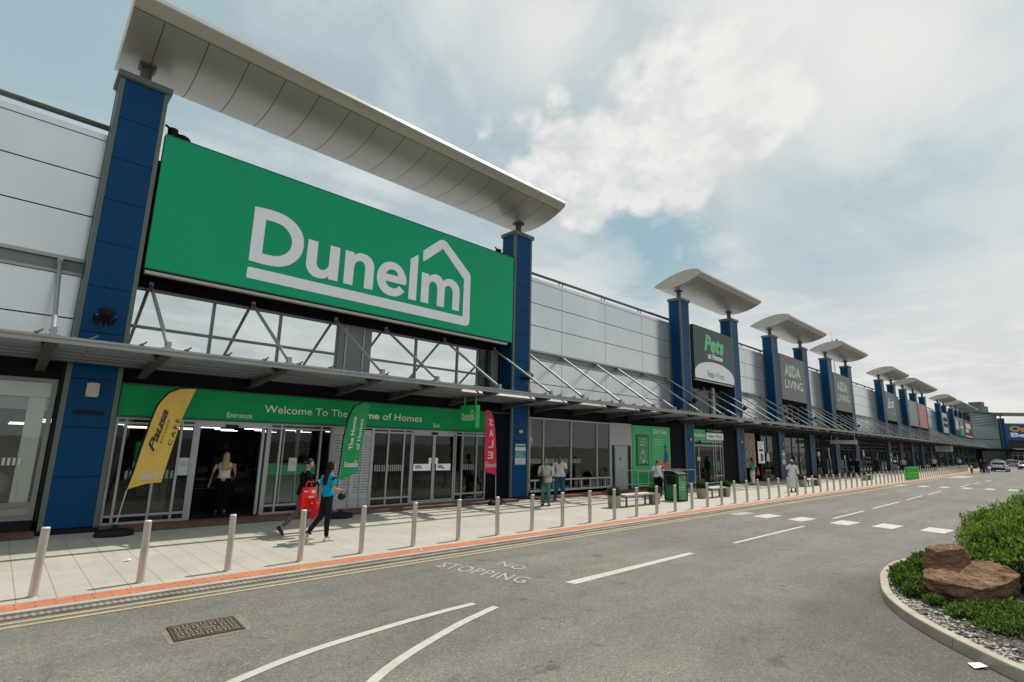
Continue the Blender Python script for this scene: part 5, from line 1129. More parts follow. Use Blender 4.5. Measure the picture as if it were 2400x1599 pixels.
# trolley bay rails and trolleys
r = empty('trolley_bay', (24.6, 15.4, 0)); tag(r, 'white tubular trolley bay rails by the green window panels', 'trolley bay')
q = MB()
for y in (14.9, 15.75):
    for x in (22.9, 25.2, 28.6): q.tube((x, y, 0), (x, y, 1.05), .022)
    for z in (.35, 1.05): q.tube((22.9, y, z), (28.6, y, z), .02)
q.tube((28.6, 14.9, 1.05), (28.6, 15.75, 1.05), .02); q.build('rail', mat('rail_white', (.45, .46, .45), .4, .2), r)
for i in range(5):
    x = 25.6+i*.35; t = empty('shopping_trolley', (x, 15.3, 0)); tag(t, 'dark wire shopping trolley nested in the white rail bay, %s from the left' % ordn[i], 'shopping trolley', 'nested trolleys in the bay')
    q = MB()
    for j in range(7): z = .45+j*.08; q.path([(x, 15.08, z), (x+.85, 15.13, z+.03), (x+.85, 15.47, z+.03), (x, 15.52, z), (x, 15.08, z)], .006, 4)
    for j in range(9): q.tube((x+.1*j, 15.09, .45), (x+.1*j, 15.08, .95), .005, n=4)
    q.build('basket', dsteel_m, t)
    q = MB(); q.path([(x, 15.1, .3), (x+.8, 15.15, .25), (x+.8, 15.45, .25), (x, 15.5, .3)], .012, 5); q.path([(x-.1, 15.1, 1.0), (x-.1, 15.5, 1.0)], .015, 6); q.tube((x, 15.1, .3), (x-.1, 15.1, 1.0), .012); q.tube((x, 15.5, .3), (x-.1, 15.5, 1.0), .012); q.build('frame', dsteel_m, t)
    for a_, b_ in ((x+.05, 15.12), (x+.05, 15.48), (x+.75, 15.17), (x+.75, 15.43)): q = MB(); q.tube((a_, b_-.012, .06), (a_, b_+.012, .06), .06, n=10); q.tube((a_, b_, .06), (a_, b_, .27), .01, n=5); q.build('wheel', rubber_m, t)

# feather flags
def flag(base, outline, y, m, label, pole, text_fn, wt=True, trim=None, ripple=.03):
    r = empty('feather_flag', base); tag(r, label, 'flag'); xs = [p[0] for p in outline]
    loop = [(p[0], p[1]) for p in curve_pts(outline, 4)]
    tris = tessellate_polygon([[Vector((x, z, 0)) for x, z in loop]])
    f = lambda x, z: y+ripple*math.sin(z*3.3+x*5)*.6+ripple*.6*math.sin(x*9+z*2)
    # finer grid inside by subdividing
    bm = bmesh.new(); vs = [bm.verts.new((x, 0, z)) for x, z in loop]
    for t in tris: bm.faces.new([vs[i] for i in t])
    bmesh.ops.subdivide_edges(bm, edges=bm.edges, cuts=3, use_grid_fill=True)
    for v in bm.verts: v.co.y = f(v.co.x, v.co.z)
    me_v = [v.co.copy() for v in bm.verts]; bm.verts.index_update(); me_f = [tuple(v.index for v in fc.verts) for fc in bm.faces]; bm.free()
    q = MB(); q.add(me_v, me_f, 0, True); q.build('banner', m, r)
    class Each:
        def add(self, vs, fs, m=0): return MB().add(vs, fs, m).build('lettering', trim, r)
    text_fn(Each(), lambda x, z: (x, f(x, z)-.012, z))
    q = MB(); q.path([(x, y+.01, z) for x, z in pole], .014, 8, 0); q.build('pole', mat('pole_grey', (.45, .45, .44), .3, .5), r)
    sl = [(p[0], p[1]) for p in loop][:]; 
    return r, f
def water_base(x, y, parent, wide=.36):
    q = MB(); q.lathe((x, y, 0), [(wide, 0), (wide*1.03, .04), (wide*.98, .11), (wide*.75, .15), (.06, .17), (.05, .24)], 22, sy=.62); q.build('weighted_base', black_m, parent)
def txt_on(q, body, o, U, V, f3, m=0, **k):
    pts, fs, asp = text2d(body, **k); vs = []
    for a, b in pts: x = o[0]+U[0]*a+V[0]*b; z = o[1]+U[1]*a+V[1]*b; vs.append(f3(x, z))
    q.add(vs, fs, m)
yel = mat('flag_mustard', (.66, .44, .085), .75, var=.08, vscl=4); grf = mat('flag_green', (.012, .30, .10), .75, var=.1, vscl=5); redf = mat('flag_crimson', (.52, .02, .065), .75, var=.1, vscl=5)
O1 = [(2.33, .99, 1), (2.42, 1.44), (2.51, 2.01), (2.615, 2.6), (2.70, 2.94), (2.88, 3.21), (3.10, 3.335), (3.44, 3.37, 1), (3.23, 2.66), (3.10, 1.9), (2.97, 1.13, 1), (2.66, 1.10)]
def t1(q, f3):
    txt_on(q, 'Pausa', (2.735, 1.82), (.185, .98), (-.145, .05), f3, 0, bold=.02, shear=.35, space=.9); txt_on(q, 'KITCHEN', (2.875, 2.03), (.10, .55), (-.045, .01), f3, 0, space=1.3); txt_on(q, 'CAFÉ', (3.07, 1.97), (.115, .64), (-.10, .02), f3, 0, space=1.4, bold=.01)
    txt_on(q, 'Proudly at', (2.64, 1.42), (.24, -.01), (.01, .05), f3, 1)
def mini_logo(q, x0, z0, w, h, f3, m=1):
    for ou, hs_ in LG:
        mp = lambda p: Vector((x0+w*(p.x-LX0)/(LX1-LX0), 0, z0+h*(p.z-LZ0)/(LZ1-LZ0)))
        lo = [[mp(p) for p in ou]]+[[mp(p) for p in hh] for hh in hs_]; flat = [p for l_ in lo for p in l_]
        q.add([f3(p.x, p.z) for p in flat], [tuple(t) for t in tessellate_polygon(lo)], m)
r, f = flag((2.30, 15.0, 0), O1, 14.98, yel, 'mustard yellow feather flag with dark script lettering', [(2.22, .17), (2.33, .99)], t1, trim=[mat('ink_dark', (.015, .02, .02), .6), mat('ink_white', (.62, .60, .55), .6)])
q = MB(); mini_logo(q, 2.535, 1.20, .34, .19, lambda x, z: (x, f(x, z)-.013, z), 0); q.build('logo', mat('ink_white', (.62, .60, .55), .6), r)
water_base(2.22, 14.98, r)
q = MB(); pl = [(x, 15.0, z) for x, z in [(2.31, .97), (2.40, 1.44), (2.49, 2.01), (2.595, 2.6), (2.68, 2.95), (2.86, 3.23), (3.09, 3.36), (3.42, 3.39)]]; q.path(pl, .02, 6); q.build('sleeve', black_m, r)
O2 = [(7.42, 1.05, 1), (7.43, 1.6), (7.47, 2.25), (7.58, 2.88), (7.74, 3.19), (8.0, 3.335), (8.23, 3.33, 1), (8.17, 2.9), (8.09, 2.4), (8.03, 1.9), (7.99, 1.29, 1), (7.72, 1.17)]
def t2(q, f3): txt_on(q, 'The Home', (7.74, 1.93), (.06, .98), (-.125, .0), f3, 0, bold=.02); txt_on(q, 'of Homes', (7.97, 1.93), (.06, .92), (-.115, .0), f3, 0, bold=.01)
r, f = flag((7.42, 14.95, 0), O2, 14.93, grf, 'green feather flag with pale sideways lettering, behind the woman in blue', [(7.36, .2), (7.42, 1.05)], t2, trim=[letter_m])
q = MB(); mini_logo(q, 7.52, 1.43, .42, .2, lambda x, z: (x, f(x, z)-.013, z), 0); q.build('logo', letter_m, r); water_base(7.52, 14.9, r)
q = MB(); q.path([(x-.015, 14.95, z) for x, z in [(7.37, .9), (7.42, 1.6), (7.45, 2.25), (7.56, 2.9), (7.72, 3.22), (7.98, 3.36)]], .022, 6); q.build('sleeve', black_m, r)
O3 = [(13.06, 1.22, 1), (13.02, 2.2), (13.0, 3.41, 1), (13.2, 3.43), (13.36, 3.33), (13.48, 3.08), (13.54, 2.7), (13.59, 1.8), (13.61, 1.05, 1), (13.3, 1.15)]
def t3(q, f3):
    for i, ch in enumerate('SALE'): txt_on(q, ch, (13.40, 2.86-i*.40), (-.22, 0), (0, .26), f3, 0, bold=.03)
r, f = flag((13.62, 15.0, 0), O3, 14.98, redf, 'crimson feather flag seen from behind with mirrored sale lettering', [(13.63, .2), (13.61, 1.05), (13.59, 1.8)], t3, trim=[mat('ink_pink', (.72, .42, .50), .6)])
q = MB(); mini_logo(q, 13.58, 1.36, -.50, .2, lambda x, z: (x, f(x, z)-.013, z), 0); q.build('logo', mat('ink_pink', (.72, .42, .50), .6), r); water_base(13.62, 15.0, r, .3)

# litter
q = MB(); rd = random.Random(3); c = Vector((2.01, 11.85, .012)); q.add([c+Vector((x, y, z)) for x, y, z in ((-.05, -.02, 0), (.0, -.035, .03), (.055, -.01, .005), (.06, .03, .02), (.01, .04, .035), (-.045, .03, .01))], [(0, 1, 4, 5), (1, 2, 3, 4)]); k_ = q.build('litter', mat('paper_white', (.75, .74, .71), .7), None, tuple(c)); tag(k_, 'crumpled white paper scrap on the pale paving near the second bollard', 'litter', kind='thing')
q = MB(); q.add([(7.92, 1.08, -.03), (7.80, 1.01, -.035), (7.93, .91, -.02), (8.05, .99, -.03)], [(0, 1, 2, 3)]); k_ = q.build('litter', MATS['paper_white'], None, (7.92, 1.0, -.04)); tag(k_, 'flat white sheet of paper on the asphalt by the planted island kerb', 'litter', kind='thing')
for i, (x, y, lb_) in enumerate(((6.7, 9.6, 'small pale scrap on the red tactile strip'), (12.1, 9.62, 'tiny orange leaf on the red tactile strip'), (16.2, 11.0, 'tiny red wrapper on the paving before the nearest bench'), (5.4, 12.4, 'small dark leaf on the paving behind the tall bollards'))):
    q = MB(); q.add([(x-.03, y-.02, .005), (x+.03, y-.025, .012), (x+.04, y+.02, .006), (x-.02, y+.03, .014)], [(0, 1, 2, 3)]); k_ = q.build('litter', [MATS['paper_white'], mat('leaf_orange', (.45, .15, .04), .7), mat('wrapper_red', (.4, .05, .04), .5), mat('leaf_dark', (.06, .05, .04), .7)][i], None, (x, y, 0)); tag(k_, lb_, 'litter', kind='thing')

# ------------------------------------------------------------------ planted island on the right
KP = [(7.05, -.35), (7.64, .55), (8.23, 1.12), (9.0, 1.72), (9.76, 2.14), (10.4, 2.38), (11.04, 2.54), (11.7, 2.68), (12.3, 2.75), (12.9, 2.78), (13.5, 2.74), (14.1, 2.60), (14.8, 2.30), (15.6, 1.95), (17.0, 1.5), (20, .9), (26, .2)]
KS = smoothpath(KP, 4)
def offset_path(P, d):
    out = []
    for i, p in enumerate(P):
        a = Vector(P[max(0, i-1)]); b = Vector(P[min(len(P)-1, i+1)]); t = (b-a).normalized(); out.append(Vector(p)+Vector((t.y, -t.x))*d)
    return out
ko = [Vector(p) for p in KS]; ki = offset_path(KS, .135); kb = offset_path(KS, .02)
q = MB(); acc = 0.; lens = [0]
for a, b in zip(ko, ko[1:]): acc += (b-a).length; lens.append(acc)
stones = []; cur = [0]; last = 0
for i in range(1, len(ko)):
    cur.append(i)
    if lens[i]-last > .85 or i == len(ko)-1: stones.append(cur); last = lens[i]; cur = [i]
for st in stones:
    prof = lambda i: [ko[i].to_3d()+Vector((0, 0, -.06)), kb[i].to_3d()+Vector((0, 0, .062)), (kb[i]*.93+ki[i]*.07).to_3d()+Vector((0, 0, .075)), ki[i].to_3d()+Vector((0, 0, .078)), ki[i].to_3d()+Vector((0, 0, -.06))]
    vs = []
    for n_, i in enumerate(st):
        pr = prof(i)
        if n_ == 0 or n_ == len(st)-1:
            j = st[1] if n_ == 0 else st[-2]; dv = (ko[j]-ko[i]).normalized().to_3d()*.006; pr = [p+dv for p in pr]
        vs += pr
    k = len(st); q.add(vs, [(5*a+j, 5*a+5+j, 5*a+5+(j+1) % 5, 5*a+(j+1) % 5) for a in range(k-1) for j in range(5)]+[(0, 1, 2, 3, 4), tuple(5*(k-1)+j for j in (4, 3, 2, 1, 0))])
o = q.build('kerb', mat('island_kerb_stone', (.42, .375, .30), .85, var=.14, vscl=3, fine=.12, fscl=90, bump=.3, bscl=60)); o['kind'] = 'structure'
q = MB(); q.poly([(p.x, p.y, .02) for p in ki]+[(30, -12, .02), (8, -12, .02)], (0, 0, 1), .0)
def soil_mat():
    m, n, l, b = nodemat('chipped_slate_bed'); k = NB(n, l); t = n.new('ShaderNodeTexCoord').outputs['Object']
    v = k.vor(k.mapv(t, (1, 1, 1)), 24, 1); x = n.new('ShaderNodeSeparateColor'); l.new(v, x.inputs[0]); dd = k.vor(t, 24, 0)
    l.new(k.scale(k.mix(k.r(x.outputs[0], 0, 1), (.18, .16, .14), (.40, .37, .33)), k.r(dd, .0, .5, 1.0, .15)), b.inputs['Base Color']); b.inputs['Roughness'].default_value = .9; k.bump(dd, 1., -.03, b); return m
o = q.build('planting_bed', soil_mat()); o['kind'] = 'structure'
# stone chips
rd = random.Random(21); q = MB()
def inside_bed(x, y, m=.16):
    best = min(((Vector((x, y))-p).length, i) for i, p in enumerate(ko)); i = best[1]; t = (ko[min(len(ko)-1, i+1)]-ko[max(0, i-1)]).normalized(); return (Vector((x, y))-ko[i]).dot(Vector((t.y, -t.x))) > m
n_ = 0
while n_ < 4200:
    i = rd.randint(2, len(ko)-14); t = (ko[i+1]-ko[i]); nrm = Vector((t.y, -t.x)).normalized(); p = ko[i]+t*rd.random()+nrm*(.16+abs(rd.gauss(0, .22)))
    s_ = rd.uniform(.008, .026); a_ = rd.uniform(0, 6.28); tilt = Vector((rd.uniform(-.4, .4), rd.uniform(-.4, .4), 1)).normalized(); u_ = Vector((math.cos(a_), math.sin(a_), 0)); u_ = (u_-tilt*u_.dot(tilt)).normalized(); w_ = tilt.cross(u_)
    q.obox((p.x, p.y, .028+rd.uniform(0, .012)), u_*s_, w_*s_*rd.uniform(.4, .9), tilt*s_*.22, rd.randint(0, 3)); n_ += 1
o = q.build('gravel', [mat('chip_pale', (.46, .42, .36), .8), mat('chip_grey', (.30, .28, .26), .8), mat('chip_buff', (.42, .34, .26), .8), mat('chip_dark', (.12, .11, .10), .8)]); o['kind'] = 'stuff'; o['label'] = 'pale slate chippings between kerb and shrubs'

# sandstone boulders
def rock_mat():
    m, n, l, b = nodemat('sandstone'); k = NB(n, l); t = n.new('ShaderNodeTexCoord').outputs['Object']
    lay = k.noise(k.mapv(t, (1.2, 1.2, 5)), 2.6, 8, .68, .8); sp = k.noise(t, 34, 6, .75); big = k.noise(t, 1.6, 4, .6)
    c = k.mix(k.r(lay, .36, .62, 0, 1, True), (.15, .078, .042), (.34, .21, .125)); c = k.mix(k.r(big, .45, .65, 0, .5), c, (.20, .095, .04))
    l.new(k.scale(c, k.r(sp, .3, .7, .72, 1.18)), b.inputs['Base Color']); b.inputs['Roughness'].default_value = .9; b.inputs['Specular IOR Level'].default_value = .2
    k.bump(k.m('ADD', k.m('MULTIPLY', lay, 1.6), k.m('MULTIPLY', sp, .5)), .8, .05, b); return m
RK = rock_mat()
def boulder(name, loops, label, seed, amp=.03):
    """loops: list of (z, [(x, y)...]) outlines from the bottom up; surface roughened with noise"""
    bm = bmesh.new(); rings = []
    for z, pts in loops: rings.append([bm.verts.new((x, y, z if not isinstance(z, (list, tuple)) else z[i])) for i, (x, y) in enumerate(pts)])
    k = len(rings[0])
    for a, b in zip(rings, rings[1:]):
        for i in range(k): bm.faces.new((a[i], a[(i+1) % k], b[(i+1) % k], b[i]))
    c = bm.verts.new(sum((v.co for v in rings[-1]), Vector())/k)
    for i in range(k): bm.faces.new((rings[-1][i], rings[-1][(i+1) % k], c))
    for it in range(4):
        bmesh.ops.subdivide_edges(bm, edges=bm.edges, cuts=1, use_grid_fill=True, smooth=.05 if it < 1 else 0)
        bm.normal_update(); a_ = amp*(1.2, 1.1, .7, .4)[it]
        for v in bm.verts:
            s_ = (3., 7, 14, 30)[it]; nv = noise.noise(v.co*s_+Vector((seed, 0, 0))); nv = math.copysign(abs(nv)**.8, nv); v.co += v.normal*nv*a_
    bm.normal_update(); me = bpy.data.meshes.new(name); bmesh.ops.recalc_face_normals(bm, faces=bm.faces); 
    org = Vector((sum(x for x, y in loops[0][1])/k, sum(y for x, y in loops[0][1])/k, loops[0][0] if not isinstance(loops[0][0], (list, tuple)) else min(loops[0][0])))
    for v in bm.verts: v.co -= org
    bm.to_mesh(me); bm.free(); me.materials.append(RK)
    for p in me.polygons: p.use_smooth = True
    o = bpy.data.objects.new(name, me); o.location = org; C.objects.link(o); tag(o, label, 'boulder'); 
    return o
# slab: front edge faces the camera (towards -x, -y)
boulder('boulder', [(-.1, [(10.62, 1.80), (10.55, 1.5), (10.78, 1.22), (11.05, 1.02), (11.35, .95), (11.55, 1.15), (11.35, 1.6), (10.95, 1.85)]),
                    (.16, [(10.50, 1.84), (10.42, 1.5), (10.66, 1.16), (11.02, .92), (11.42, .80), (11.66, 1.15), (11.45, 1.6), (10.95, 1.86)]),
                    ([.36, .31, .27, .34, .43, .52, .50, .40], [(10.47, 1.84), (10.38, 1.52), (10.64, 1.16), (11.02, .90), (11.46, .78), (11.68, 1.12), (11.45, 1.6), (10.98, 1.88)]),
                    ([.38, .33, .29, .36, .44, .53, .51, .42], [(10.56, 1.78), (10.50, 1.52), (10.74, 1.24), (11.05, 1.0), (11.40, .90), (11.55, 1.12), (11.35, 1.52), (10.98, 1.78)])], 'broad flat topped brown sandstone slab by the island kerb', 3.1, .028)
boulder('boulder', [(-.05, [(11.10, 1.90), (11.00, 1.75), (11.20, 1.45), (11.42, 1.38), (11.62, 1.5), (11.62, 1.75), (11.4, 1.95)]),
                    (.40, [(11.08, 1.92), (10.98, 1.75), (11.18, 1.44), (11.46, 1.34), (11.64, 1.5), (11.64, 1.76), (11.4, 1.96)]),
                    ([.67, .66, .70, .74, .73, .70, .67], [(11.12, 1.86), (11.04, 1.72), (11.20, 1.48), (11.44, 1.40), (11.56, 1.5), (11.56, 1.74), (11.36, 1.88)]),
                    ([.69, .68, .72, .76, .75, .72, .69], [(11.2, 1.8), (11.14, 1.7), (11.26, 1.56), (11.40, 1.5), (11.48, 1.56), (11.48, 1.7), (11.32, 1.8)])], 'smaller upright brown sandstone block behind the flat slab', 8.3, .02)

# shrubs: leaf clumps spread over lumpy mounds
SHR = [leafmat('shrub_green_%s' % 'abcd'[i], c) for i, c in enumerate(((.066, .132, .032), (.10, .185, .042), (.165, .265, .062), (.025, .055, .013)))]
def shrub(name, lumps, n, leaf, label, seed, mats=SHR, weights=(3, 4, 2, 2), cat='shrub', stems=True, up=.55):
    rd = random.Random(seed); c0 = lumps[0]; r = empty(name, (c0[0], c0[1], 0.02)); tag(r, label, cat); q = MB(); tot = sum(l_[3]**2 for l_ in lumps)
    core = MB()
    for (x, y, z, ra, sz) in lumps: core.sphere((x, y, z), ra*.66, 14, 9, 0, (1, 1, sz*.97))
    for (x, y, z, ra, sz) in lumps:
        k = int(n*ra*ra/tot); m0 = rd.random()
        for i in range(k):
            d = Vector((rd.gauss(0, 1), rd.gauss(0, 1), rd.gauss(.15, 1))).normalized()
            if d.z < -.35: d.z = -d.z
            nz = noise.noise(Vector((x, y, z))*1.7+d*2.6); nz2 = noise.noise(Vector((x, y, z))*3.1+d*7.5)
            rr = ra*(.88+.34*nz+.22*nz2)*(rd.uniform(.86, 1.04) if rd.random() > .03 else rd.uniform(1.02, 1.16)); p = Vector((x, y, z))+Vector((d.x, d.y, d.z*sz))*rr
            if p.z < .01: continue
            inside = any((Vector((p.x-a, p.y-b, (p.z-c_)/s2))).length < r_*.64 for a, b, c_, r_, s2 in lumps)
            if inside: continue
            a = (d*.9+Vector((rd.uniform(-1, 1), rd.uniform(-1, 1), up+rd.uniform(-.4, .8)))).normalized(); b = a.orthogonal().normalized(); b.rotate(Matrix.Rotation(rd.uniform(0, 6.28), 3, a)); s_ = leaf*rd.uniform(.6, 1.35)
            w4 = tuple(weights)+(0, 0, 0); w = [w4[0], w4[1]*(1+max(0, nz2)*1.5), w4[2]*(1+max(0, nz2+nz)*3), w4[3]]; mi = rd.choices(range(len(mats)), w[:len(mats)])[0]
            q.add([p-b*s_*.30-a*s_*.3, p+b*s_*.30-a*s_*.2, p+b*s_*.18+a*s_*.5, p+a*s_*.85, p-b*s_*.2+a*s_*.45], [(0, 1, 2, 3, 4)], mi)
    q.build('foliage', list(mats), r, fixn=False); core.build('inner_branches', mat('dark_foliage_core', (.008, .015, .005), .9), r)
    return r
rd = random.Random(77)
BL1 = [(13.3, 1.05, .42, .62, .9), (14.1, 1.25, .40, .6, .85), (15.0, 1.25, .5, .7, .9), (14.2, .45, .54, .72, .85), (15.3, .45, .68, .8, .85), (16.4, .75, .62, .8, .85), (13.0, .35, .50, .6, .95), (17.2, .1, .78, .9, .85), (16.0, -.4, .86, .9, .88), (14.6, -.4, .72, .8, .9), (13.5, -.5, .6, .7, 1), (12.7, 1.25, .24, .45, .9), (12.35, .75, .32, .45, 1.)]
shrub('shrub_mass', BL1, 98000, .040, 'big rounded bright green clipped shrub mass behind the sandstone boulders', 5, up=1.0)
BL2 = [(12.2, .1, .34, .5, 1.), (12.6, -.4, .42, .6, 1.), (12.0, -.5, .3, .5, .95), (11.85, .35, .22, .36, 1.)]
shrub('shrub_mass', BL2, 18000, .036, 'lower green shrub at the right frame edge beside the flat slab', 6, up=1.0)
DK = [leafmat('groundcover_green_%s' % 'abcd'[i], c) for i, c in enumerate(((.055, .115, .026), (.10, .18, .04), (.025, .058, .015), (.15, .21, .055)))]
BL3 = [(9.85, 1.25, .02, .30, .6), (10.05, 1.05, .03, .34, .6), (9.45, .85, .02, .34, .5), (10.1, .55, .05, .42, .55), (10.6, .3, .06, .5, .5), (9.5, .45, .03, .38, .5), (9.9, 0.05, .05, .45, .5), (9.1, .25, .03, .40, .45), (8.9, -.1, .03, .42, .45), (10.9, -.25, .08, .55, .55), (10.35, .85, .05, .3, .6), (9.6, -.4, .05, .5, .5), (11.5, .25, .10, .45, .6), (8.6, -.55, .03, .45, .45), (9.2, -.75, .05, .55, .5), (8.15, -.6, .02, .28, .45)]
shrub('ground_cover_plant', BL3, 30000, .036, 'leafy green ground cover in front of the boulders by the kerb', 8, DK, (4, 4, 2, 1), up=.9)
BL4 = [(10.75, 2.08, .12, .20, 1.1), (11.15, 2.2, .14, .22, 1.1), (11.55, 2.3, .12, .20, 1.), (10.45, 1.95, .08, .18, .9), (10.2, 1.68, .05, .15, .8), (12.0, 2.3, .12, .20, .9), (11.95, 2.0, .2, .3, 1), (12.5, 2.05, .15, .3, .9), (10.62, 1.9, .16, .16, 1.2)]
shrub('shrub', BL4, 9500, .034, 'small spiky dark shrub left of the boulders near the kerb curve', 9, DK, (4, 3, 2, 1), up=1.1)

# ------------------------------------------------------------------ people
def skinmesh(nodes, edges, root, mats, levels=1, deform=True, name='t'):
    bm = bmesh.new(); lay = bm.verts.layers.skin.verify(); idx = {}
    for k, (co, r_) in nodes.items():
        v = bm.verts.new(co); rr = r_ if isinstance(r_, tuple) else (r_, r_); v[lay].radius = rr; v[lay].use_root = (k == root); idx[k] = v
    for a, b in edges: bm.edges.new((idx[a], idx[b]))
    me = bpy.data.meshes.new('sk'); bm.to_mesh(me); bm.free(); ob = bpy.data.objects.new('sk', me); C.objects.link(ob)
    sk = ob.modifiers.new('s', 'SKIN'); sk.use_smooth_shade = True; sk.branch_smoothing = .6
    sb = ob.modifiers.new('u', 'SUBSURF'); sb.levels = levels; sb.render_levels = levels
    dg = bpy.context.evaluated_depsgraph_get(); dg.update(); em = bpy.data.meshes.new_from_object(ob.evaluated_get(dg)); bpy.data.objects.remove(ob); bpy.data.meshes.remove(me)
    vs = [v.co.copy() for v in em.vertices]; fs = [tuple(p.vertices) for p in em.polygons]; bpy.data.meshes.remove(em)
    return vs, fs
def torso_def(v, H=1.7):
    z = v.z/H*1.7
    if .80 < z < 1.47:
        w = min(1, (z-.80)/.12)*min(1, (1.47-z)/.08); k = w*(1 if abs(v.y) < .2 else max(0, 1-(abs(v.y)-.2)/.1)); v.y *= 1+.26*k*(1 if abs(v.y) < .2 else 1); v.x = v.x*(1-.14*k)
    return v
def person(loc, heading, H, label, pose, skin, hair, top, legs, shoes, group=None, robe=None, simple=False):
    """local x = forwards, y = to the person's left; pose: dict of joints"""
    s = H/1.7; P = dict(elL=(-.02, .25, 1.12), wrL=(.10, .24, .90), elR=(-.02, -.25, 1.12), wrR=(.10, -.24, .90), knL=(.03, .10, .50), anL=(0, .10, .09), knR=(.03, -.10, .50), anR=(0, -.10, .09), lean=0., look=0., tipL=0., tipR=0., nod=0.); P.update(pose)
    V = lambda t: Vector(t)*s
    ln = P['lean']
    ctr = dict(pel=((0, 0, .95), .130), bel=((ln*.3, 0, 1.08), .118), che=((ln*.7+.005, 0, 1.25), .132), upp=((ln, 0, 1.36), .108), nec=((ln+.015, 0, 1.455), .056), hb=((ln+.03, 0, 1.52), .052))
    body = dict(ctr); E_ = [('pel', 'bel'), ('bel', 'che'), ('che', 'upp'), ('upp', 'nec'), ('nec', 'hb')]
    hands = {}
    for sd, sg in (('L', 1), ('R', -1)):
        el, wr, kn, an = (Vector(P[k+sd]) for k in ('el', 'wr', 'kn', 'an')); sh = Vector((ln-.005, sg*.165, 1.375)); hp = Vector((0, sg*.085, .90))
        body['sh'+sd] = (tuple(sh), .066); body['ua'+sd] = (tuple(sh.lerp(el, .5)), .052); body['el'+sd] = (tuple(el), .042); body['fa'+sd] = (tuple(el.lerp(wr, .45)), .036); body['wr'+sd] = (tuple(wr), .025)
        hd = (wr-el).normalized(); pm = wr+hd*.055; body['pm'+sd] = (tuple(pm), (.032, .022)); hands[sd] = (wr, hd, pm, sg)
        body['hp'+sd] = (tuple(hp), .100); body['th'+sd] = (tuple(hp.lerp(kn, .45)), .084); body['kn'+sd] = (tuple(kn), .060); body['ca'+sd] = (tuple(kn.lerp(an, .35)+Vector((-.015, 0, 0))), .052); body['an'+sd] = (tuple(an), .036)
        tp = P['tip'+sd]; fd = Vector((math.cos(tp), 0, -math.sin(tp))); toe = an+fd*.13+Vector((0, sg*.015, 0))+Vector((-math.sin(tp)*.05, 0, -.055*math.cos(tp))); body['to'+sd] = (tuple(toe), .030)
        E_ += [('upp', 'sh'+sd), ('sh'+sd, 'ua'+sd), ('ua'+sd, 'el'+sd), ('el'+sd, 'fa'+sd), ('fa'+sd, 'wr'+sd), ('wr'+sd, 'pm'+sd), ('pel', 'hp'+sd), ('hp'+sd, 'th'+sd), ('th'+sd, 'kn'+sd), ('kn'+sd, 'ca'+sd), ('ca'+sd, 'an'+sd), ('an'+sd, 'to'+sd)]
    sc_ = lambda d: {k: (tuple(Vector(c)*s), tuple(x*s for x in r_) if isinstance(r_, tuple) else r_*s) for k, (c, r_) in d.items()}
    vs, fs = skinmesh(sc_(body), E_, 'pel', None, levels=2); q = MB(); vs0 = [torso_def(v, H) for v in vs]; fs0 = fs; q.add(list(vs0), fs, 0, True)
    for sd in 'LR':                                        # five separate curled fingers
        wr, hd, pm, sg = hands[sd]; side = hd.cross(Vector((0, 0, 1))); side = (side.normalized() if side.length > .1 else Vector((0, 1, 0))); dn = hd.cross(side).normalized(); curl = -dn if dn.z > 0 else dn
        for j, ln_ in enumerate((.075, .082, .078, .062)):
            o0 = pm+side*(.025-.0165*j)+hd*.02; k1 = o0+hd*ln_*.45+curl*.006; k2 = k1+hd*ln_*.28+curl*ln_*.22; k3 = k2+hd*ln_*.08+curl*ln_*.28
            q.tube(V(o0), V(k1), .0088*s, .008*s, 6); q.tube(V(k1), V(k2), .008*s, .0074*s, 6); q.tube(V(k2), V(k3), .0074*s, .006*s, 6)
        o0 = wr+hd*.03+side*.026*1; k1 = o0+side*.026+hd*.024+curl*.004; k2 = k1+hd*.03+side*.006+curl*.008; q.tube(V(o0), V(k1), .011*s, .0095*s, 6); q.tube(V(k1), V(k2), .0095*s, .0075*s, 6)
    # head
    hc = Vector((ln+.045, 0, 1.60)); rotz = Matrix.Rotation(P['look'], 3, 'Z') @ Matrix.Rotation(P['nod'], 3, 'Y')
    def hp_(v): return (hc+rotz @ v)*s
    n, k = 20, 16; hv = []
    for j in range(k+1):
        th = math.pi*j/k
        for i in range(n):
            ph = 2*math.pi*i/n; d = Vector((math.sin(th)*math.cos(ph), math.sin(th)*math.sin(ph), -math.cos(th))); x, y, z = d.x*.095, d.y*.076, d.z*.118
            if z < 0: t = -z/.118; y *= 1-.38*t*t; x *= (1-.10*t) if x > 0 else 1-.45*t; x += .012*t
            if x > .06:
                if abs(y) < .014 and -.045 < z < .012: x += .020*(1-abs(y)/.014)*(.5+.5*(.012-z)/.057)      # nose
                if .012 < abs(y) < .045 and -.005 < z < .025: x -= .008
                if z < -.088: x += .006
            hv.append(hp_(Vector((x, y, z))))
    q.add(hv, [(j*n+i, j*n+(i+1) % n, (j+1)*n+(i+1) % n, (j+1)*n+i) for j in range(k) for i in range(n)], 0, True)
    for sg in (1, -1):
        q.sphere(hp_(Vector((.080, sg*.030, .008))), .010*s, 8, 5, 1); q.sphere(hp_(Vector((.0, sg*.077, -.01))), .024*s, 8, 6, 0, (.8, .35, 1.2)); q.tube(hp_(Vector((.088, sg*.018, .026))), hp_(Vector((.080, sg*.046, .026))), .0035*s, n=5, m=2)
    q.tube(hp_(Vector((.088, -.020, -.060))), hp_(Vector((.088, .020, -.060))), .005*s, n=6, m=3)
    RM = Matrix.Translation(loc) @ Matrix.Rotation(heading, 4, 'Z')
    q.v = [v for v in q.v]
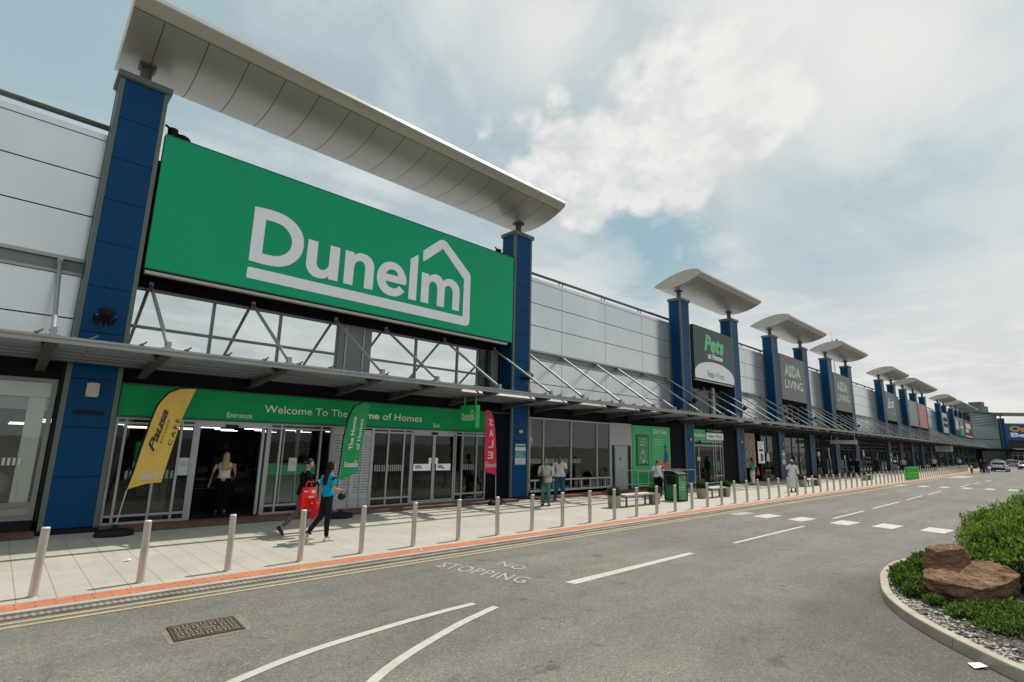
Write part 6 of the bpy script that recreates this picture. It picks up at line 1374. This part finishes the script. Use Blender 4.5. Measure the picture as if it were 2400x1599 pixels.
    skm = mat('skin_%02d' % int(skin[0]*100), skin, .5, spec=.35); hm = mat('hair_%s' % hair[1], hair[0], .6, var=.2, vscl=30, spec=.2)
    bo = q.build('person', [skm, mat('eye_dark', (.02, .015, .012), .2), hm, mat('lip', (skin[0]*.75, skin[1]*.45, skin[2]*.45), .5)]); bo.location = loc; bo.rotation_euler = (0, 0, heading); WM[bo.name] = Matrix.Identity(4); tag(bo, label, 'person', group)
    def child(mb, name, m): o = mb.build(name, m); o.parent = bo; return o
    # hair
    if hair[0] is not None and hair[2] != 'none':
        h = MB(); hs_ = 1.09; hv = []; keep = []
        for j in range(k+1):
            th = math.pi*j/k
            for i in range(n):
                ph = 2*math.pi*i/n; d = Vector((math.sin(th)*math.cos(ph), math.sin(th)*math.sin(ph), -math.cos(th))); hv.append(hp_(Vector((d.x*.095*hs_-.006, d.y*.078*hs_, d.z*.118*hs_+.004)))); keep.append(d)
        def ok(d):
            if hair[2] == 'cap': return d.z > .30
            return (d.z > .52) or (d.x < .15 and d.z > -.35) or (d.x < .42 and d.z > .2) or (hair[2] in ('long', 'blonde') and d.x < .32 and d.z > -.7)
        h.add(hv, [f_ for f_ in [(j*n+i, j*n+(i+1) % n, (j+1)*n+(i+1) % n, (j+1)*n+i) for j in range(k) for i in range(n)] if all(ok(keep[a]) for a in f_)], 0, True)
        if hair[2] in ('long', 'blonde'):
            z1 = hair[3]; prof = [(1.64, -.02, .070, .085), (1.56, -.045, .062, .090), (1.48, -.075, .048, .088), (1.40, -.105, .038, .10), (z1+.08, -.125, .034, .098), (z1, -.13, .020, .075)]
            vs_ = []
            for z, x, rx, ry in prof:
                for i in range(16): a = 2*math.pi*i/16; vs_.append((rotz @ Vector((x+rx*math.cos(a)*(1+.12*math.sin(5*a)), ry*math.sin(a), 0))+Vector((ln+.03, 0, z)))*s)
            h.add(vs_, [(j*16+i, j*16+(i+1) % 16, j*16+16+(i+1) % 16, j*16+16+i) for j in range(5) for i in range(16)], 0, True)
        if hair[2] == 'bun': h.sphere(hp_(Vector((-.115, 0, -.01))), .042*s, 10, 7)
        if hair[2] == 'tail': h.path([hp_(Vector((-.09, 0, .02))), hp_(Vector((-.15, 0, -.04))), hp_(Vector((-.14, 0, -.16)))], .03*s, 8)
        child(h, 'hat' if hair[2] == 'cap' else 'hair', hm)
    # garments: the part of the body surface they cover, lifted off the skin
    bones = []
    rad = lambda k_: (body[k_][1][0] if isinstance(body[k_][1], tuple) else body[k_][1])
    for a_, b_ in E_: bones.append((a_, b_, Vector(body[a_][0]), Vector(body[b_][0]), rad(a_), rad(b_)))
    B_ = [v/s for v in vs0]
    bmn = bmesh.new(); bvs = [bmn.verts.new(v) for v in B_]
    for f_ in fs0:
        try: bmn.faces.new([bvs[i] for i in f_])
        except ValueError: pass
    bmesh.ops.recalc_face_normals(bmn, faces=bmn.faces); bmn.normal_update(); nrm = [v.normal.copy() for v in bvs]; bmn.free()
    def where(p):
        best = None
        for a_, b_, A_, C_, ra_, rb_ in bones:
            d = C_-A_; t = max(0, min(1, (p-A_).dot(d)/d.length_squared)); r_ = (ra_*(1-t)+rb_*t)*.92; dd = abs((p-A_-d*t).length-r_)+.12*(p-A_-d*t).length
            if best is None or dd < best[0]: best = (dd, a_, b_, t)
        return best[1][:2], best[2][:2], best[3], best[2]
    loc_ = [where(p) for p in B_]
    def garment(sel, off, name, m):
        keep = [f_ for f_ in fs0 if all(sel(i) for i in f_)]
        if not keep: return
        used = sorted({i for f_ in keep for i in f_}); ix = {i: n_ for n_, i in enumerate(used)}; g = MB(); out = [(B_[i]+nrm[i]*off(i))*s for i in used]; inn = [(B_[i]+nrm[i]*max(.002, off(i)-.006))*s for i in used]
        g.add(out, [tuple(ix[i] for i in f_) for f_ in keep], 0, True); cnt = {}
        for f_ in keep:
            for a_, b_ in zip(f_, f_[1:]+f_[:1]): cnt[frozenset((a_, b_))] = cnt.get(frozenset((a_, b_)), 0)+1
        k0 = len(out); g.add(inn, [tuple(ix[i] for i in f_[::-1]) for f_ in keep], 0, True)
        for f_ in keep:
            for a_, b_ in zip(f_, f_[1:]+f_[:1]):
                if cnt[frozenset((a_, b_))] == 1: g.f.append([ix[a_], ix[b_], k0+ix[b_], k0+ix[a_]]); g.m.append(0); g.sm.append(False)
        child(g, name, m)
    if top:
        sl = top.get('sleeve', .5); z0 = top.get('hem', .93); lo = top.get('loose', .012); zt = 1.445
        def tsel(i):
            a_, b_, t, bf_ = loc_[i]; z = B_[i].z
            if bf_[:2] in ('pm',): return False
            if b_ in ('ne',) : return z < zt
            if b_ in ('sh', 'ua', 'el') and abs(B_[i].y) < .168 and abs(B_[i].x-ln*.7) < .17: return z0 < z < zt
            if b_ == 'hb': return False
            if b_ in ('be', 'ch', 'up') or (a_ == 'pe' and b_ == 'hp') or b_ == 'hp' or b_ == 'th': return z0 < z < zt
            if b_ == 'sh': return sl > 0 or abs(B_[i].y) < .135
            if b_ == 'ua': return sl > 0 and (sl > .45 or t < sl*1.5)
            if b_ == 'el': return sl >= .5 and (sl >= .6 or t < .55)
            if b_ == 'fa': return sl >= .6 and (sl > .8 or t < .5)
            if b_ == 'wr': return sl > .8
            return False
        def toff(i):
            a_, b_, t, bf_ = loc_[i]; z = B_[i].z
            if b_ in ('ua', 'el', 'fa', 'wr', 'sh'): return .010+top.get('slw', 0)*(1.0 if b_ != 'sh' else .5)
            k_ = max(0, min(1, (1.30-z)/.25)); return .012+lo*k_+.004*math.sin(B_[i].y*40+z*25)*k_
        garment(tsel, toff, top.get('name', 'shirt'), mat(top['m'], top['c'], .9, var=.12, vscl=12, bump=.5, bscl=14, spec=.1))
    if legs:
        lw = legs.get('w', .014); cf = legs.get('cuff', lw)
        def lsel(i):
            a_, b_, t, bf_ = loc_[i]; z = B_[i].z
            if b_ in ('be', 'hp') or (a_ == 'pe'): return z < 1.03
            if b_ in ('th', 'kn', 'ca'): return True
            if b_ == 'an': return t < legs.get('len', .93)
            return False
        def loff(i):
            a_, b_, t, bf_ = loc_[i]
            if b_ == 'an': return lw*(1-t)+cf*t+.006
            if b_ in ('th', 'kn', 'ca'): return lw+.006
            return .008
        garment(lsel, loff, legs.get('name', 'trousers'), mat(legs['m'], legs['c'], .9, var=.15, vscl=10, bump=.5, bscl=14, spec=.1))
    if robe:
        g = MB(); rz = robe['z']; prof = []
        for t in range(9): u = t/8; z = rz[0]+(rz[1]-rz[0])*u; prof.append((z, robe['r'][0]*(1-u)+robe['r'][1]*u))
        vs_ = []
        for z, r_ in prof:
            fl = max(0, (robe.get('fz', 1.2)-z))*.06
            for i in range(28): a = 2*math.pi*i/28; rr = r_*(1+fl*math.sin(7*a+z*3)+fl*.6*math.sin(4*a)); vs_.append(Vector((ln*max(0, (z-.9)/.5)+rr*.78*math.cos(a), rr*1.08*math.sin(a), z))*s)
        g.add(vs_, [(j*28+i, j*28+(i+1) % 28, j*28+28+(i+1) % 28, j*28+28+i) for j in range(8) for i in range(28)]+[tuple(range(28)), tuple(range(8*28, 9*28))], 0, True); child(g, robe.get('name', 'robe'), mat(robe['m'], robe['c'], .9, var=.1, vscl=10, bump=.5, bscl=14, spec=.1))
    if shoes:
        for sd, sg in (('L', 1), ('R', -1)):
            an = Vector(P['an'+sd]); tp = P['tip'+sd]; Rt = Matrix.Rotation(tp, 3, 'Y'); g = MB()
            for (x0, z0, rx, ry, rz_) in ((-.015, -.045, .062, .042, .042), (.06, -.052, .075, .045, .036), (.12, -.058, .055, .044, .027)): 
                c_ = (an+Rt @ Vector((x0, sg*.008, z0)))*s; b0 = len(g.v); g.sphere((0, 0, 0), 1, 12, 8, 0, (rx*s, ry*s, rz_*s)); g.v[b0:] = [c_+Rt @ v for v in g.v[b0:]]
            b0 = len(g.v); g.obox((0, 0, 0), (.118*s, 0, 0), (0, .042*s, 0), (0, 0, .011*s), 1); c_ = (an+Rt @ Vector((.055, sg*.008, -.080)))*s; g.v[b0:] = [c_+Rt @ v for v in g.v[b0:]]
            child(g, 'shoe', [mat(shoes['m'], shoes['c'], .6), mat(shoes['m']+'_sole', shoes.get('s', (.05, .05, .05)), .8)])
    return bo, RM, s
def carried(name, mbf, loc, rz, label, cat):
    r = empty(name, loc, rz); tag(r, label, cat); mbf(r); return r
def tote(r, w, h, d, m, hand=True, prints=True):
    W_ = WM[r.name]; q = MB(W_)
    rings = [(0, 1.06, 1.), (h*.12, 1.02, 1.2), (h*.5, .95, 1.1), (h*.85, .86, .6), (h, .80, .35)]
    vs = []
    for z, sx, sy in rings: vs += [(-w/2*sx, -d/2*sy, z), (0, -d/2*sy*1.15, z), (w/2*sx, -d/2*sy, z), (w/2*sx, d/2*sy, z), (0, d/2*sy*1.15, z), (-w/2*sx, d/2*sy, z)]
    q.add(vs, [(j*6+i, j*6+(i+1) % 6, j*6+6+(i+1) % 6, j*6+6+i) for j in range(4) for i in range(6)]+[(5, 4, 3, 2, 1, 0)], 0, False); q.build('bag_body', m, r)
    q = MB(W_)
    for y in (-d*.2, d*.2): q.path([(-w*.22, y, h-.02), (-w*.12, y*.6, h+.13), (w*.12, y*.6, h+.13), (w*.22, y, h-.02)], .009, 6)
    q.build('handle', m, r)
    if prints:
        q = MB(W_); y = -d/2*1.22
        q.box(-w*.05, w*.30, y-.004, y-.002, h*.52, h*.58); q.box(-w*.02, w*.34, y-.004, y-.002, h*.25, h*.28); q.box(-w*.36, -w*.12, y-.004, y-.002, h*.80, h*.84); q.box(w*.14, w*.38, y-.004, y-.002, h*.74, h*.86); q.build('print', white_m, r)
redbag = mat('bag_red', (.72, .012, .012), .3, coat=.3)
# pair in front of the shop
person((5.56, 11.72, 0), R(2), 1.70, 'woman in bright blue top with long dark reddish hair walking right', dict(elR=(.0, -.24, 1.13), wrR=(.20, -.20, 1.10), elL=(-.04, .23, 1.12), wrL=(-.03, .25, .86), knR=(.02, -.08, .50), anR=(.02, -.08, .09), knL=(-.06, .08, .52), anL=(-.36, .08, .17), tipL=.9, lean=.01, look=R(8)),
       (.42, .24, .17), ((.016, .006, .008), 'dark', 'long', 1.20), dict(name='shirt', m='tee_blue', c=(.005, .30, .50), sleeve=.5, hem=.94, loose=.02, slw=.012), dict(m='leggings_black', c=(.015, .017, .018), w=.004, name='leggings'), dict(m='trainer_white', c=(.62, .60, .56), s=(.45, .44, .42)))
carried('handbag', lambda r: (lambda W_: (MB(W_).sphere((0, 0, .08), .10, 12, 8, 0, (1, .6, .8)).build('bag_body', black_m, r), MB(W_).path([(0, 0, .15), (-.16, -.02, .30), (-.25, .06, .5)], .008, 5).build('strap', black_m, r)))(WM[r.name]), (5.80, 11.50, .88), 0, 'small black shoulder bag at the hip of the woman in blue', 'bag')
carried('shopping_bag', lambda r: tote(r, .36, .42, .13, redbag), (5.60, 12.12, .44), R(4), 'red shopping bag hanging behind the woman in the blue top', 'bag')
person((5.50, 12.85, 0), R(-4), 1.72, 'woman in black hooded top looking at her phone, walking right', dict(elR=(.04, -.25, 1.12), wrR=(.24, -.16, 1.16), elL=(.03, .22, 1.12), wrL=(.24, .10, 1.17), knR=(.03, -.09, .50), anR=(.06, -.09, .09), knL=(-.04, .09, .51), anL=(-.40, .09, .18), tipL=.9, lean=.03, nod=R(14)),
       (.44, .26, .19), ((.012, .009, .008), 'black', 'bun'), dict(name='hoodie', m='hoodie_black', c=(.008, .008, .009), sleeve=1., hem=.86, loose=.035, slw=.01), dict(m='leggings_grey', c=(.12, .11, .10), w=.004, name='leggings'), dict(m='shoe_black', c=(.01, .01, .01)))
carried('shopping_bag', lambda r: tote(r, .34, .48, .14, redbag), (5.45, 12.48, .62), R(-3), 'glossy red shopping bag carried by the woman in black', 'bag')
carried('phone', lambda r: MB(WM[r.name]).obox((0, 0, .0), (.04, 0, .05), (0, .035, 0), (.006, 0, -.005)).build('casing', white_m, r), (5.82, 12.80, 1.19), 0, 'pale phone held by the woman in black', 'phone')
# woman in the entrance
person((4.78, 16.55, .10), R(72), 1.68, 'woman with long blonde hair in white sleeveless top entering the shop', dict(elL=(-.04, .27, 1.13), wrL=(.02, .34, .90), elR=(.0, -.24, 1.12), wrR=(.16, -.2, 1.0), knL=(.08, .1, .5), anL=(.0, .1, .09), knR=(.04, -.1, .52), anR=(-.18, -.1, .12), tipR=.5),
       (.50, .24, .15), ((.40, .29, .15), 'blonde', 'blonde', 1.22), dict(name='vest', m='vest_white', c=(.62, .60, .64), sleeve=0, hem=.98, loose=.006), dict(m='trousers_black', c=(.004, .004, .006), w=.03), dict(m='shoe_black', c=(.01, .01, .01)))
# couple by the second pillar
person((15.05, 13.78, 0), R(205), 1.72, 'person in open pale green shirt and flared jeans with a dark shoulder bag', dict(elL=(.0, .25, 1.12), wrL=(.20, .05, 1.04), elR=(-.02, -.25, 1.12), wrR=(.18, -.10, 1.02), knL=(.03, .1, .5), anL=(.02, .12, .09), knR=(.10, -.08, .51), anR=(-.05, -.12, .10), look=R(15)),
       (.38, .20, .13), ((.012, .009, .008), 'black', 'short'), dict(name='shirt', m='shirt_pale_green', c=(.44, .47, .42), sleeve=.65, hem=.80, loose=.03, slw=.015), dict(m='jeans_teal', c=(.07, .17, .18), w=.018, cuff=.055, name='jeans'), dict(m='shoe_black', c=(.01, .01, .01)))
carried('handbag', lambda r: (lambda W_: (MB(W_).obox((0, 0, .14), (.03, .11, 0), (.04, -.01, 0), (0, 0, .14)).build('bag_body', mat('bag_dark', (.02, .015, .015), .5), r), MB(W_).path([(0, -.08, .28), (.02, -.02, .55), (.05, .06, .62), (.02, .08, .28)], .008, 5).build('strap', black_m, r)))(WM[r.name]), (14.78, 13.75, .80), 0, 'dark slouchy bag carried by the person in pale green', 'bag')
person((16.95, 14.75, 0), R(200), 1.82, 'man in white polo shirt and blue jeans with his head turned down', dict(elL=(.02, .26, 1.12), wrL=(.10, .25, .92), elR=(.0, -.26, 1.12), wrR=(.10, -.24, .92), knL=(.02, .12, .5), anL=(-.02, .15, .09), knR=(.06, -.12, .5), anR=(.02, -.18, .09), look=R(20), nod=R(16), lean=.03),
       (.16, .075, .045), ((.012, .010, .009), 'black', 'short'), dict(name='polo_shirt', m='polo_white', c=(.62, .61, .63), sleeve=.5, hem=.86, loose=.028, slw=.015), dict(m='jeans_blue', c=(.02, .10, .19), w=.022, name='jeans'), dict(m='shoe_black', c=(.01, .01, .01)))
# woman eating by the bin
person((22.42, 13.5, 0), R(50), 1.62, 'person seen from behind in white top with a strap across the back, eating', dict(elR=(.10, -.28, 1.16), wrR=(.22, -.10, 1.38), elL=(.02, .25, 1.12), wrL=(.12, .22, .95), nod=R(10), lean=.05),
       (.46, .24, .16), ((.16, .08, .05), 'auburn', 'bun'), dict(name='blouse', m='blouse_white', c=(.62, .61, .66), sleeve=.5, hem=.90, loose=.05, slw=.02), dict(m='trousers_black', c=(.004, .004, .006), w=.035), dict(m='shoe_black', c=(.01, .01, .01)))
carried('shoulder_strap_bag', lambda r: (lambda W_: (MB(W_).path([(-.15, .02, .72), (-.20, -.03, .45), (-.12, -.22, .12)], .012, 6).build('strap', mat('strap_grey', (.06, .055, .06), .6), r), MB(W_).sphere((-.02, -.25, .04), .1, 10, 7, 0, (1, .7, .9)).build('bag_body', mat('bag_dark', (.02, .015, .015), .5), r)))(WM[r.name]), (22.42, 13.5, .72), R(0), 'grey crossbody bag worn by the eating person near the green bin', 'bag')
# man in white robe
person((32.15, 10.98, 0), R(215), 1.70, 'man in long white robe and white cap holding a phone to his face', dict(elR=(.12, -.26, 1.22), wrR=(.20, -.08, 1.48), elL=(.02, .24, 1.12), wrL=(.14, .20, .98), nod=R(8)),
       (.13, .06, .035), ((.60, .60, .60), 'capwhite', 'cap'), dict(name='robe_top', m='robe_white', c=(.64, .64, .68), sleeve=1., hem=.80, loose=.03, slw=.02), None, dict(m='sandal_dark', c=(.05, .03, .02)), robe=dict(z=(.20, 1.0), r=(.25, .155), m='robe_white', c=(.64, .64, .68)))
# woman in green
person((35.5, 14.5, 0), R(100), 1.72, 'woman with dark red headscarf, green top and white wide trousers holding a red bag', dict(elR=(.03, -.26, 1.13), wrR=(.12, -.26, .95), elL=(.06, .26, 1.18), wrL=(.18, .20, 1.35)),
       (.30, .15, .09), ((.09, .012, .02), 'maroon', 'long', 1.30), dict(name='tunic', m='tunic_green', c=(.03, .26, .15), sleeve=.7, hem=.84, loose=.04, slw=.015), dict(m='trousers_white', c=(.58, .55, .50), w=.05, cuff=.05), dict(m='sandal_tan', c=(.25, .12, .08)))
carried('shopping_bag', lambda r: tote(r, .30, .40, .12, mat('bag_crimson', (.5, .02, .04), .4), prints=False), (35.85, 14.3, .62), R(20), 'crimson bag held by the woman in green', 'bag')
# distant people
def far_person(loc, heading, H, label, top, leg, hair='black', robe=None, hm='short'):
    person(loc, heading, H, label, dict(knL=(.06, .1, .5), anL=(.04, .1, .09), anR=(-.1, -.1, .09), wrL=(.18, .2, 1.0)), (.30, .17, .11), ((.012, .010, .009), hair, hm), dict(name='jacket', m='far_top_'+label.split()[-1], c=top, sleeve=1., hem=.85, loose=.03), dict(m='far_leg_'+label.split()[-1], c=leg, w=.03), dict(m='shoe_black', c=(.01, .01, .01)), robe=robe)
BR = dict(z=(.08, 1.05), r=(.28, .16), m='robe_black', c=(.008, .008, .009))
far_person((58.0, 14.6, 0), R(190), 1.68, 'person in black robes left of the dark pushchair', (.01, .01, .011), (.01, .01, .011), robe=BR)
far_person((59.2, 14.4, 0), R(185), 1.72, 'person in black clothes pushing the pushchair', (.015, .014, .016), (.01, .01, .012))
far_person((69.5, 15.0, 0), R(200), 1.75, 'person in dark coat with pale collar before a shop window', (.02, .02, .025), (.015, .015, .02))
far_person((81.5, 14.8, 0), R(180), 1.68, 'person with white top half hidden behind the green posts', (.5, .5, .48), (.02, .02, .03))
far_person((98.5, 14.2, 0), R(190), 1.8, 'person in grey top standing on the pavement beyond the green posts', (.18, .17, .16), (.02, .02, .02))
far_person((118., 13.6, 0), R(190), 1.75, 'person in pale blue top far along the pavement', (.35, .40, .48), (.03, .03, .05))
far_person((92.6, 8.55, -.05), R(200), 1.76, 'person in dark clothes standing in the road beside the motorbike', (.02, .01, .02), (.02, .012, .02))
far_person((94.6, 8.35, -.05), R(190), 1.78, 'person in blue jeans walking a bicycle in the road', (.02, .022, .035), (.05, .10, .15))
r = empty('pushchair', (57.2, 14.4, 0)); tag(r, 'dark pushchair with a pale hanging cloth on the distant pavement', 'pushchair')
q = MB(); q.sphere((57.1, 14.4, .75), .3, sc=(1.2, .8, .8)); q.build('hood', black_m, r); q = MB(); q.obox((57.1, 14.4, .5), (.32, 0, .05), (0, .2, 0), (0, 0, .1)); q.build('seat', mat('pram_grey', (.1, .1, .11), .7), r); q = MB(); q.tube((57.5, 14.2, .1), (57.6, 14.3, 1.0), .015); q.tube((57.5, 14.6, .1), (57.6, 14.5, 1.0), .015); q.tube((56.8, 14.2, .1), (57.3, 14.3, .6), .015); q.build('frame', steel_m, r)
for x, y in ((56.8, 14.15), (56.8, 14.65), (57.45, 14.15), (57.45, 14.65)): q = MB(); q.tube((x, y-.02, .1), (x, y+.02, .1), .1, n=12); q.build('wheel', rubber_m, r)

# two-wheelers
def wheel2(q, c, rad, w=.03, m=0, spokes=True, mr_=1):
    c = Vector(c); n = 20; pts = [c+Vector((math.cos(2*math.pi*i/n)*rad, 0, math.sin(2*math.pi*i/n)*rad)) for i in range(n+1)]; q.path(pts, w, 6, m)
    if spokes:
        for i in range(0, n, 2): q.tube(c, pts[i], .006, n=4, m=mr_)
def bicycle(x, y, rz, label):
    r = empty('bicycle', (x, y, -.05), rz); tag(r, label, 'bicycle'); W_ = WM[r.name]
    for xx in (-.5, .5): q = MB(W_); wheel2(q, (xx, 0, .34), .33, .018); q.build('wheel', [rubber_m, steel_m], r)
    q = MB(W_); q.path([(-.5, 0, .34), (-.05, 0, .32), (.38, 0, .75), (-.2, 0, .80), (-.05, 0, .32)], .018); q.tube((-.5, 0, .34), (-.2, 0, .8), .014); q.tube((.5, 0, .34), (.36, 0, .9), .018); q.build('frame', mat('bike_pale', (.45, .47, .48), .4, .3), r)
    q = MB(W_); q.path([(.38, -.25, .98), (.36, 0, .93), (.38, .25, .98)], .014); q.build('handlebar', black_m, r); q = MB(W_); q.sphere((-.24, 0, .92), .09, sc=(1.4, .8, .4)); q.tube((-.2, 0, .8), (-.23, 0, .9), .014); q.build('saddle', black_m, r)
bicycle(95.4, 8.1, R(12), 'pale bicycle held beside the person in blue jeans')
def motorbike(x, y, rz, label):
    r = empty('motorcycle', (x, y, -.05), rz); tag(r, label, 'motorcycle'); W_ = WM[r.name]
    for xx in (-.62, .65): q = MB(W_); wheel2(q, (xx, 0, .29), .25, .055); q.build('wheel', [rubber_m, steel_m], r)
    q = MB(W_); q.sphere((.1, 0, .78), .2, sc=(1.4, .8, .7)); q.sphere((.42, 0, .75), .18, sc=(.8, 1, 1.2)); q.sphere((-.5, 0, .72), .16, sc=(1.6, .8, .5)); q.build('fairing', mat('bike_silver', (.40, .40, .41), .35, .4), r)
    q = MB(W_); q.obox((0, 0, .42), (.28, 0, 0), (0, .14, 0), (0, 0, .16)); q.tube((.42, 0, .85), (.65, 0, .29), .035); q.tube((-.1, .12, .4), (-.62, .12, .29), .03); q.tube((-.1, -.16, .3), (-.8, -.16, .38), .045); q.build('engine', dsteel_m, r)
    q = MB(W_); q.sphere((-.28, 0, .84), .16, sc=(1.7, .8, .4)); q.build('seat', black_m, r); q = MB(W_); q.path([(.3, -.35, 1.02), (.42, 0, .98), (.3, .35, 1.02)], .018); q.tube((.3, .35, 1.02), (.32, .42, 1.2), .01); q.sphere((.32, .44, 1.22), .06, 8, 5, sc=(.3, 1, .7)); q.build('handlebar', black_m, r)
    q = MB(W_); q.box(-.95, -.6, -.2, .2, .85, 1.15); q.build('top_box', black_m, r)
motorbike(90.6, 9.35, R(185), 'silver and black motorbike standing in the road near the far bollards')

# cars
def car(x, y, rz, body_m, label, dark=False):
    r = empty('parked_car' if dark else 'car', (x, y, -.05), rz); tag(r, label, 'car'); W_ = WM[r.name]
    # side outline (x forward, z): lofted across the width with tumblehome
    def loft(prof_fn, m, name, parent=r):
        pass
    sec = [(-2.15, .42, .62, .80), (-2.12, .30, .95, .86), (-1.9, .22, 1.02, .89), (-1.2, .20, .99, .90), (0, .20, .96, .90), (1.0, .20, .93, .90), (1.6, .20, .86, .88), (2.05, .24, .74, .82), (2.18, .36, .58, .72)]
    q = MB(W_); vs = []; ring = lambda X_, z0, z1, w: [(X_, w*a, z0+(z1-z0)*b) for a, b in ((-.86, 0), (-1, .25), (-1, .62), (-.96, .86), (-.84, 1), (.84, 1), (.96, .86), (1, .62), (1, .25), (.86, 0))]
    for X_, z0, z1, w in sec: vs += ring(X_, z0, z1, w)
    k = 10; q.add(vs, [(j*k+i, j*k+(i+1) % k, (j+1)*k+(i+1) % k, (j+1)*k+i) for j in range(len(sec)-1) for i in range(k)]+[tuple(range(k)), tuple(range((len(sec)-1)*k, len(sec)*k))], 0, True); q.build('body', body_m, r)
    cab = [(-2.0, .98, .78), (-1.75, 1.25, .72), (-1.4, 1.46, .66), (-.6, 1.54, .64), (.2, 1.50, .65), (.7, 1.30, .70), (1.15, .95, .78)]
    q = MB(W_); vs = []
    for X_, z1, w in cab: vs += [(X_, -w-.08, .93), (X_, -w, z1), (X_, w, z1), (X_, w+.08, .93)]
    q.add(vs, [(j*4+i, j*4+i+1, j*4+5+i, j*4+4+i) for j in range(len(cab)-1) for i in (0, 1, 2)], 0, False); q.build('window', mat('car_glass', (.01, .012, .014), .06, spec=.8), r)
    q = MB(W_); vs = []
    for X_, z1, w in cab[2:5]: vs += [(X_, -w-.01, z1-.04), (X_, -w+.02, z1+.015), (X_, w-.02, z1+.015), (X_, w+.01, z1-.04)]
    q.add(vs, [(j*4+i, j*4+i+1, j*4+5+i, j*4+4+i) for j in range(2) for i in (0, 1, 2)], 0, True)
    for s_ in (-1, 1):
        for (xa, za, wa), (xb, zb, wb) in ((cab[0], cab[2]), (cab[4], cab[6])): q.tube((xa, s_*(wa+.02), za), (xb, s_*(wb+.005), zb), .035, n=6)
        q.tube((-.35, s_*.74, .95), (-.3, s_*.66, 1.5), .03, n=6)
    q.box(-1.95, -1.75, -.6, .6, 1.36, 1.40); q.build('roof', body_m, r)
    for xx in (-1.35, 1.35):
        for yy in (-.82, .82):
            q = MB(W_); q.tube((xx, yy-.1, .33), (xx, yy+.1, .33), .33, n=22); w_ = q.build('wheel', rubber_m, r); q = MB(W_); s_ = 1 if yy > 0 else -1; q.tube((xx, yy+s_*.1, .33), (xx, yy+s_*.108, .33), .22, n=14); h_ = q.build('rim', steel_m, r); h_.parent = w_
    for yy in (-.7, .7):
        q = MB(W_); q.obox((-2.13, yy, .82), (.05, 0, 0), (0, .14, 0), (0, 0, .08)); q.build('tail_light', mat('tail_red', (.35, .01, .01), .3), r)
        q = MB(W_); q.obox((2.10, yy*.9, .66), (.06, 0, 0), (0, .15, 0), (0, 0, .06)); q.build('headlight', mat('headlight_glass', (.6, .6, .62), .1), r)
        q = MB(W_); q.sphere((.75, yy*1.38, 1.0), .1, sc=(.6, 1, .7)); q.build('wing_mirror', body_m, r)
    q = MB(W_); q.obox((-2.15, 0, .42), (.03, 0, 0), (0, .78, 0), (0, 0, .14)); q.obox((2.15, 0, .40), (.03, 0, 0), (0, .7, 0), (0, 0, .12)); q.build('bumper', black_m, r)
    q = MB(W_); q.obox((-2.185, 0, .62), (.008, 0, 0), (0, .26, 0), (0, 0, .055)); q.build('number_plate', mat('plate_yellow', (.55, .45, .08), .5), r)
    return r
car(108.5, 7.9, R(-2), mat('car_white', (.60, .61, .63), .25, coat=.6), 'white car seen from behind driving away at the far end of the road')
car(134.0, 6.3, R(176), mat('car_silver', (.35, .36, .37), .3, .3, coat=.6), 'dark windowed silver car facing the camera at the right frame edge')
# low hedge and crowd area at the far end
HG = [mat('hedge_lime_a', (.12, .20, .03), .6), mat('hedge_lime_b', (.06, .12, .02), .6)]
shrub('hedge', [(118+i*1.6, 11.9, .45, .75, .7) for i in range(6)], 5000, .12, 'low lime green hedge beyond the last bollards', 12, HG, (1, 1))
for i, (x, y, c_, lb_) in enumerate(((148., 11.5, (.02, .02, .02), 'black car parked left of centre in the far corner'), (152., 9.6, (.30, .30, .32), 'grey car parked in the far corner in front of the dark arcade'))): car(x, y, R(95), mat('car_far_%s' % 'ab'[i], c_, .3, coat=.5), lb_, True)
